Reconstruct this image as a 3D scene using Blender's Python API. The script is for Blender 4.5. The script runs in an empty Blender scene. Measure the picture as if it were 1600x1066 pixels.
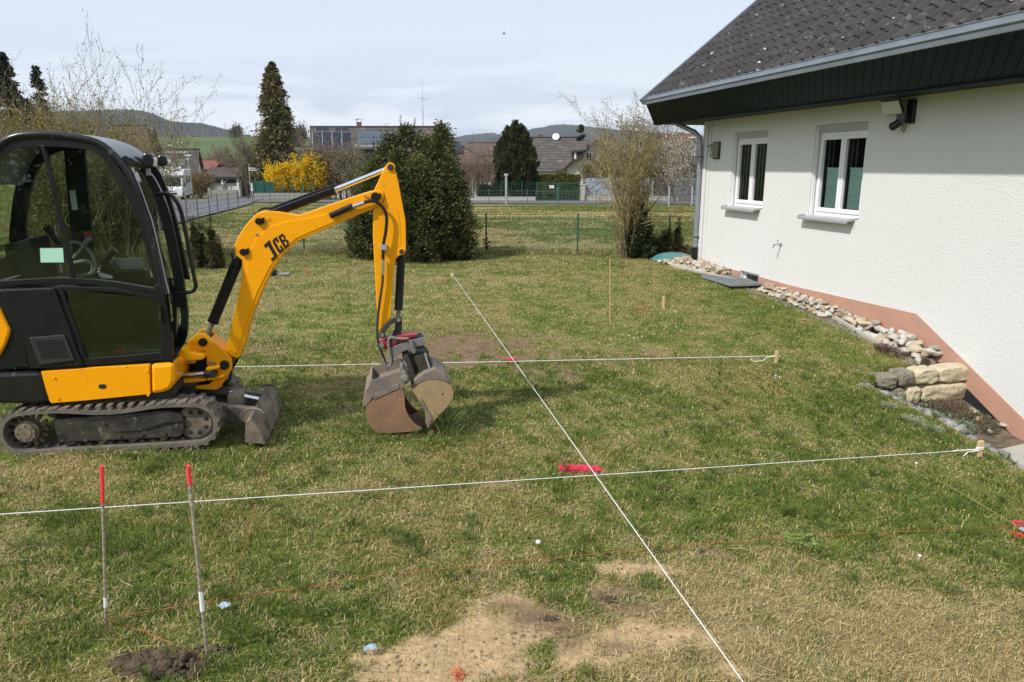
import bpy, math, random
import numpy as np
from mathutils import Vector, Matrix

# ------------------------------------------------------------------ camera, sky, sun, exposure
scene = bpy.context.scene
C = scene.collection
FPX, IW, IH = 1150.0, 1600.0, 1066.0
TH = math.atan(272.5 / FPX)
CT, ST = math.cos(TH), math.sin(TH)
H = 2.1
cam_d = bpy.data.cameras.new('camera')
cam = bpy.data.objects.new('camera', cam_d); C.objects.link(cam)
cam_d.sensor_width = 36.0; cam_d.lens = FPX / IW * 36.0
cam_d.clip_start = 0.1; cam_d.clip_end = 20000
cam.location = (0, 0, H); cam.rotation_euler = (math.pi/2 - TH, 0, 0)
scene.camera = cam

SUN_DIR = Vector((-0.765, -0.644, 1.0)).normalized()
SUN_EL = math.asin(SUN_DIR.z); SUN_AZ = math.atan2(SUN_DIR.x, SUN_DIR.y)
world = bpy.data.worlds.new('World'); scene.world = world; world.use_nodes = True
wn = world.node_tree; wn.nodes.clear()
def N(nt, t, **k):
    n = nt.nodes.new(t)
    for a, v in k.items():
        if a.startswith('i_'): n.inputs[a[2:].replace('_', ' ')].default_value = v
        else: setattr(n, a, v)
    return n
w_out = N(wn, 'ShaderNodeOutputWorld'); w_bg = N(wn, 'ShaderNodeBackground'); w_bg.inputs['Strength'].default_value = 0.145
w_sky = N(wn, 'ShaderNodeTexSky'); w_sky.sky_type = 'NISHITA'; w_sky.sun_disc = False
w_sky.sun_elevation = SUN_EL; w_sky.sun_rotation = SUN_AZ; w_sky.air_density = 1.0; w_sky.dust_density = 2.0; w_sky.ozone_density = 1.0
# thin high cloud veil and a few long low cloud bands, mapped on the sky directions
w_tc = N(wn, 'ShaderNodeTexCoord'); w_sep = N(wn, 'ShaderNodeSeparateXYZ'); wn.links.new(w_tc.outputs['Generated'], w_sep.inputs[0])
w_map = N(wn, 'ShaderNodeMapping'); w_map.inputs['Scale'].default_value = (2.0, 2.0, 13.0); w_map.inputs['Location'].default_value = (0.3, 0.2, 0.4)
wn.links.new(w_tc.outputs['Generated'], w_map.inputs[0])
w_no = N(wn, 'ShaderNodeTexNoise'); w_no.inputs['Scale'].default_value = 2.2; w_no.inputs['Detail'].default_value = 8; w_no.inputs['Roughness'].default_value = 0.55; w_no.inputs['Distortion'].default_value = 0.35
wn.links.new(w_map.outputs[0], w_no.inputs[0])
w_r = N(wn, 'ShaderNodeValToRGB'); w_r.color_ramp.elements[0].position = 0.47; w_r.color_ramp.elements[1].position = 0.60
wn.links.new(w_no.outputs[0], w_r.inputs[0])
w_veil = N(wn, 'ShaderNodeMix', data_type='RGBA'); w_veil.inputs[0].default_value = 0.80; w_veil.inputs[7].default_value = (5.0, 5.6, 6.4, 1)
wn.links.new(w_sky.outputs[0], w_veil.inputs[6])
# brighter milky band towards the horizon
w_hr = N(wn, 'ShaderNodeMapRange'); w_hr.inputs[1].default_value = 0.0; w_hr.inputs[2].default_value = 0.26; w_hr.inputs[3].default_value = 0.85; w_hr.inputs[4].default_value = 0.0
wn.links.new(w_sep.outputs[2], w_hr.inputs[0])
w_mb = N(wn, 'ShaderNodeMix', data_type='RGBA'); w_mb.inputs[7].default_value = (6.8, 7.0, 7.25, 1)
wn.links.new(w_hr.outputs[0], w_mb.inputs[0]); wn.links.new(w_veil.outputs[2], w_mb.inputs[6])
w_low = N(wn, 'ShaderNodeMapRange'); w_low.inputs[1].default_value = 0.05; w_low.inputs[2].default_value = 0.17; w_low.inputs[3].default_value = 0.9; w_low.inputs[4].default_value = 0.0
wn.links.new(w_sep.outputs[2], w_low.inputs[0])
w_mul = N(wn, 'ShaderNodeMath', operation='MULTIPLY'); wn.links.new(w_r.outputs[0], w_mul.inputs[0]); wn.links.new(w_low.outputs[0], w_mul.inputs[1])
w_cl = N(wn, 'ShaderNodeMix', data_type='RGBA'); w_cl.inputs[7].default_value = (4.1, 4.65, 5.5, 1)
wn.links.new(w_mul.outputs[0], w_cl.inputs[0]); wn.links.new(w_mb.outputs[2], w_cl.inputs[6])
wn.links.new(w_cl.outputs[2], w_bg.inputs[0]); wn.links.new(w_bg.outputs[0], w_out.inputs[0])

sun_d = bpy.data.lights.new('sun', 'SUN'); sun_d.energy = 3.6; sun_d.angle = math.radians(1.0); sun_d.color = (1.0, 0.965, 0.91)
sun = bpy.data.objects.new('sun', sun_d); C.objects.link(sun)
sun.rotation_euler = SUN_DIR.to_track_quat('Z', 'Y').to_euler(); sun.location = (0, 0, 50)
scene.view_settings.view_transform = 'Standard'; scene.view_settings.look = 'None'
scene.view_settings.gamma = 1.0; scene.view_settings.exposure = 0.13
scene.render.engine = 'CYCLES'
scene.cycles.max_bounces = 6; scene.cycles.transparent_max_bounces = 12; scene.cycles.volume_bounces = 0

rnd = random.Random(7); rng = np.random.default_rng(7)

# ------------------------------------------------------------------ surveying helpers
def ray(px, py):
    a = (px-800)/FPX; b = (py-533)/FPX
    return Vector((a, CT - b*ST, -ST - b*CT))
EYE = Vector((0, 0, H))
def on_plane(px, py, p0, n):
    r = ray(px, py); return EYE + r * ((p0-EYE).dot(n) / r.dot(n))
def at(px, py, Y):
    r = ray(px, py); return EYE + r * (Y / r.y)
def on_z(px, py, z):
    r = ray(px, py); return EYE + r * ((z-H) / r.z)
def sst(a, b, x):
    t = np.clip((x-a)/(b-a), 0, 1); return t*t*(3-2*t)

# value noise for masks
_perm = np.random.default_rng(3).random((256, 256))
def vnoise(x, y, s):
    x = np.asarray(x)*s + 57.3; y = np.asarray(y)*s + 91.7
    xi = np.floor(x).astype(int); yi = np.floor(y).astype(int); fx = x-xi; fy = y-yi
    fx = fx*fx*(3-2*fx); fy = fy*fy*(3-2*fy)
    g = lambda a, b: _perm[a % 256, b % 256]
    return (g(xi, yi)*(1-fx)+g(xi+1, yi)*fx)*(1-fy) + (g(xi, yi+1)*(1-fx)+g(xi+1, yi+1)*fx)*fy
def fnoise(x, y, s, o=4):
    v = 0; a = 0.5; t = 0
    for i in range(o):
        v = v + a*vnoise(x, y, s*2**i); t += a; a *= 0.55
    return v/t

# house frame
HC = Vector((4.094, 15.905, 0)); HA = math.radians(13.14)
HD = Vector((math.sin(HA), -math.cos(HA), 0)); HN = Vector((-math.cos(HA), -math.sin(HA), 0)); UP = Vector((0, 0, 1))
def hp(t, z, e=0.0): return HC + HD*t + HN*e + UP*z
def W(px, py, e=0.0):
    P = on_plane(px, py, HC + HN*e, HN); v = P - HC; return v.dot(HD), P.z

# terrain
BED = [(4.10, 8.12), (4.75, 9.02), (5.95, 9.5), (6.6, 6.6), (5.25, 6.55), (4.83, 7.12), (4.38, 7.60)]
def in_poly(x, y, poly):
    x = np.asarray(x, float); y = np.asarray(y, float); r = np.zeros(x.shape, bool)
    n = len(poly)
    for i in range(n):
        x1, y1 = poly[i]; x2, y2 = poly[(i+1) % n]
        c = ((y1 > y) != (y2 > y)) & (x < (x2-x1)*(y-y1)/((y2-y1) if y2 != y1 else 1e-9) + x1)
        r ^= c
    return r
def G(x, y):
    x = np.asarray(x, float); y = np.asarray(y, float)
    sx = np.where(x > -3, np.minimum(x+3, 9), 0.0)
    z = -0.056*sx*sst(16, 6, y)
    z = z - 0.55*sst(4.0, 5.6, x)*sst(9.6, 7.6, y)*(1)
    # the field dips to the road, then rises as farmland
    z = z - 0.35*sst(22, 52, y) - 0.75*sst(52, 80, y)
    far = np.maximum(y-110, 0)
    z = z + 22*sst(130, 520, y)*(1-.9*sst(-.22, -.10, x/np.maximum(y, 1)))
    z = z + 0.03*(fnoise(x, y, 0.7)-0.5)*sst(60, 20, y)
    b = in_poly(x, y, BED)
    zb = -0.72 - 0.28*sst(9.3, 7.9, y) + 0.03*(fnoise(x, y, 5)-0.5)
    return np.where(b, np.minimum(z, zb), z)
def g(x, y): return float(G(x, y))
def on_g(px, py):
    P = on_z(px, py, 0)
    for _ in range(25):
        Q = on_z(px, py, g(P.x, P.y)); P = P.lerp(Q, 0.6)
    return P

# ------------------------------------------------------------------ mesh helpers
def chain_off(o):
    v = Vector((0, 0, 0))
    while o is not None: v += o.location; o = o.parent
    return v
class MB:
    def __init__(s): s.v = []; s.f = []; s.mi = []; s.cur = 0; s.col = None
    def face(s, pts):
        i = len(s.v); s.v += [Vector(p) for p in pts]; s.f.append(tuple(range(i, i+len(pts)))); s.mi.append(s.cur)
    def quadmesh(s, V, F):
        i = len(s.v); s.v += [Vector(p) for p in V]
        for f in F: s.f.append(tuple(i+k for k in f)); s.mi.append(s.cur)
    def prism(s, pts, vec):
        n = len(pts); a = [Vector(p) for p in pts]; b = [p+vec for p in a]
        F = [tuple(range(n)), tuple(range(2*n-1, n-1, -1))] + [(i, i+n, (i+1) % n + n, (i+1) % n) for i in range(n)]
        s.quadmesh(a+b, F)
    def box(s, c, X, Y, Z):            # centre and three full edge vectors
        c = Vector(c); X = Vector(X)/2; Y = Vector(Y)/2; Z = Vector(Z)/2
        V = [c+a*X+b*Y+d*Z for d in (-1, 1) for b in (-1, 1) for a in (-1, 1)]
        s.quadmesh(V, [(0, 2, 3, 1), (4, 5, 7, 6), (0, 1, 5, 4), (2, 6, 7, 3), (0, 4, 6, 2), (1, 3, 7, 5)])
    def abox(s, x0, y0, z0, x1, y1, z1):
        s.box(((x0+x1)/2, (y0+y1)/2, (z0+z1)/2), (x1-x0, 0, 0), (0, y1-y0, 0), (0, 0, z1-z0))
    def tube(s, path, r, n=8, cap=True):
        P = [Vector(p) for p in path]; m = len(P)
        rr = r if isinstance(r, (list, tuple)) else [r]*m
        V = []; prev = None
        for i in range(m):
            d = (P[min(i+1, m-1)] - P[max(i-1, 0)])
            d = d.normalized() if d.length > 1e-9 else Vector((0, 0, 1))
            if prev is None:
                a = d.orthogonal().normalized()
            else:
                a = prev - d*prev.dot(d); a = a.normalized() if a.length > 1e-6 else d.orthogonal().normalized()
            prev = a; b = d.cross(a)
            for k in range(n):
                t = 2*math.pi*k/n; V.append(P[i] + (a*math.cos(t)+b*math.sin(t))*rr[i])
        F = []
        for i in range(m-1):
            for k in range(n):
                k2 = (k+1) % n; F.append((i*n+k, i*n+k2, (i+1)*n+k2, (i+1)*n+k))
        if cap: F.append(tuple(range(n-1, -1, -1))); F.append(tuple((m-1)*n+k for k in range(n)))
        s.quadmesh(V, F)
    def cyl(s, a, b, r0, r1=None, n=20): s.tube([a, b], [r0, r0 if r1 is None else r1], n)
    def blob(s, c, r, seed=0, n=8, m=6, amp=0.15, rot=None):
        q = random.Random(seed); V = []; F = []
        ph = [q.uniform(0, 6.28) for _ in range(4)]
        for j in range(m+1):
            a = math.pi*j/m
            for i in range(n):
                t = 2*math.pi*i/n
                k = 1 + amp*(math.sin(2*t+ph[0])*math.sin(a)+0.7*math.sin(3*t+ph[1]+a)+0.6*math.sin(2.3*a+ph[2]))*0.6
                k *= 1+q.uniform(-amp, amp)*0.35
                v = Vector((math.sin(a)*math.cos(t)*r[0]*k, math.sin(a)*math.sin(t)*r[1]*k, math.cos(a)*r[2]*k))
                if rot: v = rot @ v
                V.append(Vector(c)+v)
        for j in range(m):
            for i in range(n): F.append((j*n+i, (j+1)*n+i, (j+1)*n+(i+1) % n, j*n+(i+1) % n))
        s.quadmesh(V, F)
    def build(s, name, mat, parent=None, smooth=False, bevel=0.0, tag=None, loc=None, merge=False):
        if parent is None:
            if loc is None:
                xs = [v.x for v in s.v]; ys = [v.y for v in s.v]
                loc = Vector(((min(xs)+max(xs))/2, (min(ys)+max(ys))/2, min(v.z for v in s.v)))
            off = Vector(loc)
        else: off = chain_off(parent)
        me = bpy.data.meshes.new(name); me.from_pydata([v-off for v in s.v], [], s.f)
        mats = mat if isinstance(mat, (list, tuple)) else [mat]
        for m_ in mats: me.materials.append(m_)
        if len(mats) > 1: me.polygons.foreach_set('material_index', s.mi)
        if merge or bevel:
            import bmesh
            bm = bmesh.new(); bm.from_mesh(me); bmesh.ops.remove_doubles(bm, verts=bm.verts, dist=1e-4)
            bmesh.ops.recalc_face_normals(bm, faces=bm.faces); bm.to_mesh(me); bm.free()
        if smooth: me.polygons.foreach_set('use_smooth', [True]*len(me.polygons))
        o = bpy.data.objects.new(name, me); C.objects.link(o)
        if parent is None: o.location = off
        else: o.parent = parent
        if bevel:
            b = o.modifiers.new('bevel', 'BEVEL'); b.width = bevel; b.segments = 2; b.limit_method = 'ANGLE'; b.angle_limit = math.radians(35)
        if tag: settag(o, *tag)
        return o
def settag(o, label=None, cat=None, group=None, kind=None):
    if label: o['label'] = label
    if cat: o['category'] = cat
    if group: o['group'] = group
    if kind: o['kind'] = kind
    return o
def empty(name, loc, label, cat, group=None):
    o = bpy.data.objects.new(name, None); C.objects.link(o); o.location = loc; o.empty_display_size = 0.2
    return settag(o, label, cat, group)
def shade_auto(o, ang=35):
    me = o.data
    me.polygons.foreach_set('use_smooth', [True]*len(me.polygons))
    try: me.set_sharp_from_angle(angle=math.radians(ang))
    except Exception: pass
    return o
def tri_mesh(name, V, T, mat, cols=None, parent=None, loc=(0, 0, 0), smooth=False):
    """fast triangle mesh from numpy arrays; cols per vertex"""
    me = bpy.data.meshes.new(name)
    off = chain_off(parent) if parent is not None else Vector(loc)
    V = np.asarray(V, np.float32) - np.array(off[:], np.float32)
    T = np.asarray(T, np.int32)
    me.vertices.add(len(V)); me.vertices.foreach_set('co', V.ravel())
    me.loops.add(T.size); me.loops.foreach_set('vertex_index', T.ravel())
    k = T.shape[1]
    me.polygons.add(len(T)); me.polygons.foreach_set('loop_start', np.arange(0, T.size, k, dtype=np.int32))
    try: me.polygons.foreach_set('loop_total', np.full(len(T), k, np.int32))
    except Exception: pass
    if cols is not None:
        a = me.color_attributes.new('Col', 'FLOAT_COLOR', 'POINT')
        c4 = np.ones((len(V), 4), np.float32); c4[:, :3] = cols; a.data.foreach_set('color', c4.ravel())
    me.update(calc_edges=True); me.materials.append(mat)
    if smooth: me.polygons.foreach_set('use_smooth', [True]*len(T))
    o = bpy.data.objects.new(name, me); C.objects.link(o)
    if parent is None: o.location = off
    else: o.parent = parent
    return o

# ------------------------------------------------------------------ materials
def mat(name, col, rough=0.6, metal=0.0, var=None, bump=None, spots=None, attr=False, spec=0.5, transl=0.0, coat=0.0, coord='Object'):
    """var=(scale, amount, colour2) ; spots=list of (scale, threshold, colour, softness) ; bump=(scale, strength, distance)"""
    m = bpy.data.materials.new(name); m.use_nodes = True; nt = m.node_tree; nt.nodes.clear(); L = nt.links.new
    out = N(nt, 'ShaderNodeOutputMaterial'); p = N(nt, 'ShaderNodeBsdfPrincipled')
    p.inputs['Roughness'].default_value = rough; p.inputs['Metallic'].default_value = metal
    p.inputs['Specular IOR Level'].default_value = spec; p.inputs['Coat Weight'].default_value = coat
    tc = N(nt, 'ShaderNodeTexCoord'); co = tc.outputs[coord]
    c = None
    if attr:
        a = N(nt, 'ShaderNodeAttribute'); a.attribute_name = 'Col'; c = a.outputs[0]
    else:
        r = N(nt, 'ShaderNodeRGB'); r.outputs[0].default_value = (*col, 1); c = r.outputs[0]
    if var:
        n = N(nt, 'ShaderNodeTexNoise'); n.inputs['Scale'].default_value = var[0]; n.inputs['Detail'].default_value = 6; n.inputs['Roughness'].default_value = 0.6
        L(co, n.inputs[0]); mr = N(nt, 'ShaderNodeMapRange'); mr.inputs[1].default_value = 0.35; mr.inputs[2].default_value = 0.68; mr.inputs[4].default_value = var[1]
        L(n.outputs[0], mr.inputs[0]); mx = N(nt, 'ShaderNodeMix', data_type='RGBA'); mx.inputs[7].default_value = (*var[2], 1)
        L(mr.outputs[0], mx.inputs[0]); L(c, mx.inputs[6]); c = mx.outputs[2]
    for sp in (spots or []):
        n = N(nt, 'ShaderNodeTexNoise'); n.inputs['Scale'].default_value = sp[0]; n.inputs['Detail'].default_value = 4
        L(co, n.inputs[0]); mr = N(nt, 'ShaderNodeMapRange'); mr.inputs[1].default_value = sp[1]; mr.inputs[2].default_value = sp[1]+sp[3]
        L(n.outputs[0], mr.inputs[0]); mx = N(nt, 'ShaderNodeMix', data_type='RGBA'); mx.inputs[7].default_value = (*sp[2], 1)
        L(mr.outputs[0], mx.inputs[0]); L(c, mx.inputs[6]); c = mx.outputs[2]
    L(c, p.inputs['Base Color'])
    if bump:
        n = N(nt, 'ShaderNodeTexNoise'); n.inputs['Scale'].default_value = bump[0]; n.inputs['Detail'].default_value = 5
        L(co, n.inputs[0]); b = N(nt, 'ShaderNodeBump'); b.inputs['Strength'].default_value = bump[1]; b.inputs['Distance'].default_value = bump[2]
        L(n.outputs[0], b.inputs['Height']); L(b.outputs[0], p.inputs['Normal'])
    if transl > 0:
        t = N(nt, 'ShaderNodeBsdfTranslucent'); L(c, t.inputs[0]); ms = N(nt, 'ShaderNodeMixShader'); ms.inputs[0].default_value = transl
        L(p.outputs[0], ms.inputs[1]); L(t.outputs[0], ms.inputs[2]); L(ms.outputs[0], out.inputs[0])
    else: L(p.outputs[0], out.inputs[0])
    return m
def glass_mat(name, tint, refl=0.12, rough=0.02):
    m = bpy.data.materials.new(name); m.use_nodes = True; nt = m.node_tree; nt.nodes.clear(); L = nt.links.new
    out = N(nt, 'ShaderNodeOutputMaterial'); t = N(nt, 'ShaderNodeBsdfTransparent'); t.inputs[0].default_value = (*tint, 1)
    gl = N(nt, 'ShaderNodeBsdfGlossy'); gl.inputs['Roughness'].default_value = rough
    fr = N(nt, 'ShaderNodeFresnel'); fr.inputs[0].default_value = 1.5
    ad = N(nt, 'ShaderNodeMath', operation='ADD'); ad.inputs[1].default_value = refl; ad.use_clamp = True; L(fr.outputs[0], ad.inputs[0])
    mx = N(nt, 'ShaderNodeMixShader'); L(ad.outputs[0], mx.inputs[0]); L(t.outputs[0], mx.inputs[1]); L(gl.outputs[0], mx.inputs[2]); L(mx.outputs[0], out.inputs[0])
    return m
M = {}
M['ground'] = mat('ground_soil_grass', (0.1, 0.1, 0.1), 0.95, attr=True, var=(28, 0.35, (0.035, 0.04, 0.015)), bump=(45, 0.7, 0.02), spec=0.1, coord='Object')
M['blade'] = mat('grass_blade', (0.1, 0.15, 0.03), 0.6, attr=True, transl=0.35, spec=0.25)
M['leaf'] = mat('foliage', (0.1, 0.15, 0.03), 0.65, attr=True, transl=0.2, spec=0.2)
M['twig'] = mat('twig_bark', (0.2, 0.16, 0.10), 0.85, attr=True, spec=0.15)
M['bark'] = mat('bark', (0.12, 0.085, 0.055), 0.9, var=(14, 0.7, (0.05, 0.04, 0.03)), bump=(30, 0.6, 0.02), spec=0.1)
M['asphalt'] = mat('asphalt', (0.125, 0.125, 0.13), 0.9, var=(1.5, 0.5, (0.10, 0.10, 0.105)), bump=(90, 0.4, 0.005))
M['stucco'] = mat('white_stucco', (0.73, 0.73, 0.715), 0.92, var=(0.7, 0.4, (0.685, 0.675, 0.645)), bump=(60, 1.0, 0.013), spec=0.2)
M['plinth'] = mat('salmon_plinth', (0.50, 0.28, 0.205), 0.85, var=(3, 0.6, (0.42, 0.235, 0.175)), spots=[(7, .58, (.40, .27, .20), .12), (16, .66, (.30, .22, .17), .06)], bump=(60, 0.3, 0.004), spec=0.2)
M['bitumen'] = mat('black_membrane', (0.02, 0.022, 0.025), 0.5, bump=(20, 0.5, 0.01))
M['tile'] = mat('dark_roof_tile', (0.062, 0.059, 0.058), 0.9, var=(2.3, 0.9, (0.036, 0.033, 0.033)), spots=[(9, 0.60, (0.13, 0.12, 0.11), 0.12), (7.5, 0.70, (0.50, 0.49, 0.46), 0.02), (22, .72, (.33, .31, .26), .03)], bump=(60, 0.5, 0.006), spec=0.25)
M['fascia'] = mat('dark_green_sheet', (0.003, 0.011, 0.014), 0.5, var=(1.2, 0.4, (0.005, 0.014, 0.018)), spec=0.12)
M['zinc'] = mat('zinc_flashing', (0.20, 0.22, 0.245), 0.5, 0.45, var=(3, 0.6, (0.13, 0.145, 0.16)), bump=(8, 0.2, 0.01))
M['zinc_pipe'] = mat('zinc_pipe', (0.36, 0.39, 0.42), 0.42, 0.6, var=(6, 0.6, (0.25, 0.27, 0.30)))
M['white'] = mat('white_pvc', (0.82, 0.82, 0.83), 0.35)
M['alu'] = mat('grey_aluminium', (0.42, 0.43, 0.44), 0.4, 0.3)
M['shutter'] = mat('grey_shutter', (0.42, 0.43, 0.44), 0.5)
M['winglass'] = glass_mat('window_glass', (0.9, 0.94, 0.93), 0.0)
M['curtain'] = mat('curtain_slats', (0.62, 0.65, 0.65), 0.8)
M['blind'] = mat('pleated_blind', (0.60, 0.80, 0.72), 0.8)
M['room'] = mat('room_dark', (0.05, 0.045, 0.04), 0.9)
M['black'] = mat('black_plastic', (0.009, 0.009, 0.010), 0.40, var=(7, 0.5, (0.02, 0.019, 0.018)), spec=0.32)
M['blackgloss'] = mat('black_paint', (0.010, 0.011, 0.013), 0.26, var=(6, 0.5, (0.024, 0.022, 0.021)), spots=[(11, .66, (.07, .06, .05), .04)], spec=0.45)
M['darkmetal'] = mat('dark_steel', (0.035, 0.034, 0.034), 0.55, 0.3, var=(9, 0.7, (0.09, 0.075, 0.06)), bump=(30, 0.2, 0.004))
M['yellow'] = mat('yellow_paint', (0.98, 0.395, 0.0), 0.40, var=(2.5, 0.35, (0.88, 0.32, 0.002)), spots=[(42, 0.70, (0.16, 0.09, 0.03), 0.03), (6, .66, (.66, .27, .01), .1), (95, .70, (.80, .52, .22), .02), (3.5, .70, (.50, .27, .06), .12)], spec=.35)
M['rubber'] = mat('track_rubber', (0.14, 0.122, 0.102), 0.9, var=(9, 0.8, (0.21, 0.18, 0.145)), bump=(40, 0.6, 0.006), spec=0.15)
M['muddy'] = mat('muddy_steel', (0.055, 0.05, 0.046), 0.75, 0.05, var=(6, 1.0, (0.29, 0.225, 0.155)), spots=[(24, .62, (.16, .12, .085), .06)], bump=(25, 0.4, 0.005))
M['bucketsteel'] = mat('muddy_bucket_steel', (0.17, 0.155, 0.14), 0.7, 0.1, var=(6, 0.95, (0.31, 0.235, 0.16)), spots=[(14, .60, (.24, .14, .09), .08), (30, .66, (.09, .08, .075), .05)], bump=(25, 0.5, 0.005))
M['dirtyblack'] = mat('scratched_black_steel', (0.016, 0.016, 0.017), 0.5, 0.1, var=(6, 0.75, (0.11, 0.092, 0.072)), spots=[(28, .63, (.17, .145, .115), .05), (9, .62, (.13, .11, .085), .06)], bump=(25, .4, .004))
M['ventgrey'] = mat('dark_grey_plastic', (0.028, 0.028, 0.03), 0.5)
M['chrome'] = mat('chrome_rod', (0.75, 0.76, 0.78), 0.16, 1.0)
M['steel'] = mat('worn_steel', (0.17, 0.18, 0.185), 0.6, 0.2, var=(8, 0.9, (0.30, 0.26, 0.21)), spots=[(25, .64, (.10, .09, .085), .06)], bump=(25, 0.3, 0.004))
M['rust'] = mat('rusty_steel', (0.23, 0.13, 0.082), 0.8, 0.1, var=(7, 0.9, (0.34, 0.19, 0.10)), spots=[(5, 0.56, (0.40, 0.27, 0.15), 0.15), (30, .66, (.14, .09, .07), .05)], bump=(30, 0.4, 0.004))
M['claydust'] = mat('clay_dusted_steel', (0.40, 0.28, 0.14), 0.85, var=(9, 0.7, (0.25, 0.17, 0.10)), spots=[(4, 0.62, (0.16, 0.15, 0.14), 0.06)], bump=(30, 0.5, 0.005))
M['red'] = mat('red_paint', (0.42, 0.03, 0.035), 0.4, var=(14, 0.5, (0.20, 0.03, 0.03)))
M['cabglass'] = glass_mat('tinted_cab_glass', (0.72, 0.82, 0.76), 0.025)
M['cabglass_dark'] = glass_mat('dark_door_glass', (0.58, 0.68, 0.62), 0.05)
M['roofgrey'] = mat('cab_roof_grey', (0.22, 0.23, 0.24), 0.45, var=(5, 0.5, (0.30, 0.30, 0.30)))
M['seat'] = mat('seat_fabric', (0.02, 0.02, 0.022), 0.9)
M['mint'] = mat('mint_sticker', (0.42, 0.72, 0.58), 0.6)
M['paper'] = mat('pale_sticker', (0.55, 0.6, 0.56), 0.6)
M['wood'] = mat('raw_wood', (0.62, 0.44, 0.23), 0.8, var=(30, 0.5, (0.5, 0.33, 0.16)))
M['string'] = mat('white_string', (0.85, 0.85, 0.86), 0.7)
M['ostring'] = mat('orange_string', (0.55, 0.13, 0.05), 0.8)
M['tanstring'] = mat('tan_string', (0.42, 0.30, 0.14), 0.8)
M['pink'] = mat('neon_pink_paint', (0.95, 0.045, 0.13), 0.7, var=(60, 0.6, (0.7, 0.02, 0.08)))
M['pinkrod'] = mat('neon_red_rod_tip', (0.95, 0.05, 0.06), 0.6)
M['rebar'] = mat('ribbed_rod', (0.42, 0.36, 0.29), 0.7, var=(60, 0.9, (0.2, 0.16, 0.12)), bump=(120, 0.8, 0.004))
M['sand'] = mat('limestone', (0.60, 0.52, 0.36), 0.9, var=(6, 0.8, (0.46, 0.38, 0.24)), bump=(22, 0.8, 0.02))
M['mossy'] = mat('mossy_limestone', (0.30, 0.27, 0.20), 0.95, var=(9, 0.9, (0.14, 0.12, 0.09)), bump=(25, 0.9, 0.02))
M['concrete'] = mat('concrete', (0.44, 0.41, 0.36), 0.9, var=(3, 0.6, (0.34, 0.32, 0.27)), bump=(50, 0.4, 0.005))
M['kerb'] = mat('weathered_kerb', (0.36, 0.35, 0.33), 0.95, var=(14, 0.9, (0.17, 0.16, 0.14)), bump=(30, 1.0, 0.02))
M['dirt'] = mat('dug_earth', (0.13, 0.095, 0.065), 0.95, var=(14, 0.8, (0.07, 0.05, 0.035)), bump=(30, 1.0, 0.03), spec=0.1)
M['dome'] = mat('green_plastic_lid', (0.07, 0.21, 0.19), 0.38, var=(4, 0.4, (0.10, 0.25, 0.22)))
M['grate'] = mat('grey_grate', (0.30, 0.33, 0.34), 0.5, 0.4, var=(40, 0.6, (0.18, 0.2, 0.2)))
M['greenmetal'] = mat('green_fence_metal', (0.012, 0.09, 0.055), 0.5)
M['chainlink'] = mat('green_chain_link_wire', (0.06, 0.12, 0.07), 0.6)
M['greyfence'] = mat('grey_fence_wire', (0.09, 0.095, 0.095), 0.6)
M['gabion'] = mat('grey_gabion_stone', (0.40, 0.43, 0.46), 0.9, var=(3.5, 0.8, (0.22, 0.24, 0.26)), bump=(6, 1.0, 0.1))
M['gabframe'] = mat('brown_panel', (0.13, 0.11, 0.10), 0.8, var=(5, 0.6, (0.09, 0.08, 0.07)))
M['render'] = mat('far_white_render', (0.62, 0.58, 0.52), 0.9, var=(0.8, 0.5, (0.5, 0.46, 0.41)))
M['solar'] = mat('solar_panel', (0.015, 0.018, 0.035), 0.25, 0.2, spec=0.6)
M['solargrey'] = mat('grey_solar_panel', (0.09, 0.11, 0.14), 0.3, 0.2)
M['brick'] = mat('chimney_brick', (0.20, 0.10, 0.075), 0.9, var=(6, 0.7, (0.12, 0.07, 0.05)))
M['dishwhite'] = mat('white_enamel', (0.75, 0.75, 0.75), 0.4)
M['darkwin'] = mat('dark_window', (0.03, 0.035, 0.04), 0.15)
M['darkwood'] = mat('dark_wood', (0.04, 0.032, 0.028), 0.8)
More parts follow.
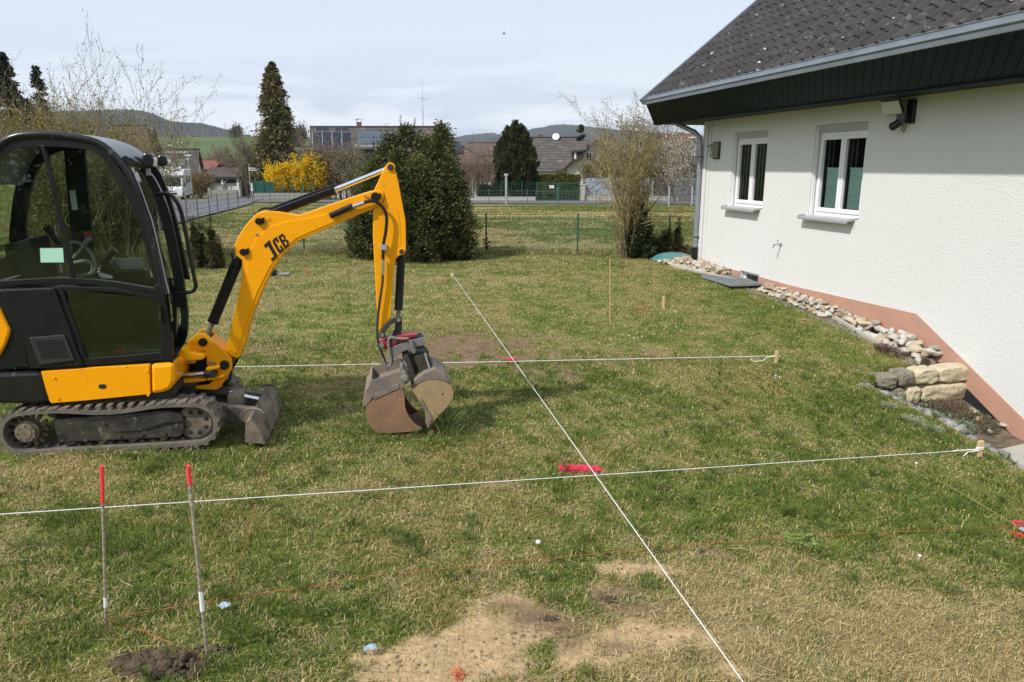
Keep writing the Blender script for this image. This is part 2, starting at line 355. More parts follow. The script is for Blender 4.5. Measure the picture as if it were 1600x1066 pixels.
def tile_mat(name, c1, c2, c3, sc=3.2):
    m = bpy.data.materials.new(name); m.use_nodes = True; nt = m.node_tree; L = nt.links.new
    p = nt.nodes['Principled BSDF']; p.inputs['Roughness'].default_value = 0.85
    tc = N(nt, 'ShaderNodeTexCoord')
    sp = N(nt, 'ShaderNodeSeparateXYZ'); L(tc.outputs['Object'], sp.inputs[0])
    def saw(o, f):
        a = N(nt, 'ShaderNodeMath', operation='MULTIPLY'); a.inputs[1].default_value = f; L(o, a.inputs[0])
        b = N(nt, 'ShaderNodeMath', operation='FRACT'); L(a.outputs[0], b.inputs[0]); return b.outputs[0]
    sx = saw(sp.outputs[0], sc); sz = saw(sp.outputs[2], sc*1.15)
    mm = N(nt, 'ShaderNodeMath', operation='MULTIPLY'); L(sx, mm.inputs[0]); mm.inputs[1].default_value = 0.5
    ad = N(nt, 'ShaderNodeMath', operation='ADD'); L(mm.outputs[0], ad.inputs[0]); L(sz, ad.inputs[1])
    n = N(nt, 'ShaderNodeTexNoise'); n.inputs['Scale'].default_value = 1.6; n.inputs['Detail'].default_value = 7; L(tc.outputs['Object'], n.inputs[0])
    rr = N(nt, 'ShaderNodeValToRGB'); e = rr.color_ramp.elements; e[0].position = 0.35; e[0].color = (*c2, 1); e[1].position = 0.62; e[1].color = (*c1, 1)
    x = e.new(0.74); x.color = (*c3, 1); L(n.outputs[0], rr.inputs[0])
    lt_ = N(nt, 'ShaderNodeMath', operation='LESS_THAN'); lt_.inputs[1].default_value = 0.22; L(sz, lt_.inputs[0])
    mx = N(nt, 'ShaderNodeMix', data_type='RGBA'); L(lt_.outputs[0], mx.inputs[0]); L(rr.outputs[0], mx.inputs[6]); mx.inputs[7].default_value = (c2[0]*0.7, c2[1]*0.7, c2[2]*0.7, 1)
    L(mx.outputs[2], p.inputs['Base Color'])
    b = N(nt, 'ShaderNodeBump'); b.inputs['Strength'].default_value = 0.8; b.inputs['Distance'].default_value = 0.05; L(ad.outputs[0], b.inputs['Height']); L(b.outputs[0], p.inputs['Normal'])
    return m
M['tile_grey'] = tile_mat('weathered_grey_tiles', (0.115, 0.095, 0.085), (0.07, 0.058, 0.053), (0.19, 0.165, 0.15))
M['tile_brown'] = tile_mat('weathered_brown_tiles', (0.15, 0.10, 0.078), (0.09, 0.062, 0.05), (0.22, 0.17, 0.135))
M['tile_red'] = tile_mat('red_tiles', (0.26, 0.09, 0.06), (0.16, 0.06, 0.045), (0.3, 0.14, 0.1))
M['tile_dark'] = tile_mat('dark_brown_tiles', (0.11, 0.085, 0.075), (0.07, 0.055, 0.05), (0.16, 0.13, 0.12))
# ------------------------------------------------------------------ lawn masks (real wear of the lawn, in metres on the ground)
def blobs(spec):
    return [(on_g(px, py), rx, ry, a) for px, py, rx, ry, a in spec]
B_STRAW = blobs([(60, 750, .8, .35, .6), (20, 870, .4, .4, .35), (1220, 960, 1.15, .5, .85), (1480, 985, .8, .42, .65), (1040, 1000, .5, .3, .5), (1350, 1060, 1.0, .35, .8),
                 (600, 780, .5, .3, .2), (420, 760, .5, .2, .2), (380, 470, 1.2, 2.5, .35), (800, 440, 2.5, 1.2, .3), (560, 700, .5, .3, .3), (700, 860, .6, .2, .25), (480, 1040, .3, .2, .3)])
B_GREEN = blobs([(1250, 800, 1.3, .45, .55), (470, 860, .5, .3, .45), (230, 850, .4, .3, .45), (1300, 640, 1.2, 1.0, .35), (1000, 770, .6, .3, .3), (150, 820, .5, .2, .3), (1560, 790, .8, .5, .5),
                 (620, 650, .4, .5, .3), (740, 400, 1.2, 1.5, .5), (1200, 480, 1.0, 2.0, .5), (540, 960, .35, .12, .35), (900, 740, .8, .3, .2), (600, 1000, .2, .2, .3)])
B_SOIL = blobs([(735, 542, .95, 1.1, 1.05), (600, 560, .5, .4, .5), (560, 600, .4, .3, .4), (900, 590, .7, .35, .45), (930, 683, .22, .08, .8), (760, 640, .5, .3, .4), (1120, 865, .12, .05, .8), (1000, 925, .10, .05, .8), (890, 985, .10, .05, .9), (960, 1010, .10, .05, .8), (780, 945, .08, .04, .7), (1010, 960, .08, .04, .7),
                (1000, 560, .9, .5, .35), (955, 940, .24, .11, 1.3), (850, 965, .22, .11, 1.3), (1080, 620, .3, .2, .3), (880, 1000, .1, .1, .8), (420, 545, .3, .5, .5)])
B_SAND = blobs([(700, 1040, .34, .22, 1.4), (840, 1000, .42, .18, 1.1), (760, 985, .25, .1, .9), (620, 1050, .2, .1, .8), (940, 885, .30, .10, .85), (830, 950, .32, .11, .95), (1010, 895, .26, .08, .8), (1010, 985, .28, .10, .75), (1120, 1045, .2, .08, .6), (900, 920, .25, .08, .7), (1060, 1000, .2, .08, .6), (1500, 1040, .3, .08, .5), (900, 680, .15, .05, .5)])
def fld(B, x, y):
    v = 0
    for P, rx, ry, a in B: v = v + a*np.exp(-(((x-P.x)/rx)**2 + ((y-P.y)/ry)**2))
    return v
def lawn(x, y):
    x = np.asarray(x, float); y = np.asarray(y, float)
    n1 = fnoise(x, y, 1.3); n2 = fnoise(x+31, y-17, 4.2); n3 = fnoise(x-9, y+5, 11, 3)
    straw = 0.33 + (n1-.5)*.6 + (n2-.5)*.8 + (n3-.5)*.9 + .60*np.minimum(fld(B_STRAW, x, y), 1.0) - .5*fld(B_GREEN, x, y) + .12*sst(7, 11, y)
    nn = (n2-.5)*2.0 + (n3-.5)*1.7
    fs = fld(B_SOIL, x, y); fa = fld(B_SAND, x, y)
    soil = fs + nn*.8*np.clip(fs*2.5, 0, 1) - .26
    sand = fa + nn*1.0*np.clip(fa*2.2, 0, 1) - .32
    return np.clip(straw, 0, 1), np.clip(soil*1.8, 0, 1), np.clip(sand*2.0, 0, 1), n1, n2, n3
GREEN = np.array([.105, .160, .026]); GREEN2 = np.array([.205, .228, .046]); STRAW = np.array([.54, .44, .225]); SOIL = np.array([.23, .15, .095]); SAND = np.array([.53, .375, .21]); MOSS = np.array([.22, .195, .055])
def lerp(a, b, t): return a + (b-a)*t[..., None]
def ground_col(x, y):
    s, so, sa, n1, n2, n3 = lawn(x, y)
    c = lerp(GREEN*0.9+0*x[..., None], GREEN2, np.clip(n2*1.2-.1, 0, 1))
    c = lerp(c, STRAW*0.62, sst(.25, .95, s)*.9)
    c = lerp(c, MOSS, sst(.52, .68, n1)*.5)
    # mown meadow beyond the fence, striped by patches of dry grass
    far = sst(17.5, 20, y)*sst(75, 60, y)
    st = fnoise(x*0.25, y*1.1, 0.55, 5); sf = fnoise(x, y, 2.2, 4)
    fc = lerp(np.array([.13, .155, .036])+0*c, np.array([.285, .25, .10]), sst(.40, .62, .6*st+.4*sf))
    c = lerp(c, fc, far)
    hill = sst(80, 120, y)
    hc = lerp(np.array([.085, .14, .045])+0*c, np.array([.12, .165, .06]), sst(.35, .65, fnoise(x*.15, y, .03, 4)))
    c = lerp(c, hc, hill)
    near = sst(20, 17, y)
    c = lerp(c, SAND*(0.80+.35*n3[..., None]), sa*near); c = lerp(c, SOIL*(.75+.5*n3[..., None]), so*near)
    b = in_poly(x, y, BED)
    bc = lerp(np.array([.22, .17, .12])+0*c, np.array([.11, .09, .07]), sst(.4, .6, n3))
    c[b] = bc[b]
    e = ((x-HC.x)*HN.x + (y-HC.y)*HN.y); t = ((x-HC.x)*HD.x + (y-HC.y)*HD.y)
    gr = (e < np.interp(t, [-1, .9, 2.5, 4.2, 5.4, 6.7], [.5, .55, .45, .42, .45, .5])) & (t > -.9) & (t < 6.8) & (e > -1)
    c[gr] = np.array([.30, .26, .20])
    return c
def axis(lo, hi, step, far, gr=1.17):
    a = list(np.arange(lo, hi+1e-6, step)); s = step; p = hi; up = []
    while p < far: s *= gr; p += s; up.append(p)
    s = step; p = lo; dn = []
    while p > -far: s *= gr; p -= s; dn.append(p)
    return np.array(dn[::-1] + a + up)
def axis2(parts):
    out = [parts[0][0]]
    for lo, hi, s0, s1 in parts:
        p = lo
        while p < hi:
            s = s0 + (s1-s0)*(p-lo)/(hi-lo); p += s; out.append(min(p, hi))
    return np.array(sorted(set(np.round(out, 5))))
gx = axis(-9.0, 9.0, .07, 2700)
gy = axis2([(-60, 1.2, 6, .1), (1.2, 13, .055, .075), (13, 21, .075, .12), (21, 60, .12, .8), (60, 160, .8, 5), (160, 700, 5, 25), (700, 2600, 25, 200)])
XX, YY = np.meshgrid(gx, gy); ZZ = G(XX, YY)
ZZ = ZZ + 0.025*(fnoise(XX, YY, 6, 3)-.5)*sst(20, 12, YY)
V = np.stack([XX, YY, ZZ], -1).reshape(-1, 3); nx, ny = len(gx), len(gy)
i0 = (np.arange(ny-1)[:, None]*nx + np.arange(nx-1)[None, :]).ravel()
T = np.stack([i0, i0+1, i0+nx+1, i0+nx], -1)
ground = tri_mesh('ground', V, T, M['ground'], cols=ground_col(XX.ravel(), YY.ravel()), smooth=True)
settag(ground, kind='structure')

# ------------------------------------------------------------------ road
def strip_sheet(name, pts, w0, w1, m, lift=.03, seg=1.0):
    mb = MB(); P = [Vector(p) for p in pts]; path = []
    for i in range(len(P)-1):
        n = max(1, int((P[i+1]-P[i]).length/seg))
        for k in range(n): path.append(P[i].lerp(P[i+1], k/n))
    path.append(P[-1]); K = 6; V = []
    for i, p in enumerate(path):
        d = (path[min(i+1, len(path)-1)]-path[max(i-1, 0)]).normalized(); nr = Vector((-d.y, d.x, 0))
        for k in range(K+1):
            q = p + nr*(w0 + (w1-w0)*k/K); V.append((q.x, q.y, g(q.x, q.y)+lift))
    F = [(i*(K+1)+k, (i+1)*(K+1)+k, (i+1)*(K+1)+k+1, i*(K+1)+k+1) for i in range(len(path)-1) for k in range(K)]
    mb.quadmesh(V, F); return settag(mb.build(name, m, smooth=True), kind='structure')
# fence line points on the ground along the road
FE = [(-8.6, 14), (-10.4, 20.5), (-12.3, 28.2), (-13.9, 35.5), (-14.9, 41.5), (-14.2, 45.5), (-12, 47.6), (-6, 48.9), (2, 49.2), (9, 48.8), (20, 48.2), (34, 47.2)]
road = strip_sheet('road', [(-60, 58, 0), (-30, 56, 0), (-14, 54.4, 0), (0, 52.6, 0), (20, 51.8, 0), (50, 50, 0)], -2.6, 2.6, M['asphalt'], .05)
road2 = strip_sheet('road', [(-11.7, 12, 0), (-13.4, 20, 0), (-15.3, 28, 0), (-17.3, 37, 0), (-19.2, 46, 0), (-22.5, 60, 0), (-29, 90, 0)], -2.6, 2.4, M['asphalt'], .07)

# ------------------------------------------------------------------ distant forested hills
def ridge(name, pts, Y, depth, col, seed):
    """pts: (px, py) skyline samples -> a real ridge at distance Y with a slope towards us and tree bumps"""
    px = np.array([p[0] for p in pts], float); py = np.array([p[1] for p in pts], float)
    n = int((px[-1]-px[0])/1.0); xs = np.linspace(px[0], px[-1], n); ys = np.interp(xs, px, py)
    r = np.random.default_rng(seed); top = [at(a, b, Y) for a, b in zip(xs, ys)]
    K = 26; V = []; cols = []
    for i, P in enumerate(top):
        for k in range(K+4):
            t = k/K if k <= K else 1.0
            if k <= K: y = Y - depth*(1-t); z = -6 + (P.z+6)*(math.sin(t*math.pi/2)**0.9)
            else: y = Y + (k-K)*depth*.3; z = P.z - (k-K)*P.z*.33
            b = Y*0.0022*(r.random()**1.5)*(1 if t > .08 else 0)
            V.append((P.x*y/Y, y, z + b)); cols.append(1)
    V = np.array(V); kk = K+4
    c = np.array(col[0])[None]*(1-0) + (np.array(col[1])-np.array(col[0]))[None]*sst(.35, .65, fnoise(V[:, 0]*.01, V[:, 2]*.05+V[:, 1]*.004, 1.0, 5))[:, None]
    c = c*(.75+.5*r.random(len(V)))[:, None]
    i0 = (np.arange(n-1)[:, None]*kk + np.arange(kk-1)[None, :]).ravel()
    T = np.stack([i0, i0+kk, i0+kk+1, i0+1], -1)
    o = tri_mesh(name, V, T, M['leaf'], cols=c, loc=(0, Y, 0)); settag(o, kind='structure'); return o
ridge('forested_hill', [(-200, 185), (60, 180), (150, 177), (180, 176), (205, 176), (222, 178), (240, 182), (252, 188), (264, 193), (282, 195), (300, 196), (318, 197), (330, 200), (345, 204), (360, 208), (380, 213), (400, 217), (460, 222), (520, 226)], 1500, 600,
      ((.035, .05, .03), (.085, .07, .05)), 5)
ridge('forested_hill', [(680, 222), (715, 217), (730, 214), (750, 212), (772, 211), (790, 216), (812, 210), (830, 205), (850, 202), (862, 199), (880, 198), (900, 199), (925, 202), (945, 204), (975, 207), (1010, 209), (1040, 212), (1100, 216), (1300, 222)], 2300, 800,
      ((.035, .05, .03), (.08, .07, .05)), 6)

# ------------------------------------------------------------------ the white house
house = empty('white_house', hp(2, g(4, 14), 0), 'white stuccoed bungalow with dark tiled roof, dark green eaves and salmon plinth', 'house')
T0, T1, ZB, ZT = -0.12, 20.0, -2.2, 4.2
WIN = [(1.04, 2.24, 1.335, 2.74), (3.62, 4.86, 1.315, 2.745)]
CW = (1.62, 2.3, -.30, .13)      # cellar window opening in the plinth (t0,t1,z0,z1)
def wall_grid(mb, openings, t0, t1, z0, z1, e, depth):
    ts = sorted({t0, t1, *[o[0] for o in openings], *[o[1] for o in openings]}); zs = sorted({z0, z1, *[o[2] for o in openings], *[o[3] for o in openings]})
    for i in range(len(ts)-1):
        for j in range(len(zs)-1):
            tc, zc = (ts[i]+ts[i+1])/2, (zs[j]+zs[j+1])/2
            if any(o[0] < tc < o[1] and o[2] < zc < o[3] for o in openings): continue
            mb.face([hp(ts[i], zs[j], e), hp(ts[i+1], zs[j], e), hp(ts[i+1], zs[j+1], e), hp(ts[i], zs[j+1], e)])
    for a, b, c, d in openings:
        mb.face([hp(a, c, e), hp(a, d, e), hp(a, d, e-depth), hp(a, c, e-depth)]); mb.face([hp(b, c, e-depth), hp(b, d, e-depth), hp(b, d, e), hp(b, c, e)])
        mb.face([hp(a, d, e), hp(b, d, e), hp(b, d, e-depth), hp(a, d, e-depth)]); mb.face([hp(a, c, e-depth), hp(b, c, e-depth), hp(b, c, e), hp(a, c, e)])
mb = MB(); wall_grid(mb, WIN+[(CW[0], CW[1], CW[2], CW[3])], T0, T1, ZB, 3.25, 0, .16)
# the other three walls, and an inner skin so that the rooms are dark
for a, b in (((T0, 0), (T0, -9)), ((T0, -9), (T1, -9)), ((T1, -9), (T1, 0))):
    mb.face([hp(a[0], ZB, a[1]), hp(b[0], ZB, b[1]), hp(b[0], 3.25, b[1]), hp(a[0], 3.25, a[1])])
mb.face([hp(T0, 3.25, 0), hp(T0, 3.25, -9), hp(T0, 7.9, -4.5)]); mb.face([hp(T1, 3.25, 0), hp(T1, 3.25, -9), hp(T1, 7.9, -4.5)])
mb.build('wall', M['stucco'], house)
mb = MB()   # recessed pilaster strips at the corner
mb.box(hp(-.06, 1.0, .02), HD*.16, HN*.036, UP*4.3); mb.box(hp(.115, 1.6, .008), HD*.07, HN*.014, UP*3.2); mb.build('corner_strip', M['stucco'], house, bevel=.004)
mb = MB(); mb.abox(0, 0, 0, .01, .01, .01)
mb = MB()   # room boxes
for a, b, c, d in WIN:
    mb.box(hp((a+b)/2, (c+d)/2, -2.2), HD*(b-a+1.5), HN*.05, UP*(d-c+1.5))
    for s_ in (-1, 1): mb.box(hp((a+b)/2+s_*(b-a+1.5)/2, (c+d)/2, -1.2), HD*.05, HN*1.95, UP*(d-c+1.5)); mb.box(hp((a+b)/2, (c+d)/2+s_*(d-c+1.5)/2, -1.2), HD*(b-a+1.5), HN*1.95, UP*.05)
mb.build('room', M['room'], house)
# plinth: raised salmon band whose top follows the ground
top = [(T0+.12, .17), (.42, .115), (3.4, .09), (6.23, .15), (8.04, -.74), (10, -1.7), (11, -2.1)]
low = [(T0+.12, -.3), (.42, -.3), (3.4, -.35), (6.6, -.35), (7.0, -.50), (8.04, -1.02), (9.2, -1.7), (11, -2.2)]
ts = sorted({t for t, _ in top} | {t for t, _ in low} | {CW[0], CW[1]})
fz = lambda L, t: float(np.interp(t, [a for a, _ in L], [b for _, b in L]))
mb = MB(); mbb = MB()
for a, b in zip(ts[:-1], ts[1:]):
    for (m_, e_, lo, hi) in ((mb, .018, low, top), (mbb, .010, [(0, -2.2), (11, -2.2)], low)):
        if m_ is mb and a >= CW[0]-1e-6 and b <= CW[1]+1e-6: continue
        p = [hp(a, fz(lo, a), e_), hp(b, fz(lo, b), e_), hp(b, fz(hi, b), e_), hp(a, fz(hi, a), e_)]
        m_.face(p); m_.face([p[3], p[2], hp(b, fz(hi, b), .001), hp(a, fz(hi, a), .001)]); m_.face([p[0], p[3], hp(a, fz(hi, a), .001), hp(a, fz(lo, a), .001)]); m_.face([p[1], p[2], hp(b, fz(hi, b), .001), hp(b, fz(lo, b), .001)])
mb.build('plinth', M['plinth'], house); mbb.build('membrane', M['bitumen'], house)
# cellar window
cw = MB(); a, b, c, d = CW
for (t_, z_, w_, h_) in ((a+.03, (c+d)/2, .06, d-c), (b-.03, (c+d)/2, .06, d-c), ((a+b)/2, d-.03, b-a-.12, .06), ((a+b)/2, c+.03, b-a-.12, .06)): cw.box(hp(t_, z_, -.12), HD*w_, HN*.05, UP*h_)
cwo = cw.build('cellar_window', M['white'], house, bevel=.004); mb = MB(); mb.box(hp((a+b)/2, (c+d)/2, -.14), HD*(b-a-.1), HN*.01, UP*(d-c-.1)); mb.build('pane', M['darkwin'], cwo)
# windows
for wi, (a, b, c, d) in enumerate(WIN):
    mb = MB(); E0 = -.125
    zt = d-.11; mid = (a+b)/2
    def bar(t_, z_, w_, h_, e=E0, th=.05): mb.box(hp(t_, z_, e), HD*w_, HN*th, UP*h_)
    bar(a+.03, (c+zt)/2, .06, zt-c); bar(b-.03, (c+zt)/2, .06, zt-c); bar(mid, (c+zt)/2, .05, zt-c-.13); bar(mid, zt-.03, b-a-.12, .06); bar(mid, c+.035, b-a-.12, .07)
    for s0, s1 in ((a+.062, mid-.004), (mid+.004, b-.062)):
        z0, z1 = c+.072, zt-.062
        bar(s0+.028, (z0+z1)/2, .056, z1-z0, E0+.018); bar(s1-.028, (z0+z1)/2, .056, z1-z0, E0+.018)
        bar((s0+s1)/2, z0+.032, s1-s0-.112, .064, E0+.018); bar((s0+s1)/2, z1-.028, s1-s0-.112, .056, E0+.018)
    fr = mb.build('window', M['white'], house, bevel=.005)
    mb = MB(); mb.box(hp(mid, d-.056, -.10), HD*(b-a-.004), HN*.09, UP*.108)
    for q in range(4): mb.box(hp(mid, d-.098+q*.026, -.053), HD*(b-a-.01), HN*.008, UP*.020)
    mb.build('shutter_box', M['shutter'], fr)
    mb = MB(); mb.box(hp(a+.012, (c+d)/2, -.045), HD*.02, HN*.05, UP*(d-c-.01)); mb.box(hp(b-.012, (c+d)/2, -.045), HD*.02, HN*.05, UP*(d-c-.01)); mb.build('shutter_rail', M['white'], fr)
    for s0, s1 in ((a+.115, mid-.058), (mid+.058, b-.115)):
        mb = MB(); mb.face([hp(s0, c+.13, E0), hp(s1, c+.13, E0), hp(s1, zt-.11, E0), hp(s0, zt-.11, E0)]); mb.build('pane', M['winglass'], fr)
        if wi == 1:
            mb = MB(); z = c+.14; zt2 = c+.76; k = 0; V = []
            while z < zt2:
                V.append((z, -.19 if k % 2 else -.175)); z += .018; k += 1
            for (z0_, e0_), (z1_, e1_) in zip(V[:-1], V[1:]): mb.face([hp(s0+.03, z0_, e0_), hp(s1+.02, z0_, e0_), hp(s1+.02, z1_, e1_), hp(s0+.03, z1_, e1_)])
            mb.box(hp((s0+s1)/2+.02, zt2, -.18), HD*(s1-s0-.01), HN*.02, UP*.02); mb.build('blind', M['blind'], fr)
            tl, n_, w_ = s0-.02, 4, .028
        else: tl, n_, w_ = s0-.03, 9 if s0 < mid else 5, .03
        mb = MB()
        for q in range(n_):
            tt = tl + q*.052
            mb.box(hp(tt, (c+zt)/2, -.215+.02*(q % 2)), HD*w_+HN*.02, HN*.004, UP*(zt-c-.2))
        mb.build('curtain', M['curtain'], fr)
    mb = MB()
    a2, b2 = a-.08, b-.07
    mb.box(hp((a2+b2)/2, c-.012, .02), HD*(b2-a2), HN*.24-UP*.03, UP*.012); mb.box(hp((a2+b2)/2, c-.042, .140), HD*(b2-a2), HN*.008, UP*.038)
    mb.box(hp(a2+.004, c+.0, .03), HD*.02, HN*.20-UP*.025, UP*.035); mb.box(hp(b2-.004, c+.0, .03), HD*.02, HN*.20-UP*.025, UP*.035)
    mb.build('sill', M['alu'], fr, bevel=.003)
# eaves: slanted dark cladding sheets, flashing, roof
TE0, TE1 = -.57, 20.0
ZE, EE = 3.41, 1.2
mb = MB(); n = 0; t = TE0-.62; V = []
w = .165
def pan(t0, t1, z0=3.0, e0=.70, z1=3.40, e1=1.18):
    pass
k = 0; tA = 0
bt0, tt0 = -1.20, -.57
L = 20.6; cnt = int(L/w)
for i in range(cnt):
    b0 = bt0+i*w; b1 = b0+w-.012; t0 = tt0+i*w; t1 = t0+w-.012
    mb.face([hp(b0, 3.0, .70), hp(b1, 3.0, .70), hp(t1, 3.40, 1.185), hp(t0, 3.40, 1.185)])
    mb.face([hp(b1, 3.0, .70), hp(b1+.006, 3.012, .684), hp(t1+.006, 3.412, 1.169), hp(t1, 3.40, 1.185)])
    mb.face([hp(b1+.006, 3.012, .684), hp(b1+.012, 3.0, .70), hp(t1+.012, 3.40, 1.185), hp(t1+.006, 3.412, 1.169)])
mb.build('eaves_cladding', M['fascia'], house)
mb = MB(); mb.face([hp(bt0, 3.0, .70), hp(20, 3.0, .70), hp(20, 3.02, -.02), hp(T0, 3.02, -.02)]);
mb.face([hp(bt0, 3.0, .70), hp(T0, 3.02, -.02), hp(T0, 3.02, -9), hp(bt0, 3.02, -9)])
mb.box(hp(9.4, 2.993, .706), HD*21.2, HN*.012, UP*.018)
mb.build('soffit', M['fascia'], house)
RA = math.radians(39); RU = (-HN*math.cos(RA) + UP*math.sin(RA)); RN = (HN*math.sin(RA) + UP*math.cos(RA))
def rp(t, s, h=0.0): return hp(t, ZE, EE) + RU*s + RN*h
mb = MB()
mb.box(rp(9.7, .07, .035), HD*20.6, RU*.15, RN*.03); mb.box(rp(9.7, -.01, -.012), HD*20.6, HN*.03, UP*.06); mb.box(rp(9.7, .145, .055), HD*20.6, RU*.02, RN*.02)
mb.box(rp(TE0-.02, 3.6, .05), HD*.09, RU*7.3, RN*.13)
mb.build('flashing', M['zinc'], house, bevel=.004)
mb = MB(); mb.face([hp(bt0, 3.0, .70), rp(TE0, 0, 0), rp(TE0, 7.2, 0), hp(bt0, 3.0+4.5*.81, -4.5)]); mb.build('verge_cladding', M['fascia'], house)
# pantiles: corrugated courses
mb = MB(); TW = .25; CS = .315; prof = [(0, .0), (.10, .012), (.22, .052), (.34, .070), (.46, .052), (.60, .012), (.72, .0), (.86, -.003), (1.0, .0)]
nt_ = 70; nc = 23
for c_ in range(nc):
    s0 = .15+c_*CS; s1 = s0+CS+.03; V = []
    off = 0; jl = rnd.uniform(-.004, .004)
    for i in range(nt_):
        dz = rnd.uniform(-.003, .003)
        for (u, h) in prof[:-1]:
            tt = TE0+.03+(i+u)*TW+off
            V += [rp(tt, s0+jl, h+.032+dz), rp(tt, s0+jl, h+.002+dz), rp(tt, s1, h+.004)]
    m_ = nt_*8
    F = []
    for i in range(m_-1):
        F.append((i*3, i*3+3, i*3+5, i*3+2)); F.append((i*3+1, i*3+4, i*3+3, i*3))
    mb.quadmesh(V, F)
roof = mb.build('roof', M['tile'], house)
mb = MB(); mb.face([rp(TE0, 0, -.005), rp(20, 0, -.005), rp(20, 7.33, -.005), rp(TE0, 7.33, -.005)])
pk = rp(TE0, 7.33, -.005); pk2 = rp(20, 7.33, -.005)
mb.face([pk, pk2, hp(20, 3.4, -10.2), hp(TE0, 3.4, -10.2)]); mb.build('roof_underlay', M['black'], house)
# downpipe
pt = -.10; pe = .10
pts = [hp(-.62, 3.02, .50), hp(-.50, 2.97, .44), hp(-.22, 2.80, .20), hp(-.15, 2.70, .12), hp(pt-.03, 2.5, pe)] + [hp(pt-.03, z, pe) for z in (1.4, .9, .36)]
mb = MB(); mb.tube(pts, .05, 14); mb.tube([hp(pt-.03, 1.05, pe), hp(pt-.03, 1.0, pe)], .056, 14); mb.tube([hp(pt-.03, 2.05, pe), hp(pt-.03, 2.0, pe)], .056, 14)
dp = mb.build('downpipe', M['zinc_pipe'], house, smooth=False); shade_auto(dp)
mb = MB(); mb.tube([hp(pt-.03, .40, pe), hp(pt-.03, -.2, pe)], .066, 14); shade_auto(mb.build('pipe_foot', M['black'], dp))
mb = MB()
for z in (2.3, .62): mb.tube([hp(pt-.03, z+.012, pe), hp(pt-.03, z-.012, pe)], .057, 14); mb.box(hp(pt+.02, z, .04), HD*.02, HN*.09, UP*.02)
mb.build('pipe_clamp', M['darkmetal'], dp)
# house number lamp
t_, z_ = .34, 2.42
hl = empty('wall_lamp', hp(t_, z_, .0), 'small trapezoid house number lamp reading 24 on the white wall by the corner', 'lamp')
mb = MB(); mb.box(hp(t_+.08, z_+.0, .02), HD*.26, HN*.03, UP*.34); mb.build('back_plate', M['darkmetal'], hl, bevel=.004)
mb = MB()
A = [hp(t_-.02, z_-.15, .04), hp(t_+.18, z_-.15, .04), hp(t_+.20, z_+.15, .04), hp(t_-.04, z_+.15, .04)]
B = [hp(t_+.01, z_-.13, .13), hp(t_+.13, z_-.13, .13), hp(t_+.15, z_+.10, .19), hp(t_-.02, z_+.10, .19)]
mb.quadmesh(A+B, [(0, 1, 2, 3), (7, 6, 5, 4), (0, 4, 5, 1), (1, 5, 6, 2), (2, 6, 7, 3), (3, 7, 4, 0)]); mb.build('lamp_glass', mat('lamp_glass_olive', (.22, .22, .18), .35), hl, bevel=.005)
mb = MB()
def seg(o, X, Y, pts, w, nrm, th=.004):
    for (x0, y0), (x1, y1) in zip(pts[:-1], pts[1:]):
        a = o+X*x0+Y*y0; b = o+X*x1+Y*y1; d = (b-a); L_ = d.length
        if L_ < 1e-6: continue
        d /= L_; mb.box((a+b)/2+nrm*th/2, d*(L_+w*.8), nrm.cross(d)*w, nrm*th)
fo = hp(t_-.0, z_-.11, .135); fY = (hp(t_, z_+.10, .19)-hp(t_, z_-.13, .13)).normalized(); fn = HD.cross(fY); fn = fn if fn.dot(HN) > 0 else -fn
fo = hp(t_+.0, z_-.10, .142)
seg(fo, HD*.05, fY*.17, [(0.1, .85), (.5, 1), (.9, .8), (.8, .55), (.1, 0), (1, 0)], .014, fn)
seg(fo+HD*.065, HD*.055, fY*.17, [(.75, 0), (.75, 1), (.05, .3), (1, .3)], .014, fn)
mb.build('house_number', M['white'], hl)
# floodlight with motion sensor
t_, z_ = 5.62, 2.86
fl = empty('floodlight', hp(t_, z_, 0), 'black wall floodlight with tilted pale panel and motion sensor under the dark eaves', 'floodlight')
mb = MB(); mb.box(hp(t_+.09, z_-.04, .025), HD*.13, HN*.05, UP*.31); mb.build('mount', M['blackgloss'], fl, bevel=.008)
mb = MB(); X = HD; Y_ = (HN*.45+UP*.89).normalized(); Nn = (HN*.89-UP*.45)
ctr = hp(t_-.10, z_+.03, .17); mb.box(ctr, HD*.36, Y_*.21, Nn*.035); mb.box(ctr-Nn*.05+HN*-.02, HD*.12, Y_*.10, Nn*.08)
mb.build('lamp_housing', M['blackgloss'], fl, bevel=.006)
mb = MB(); mb.box(ctr+Nn*.021, HD*.335, Y_*.185, Nn*.01); mb.build('led_panel', mat('pale_led_panel', (.62, .62, .64), .4), fl, bevel=.003)
mb = MB(); mb.box(hp(t_+.03, z_-.12, .08), HD*.16, HN*.11, UP*.12); mb.cyl(hp(t_+.0, z_-.16, .09), hp(t_-.09, z_-.24, .16), .05, .058); mb.cyl(hp(t_-.09, z_-.24, .16), hp(t_-.105, z_-.253, .172), .05, .03); mb.build('motion_sensor', M['blackgloss'], fl, bevel=.006)
mb = MB(); mb.tube([hp(t_+.02+.03*math.sin(a_), z_-.25+.05*math.cos(a_), .05) for a_ in np.linspace(0, 2*math.pi, 12)], .005, 6); mb.build('cable', M['black'], fl)
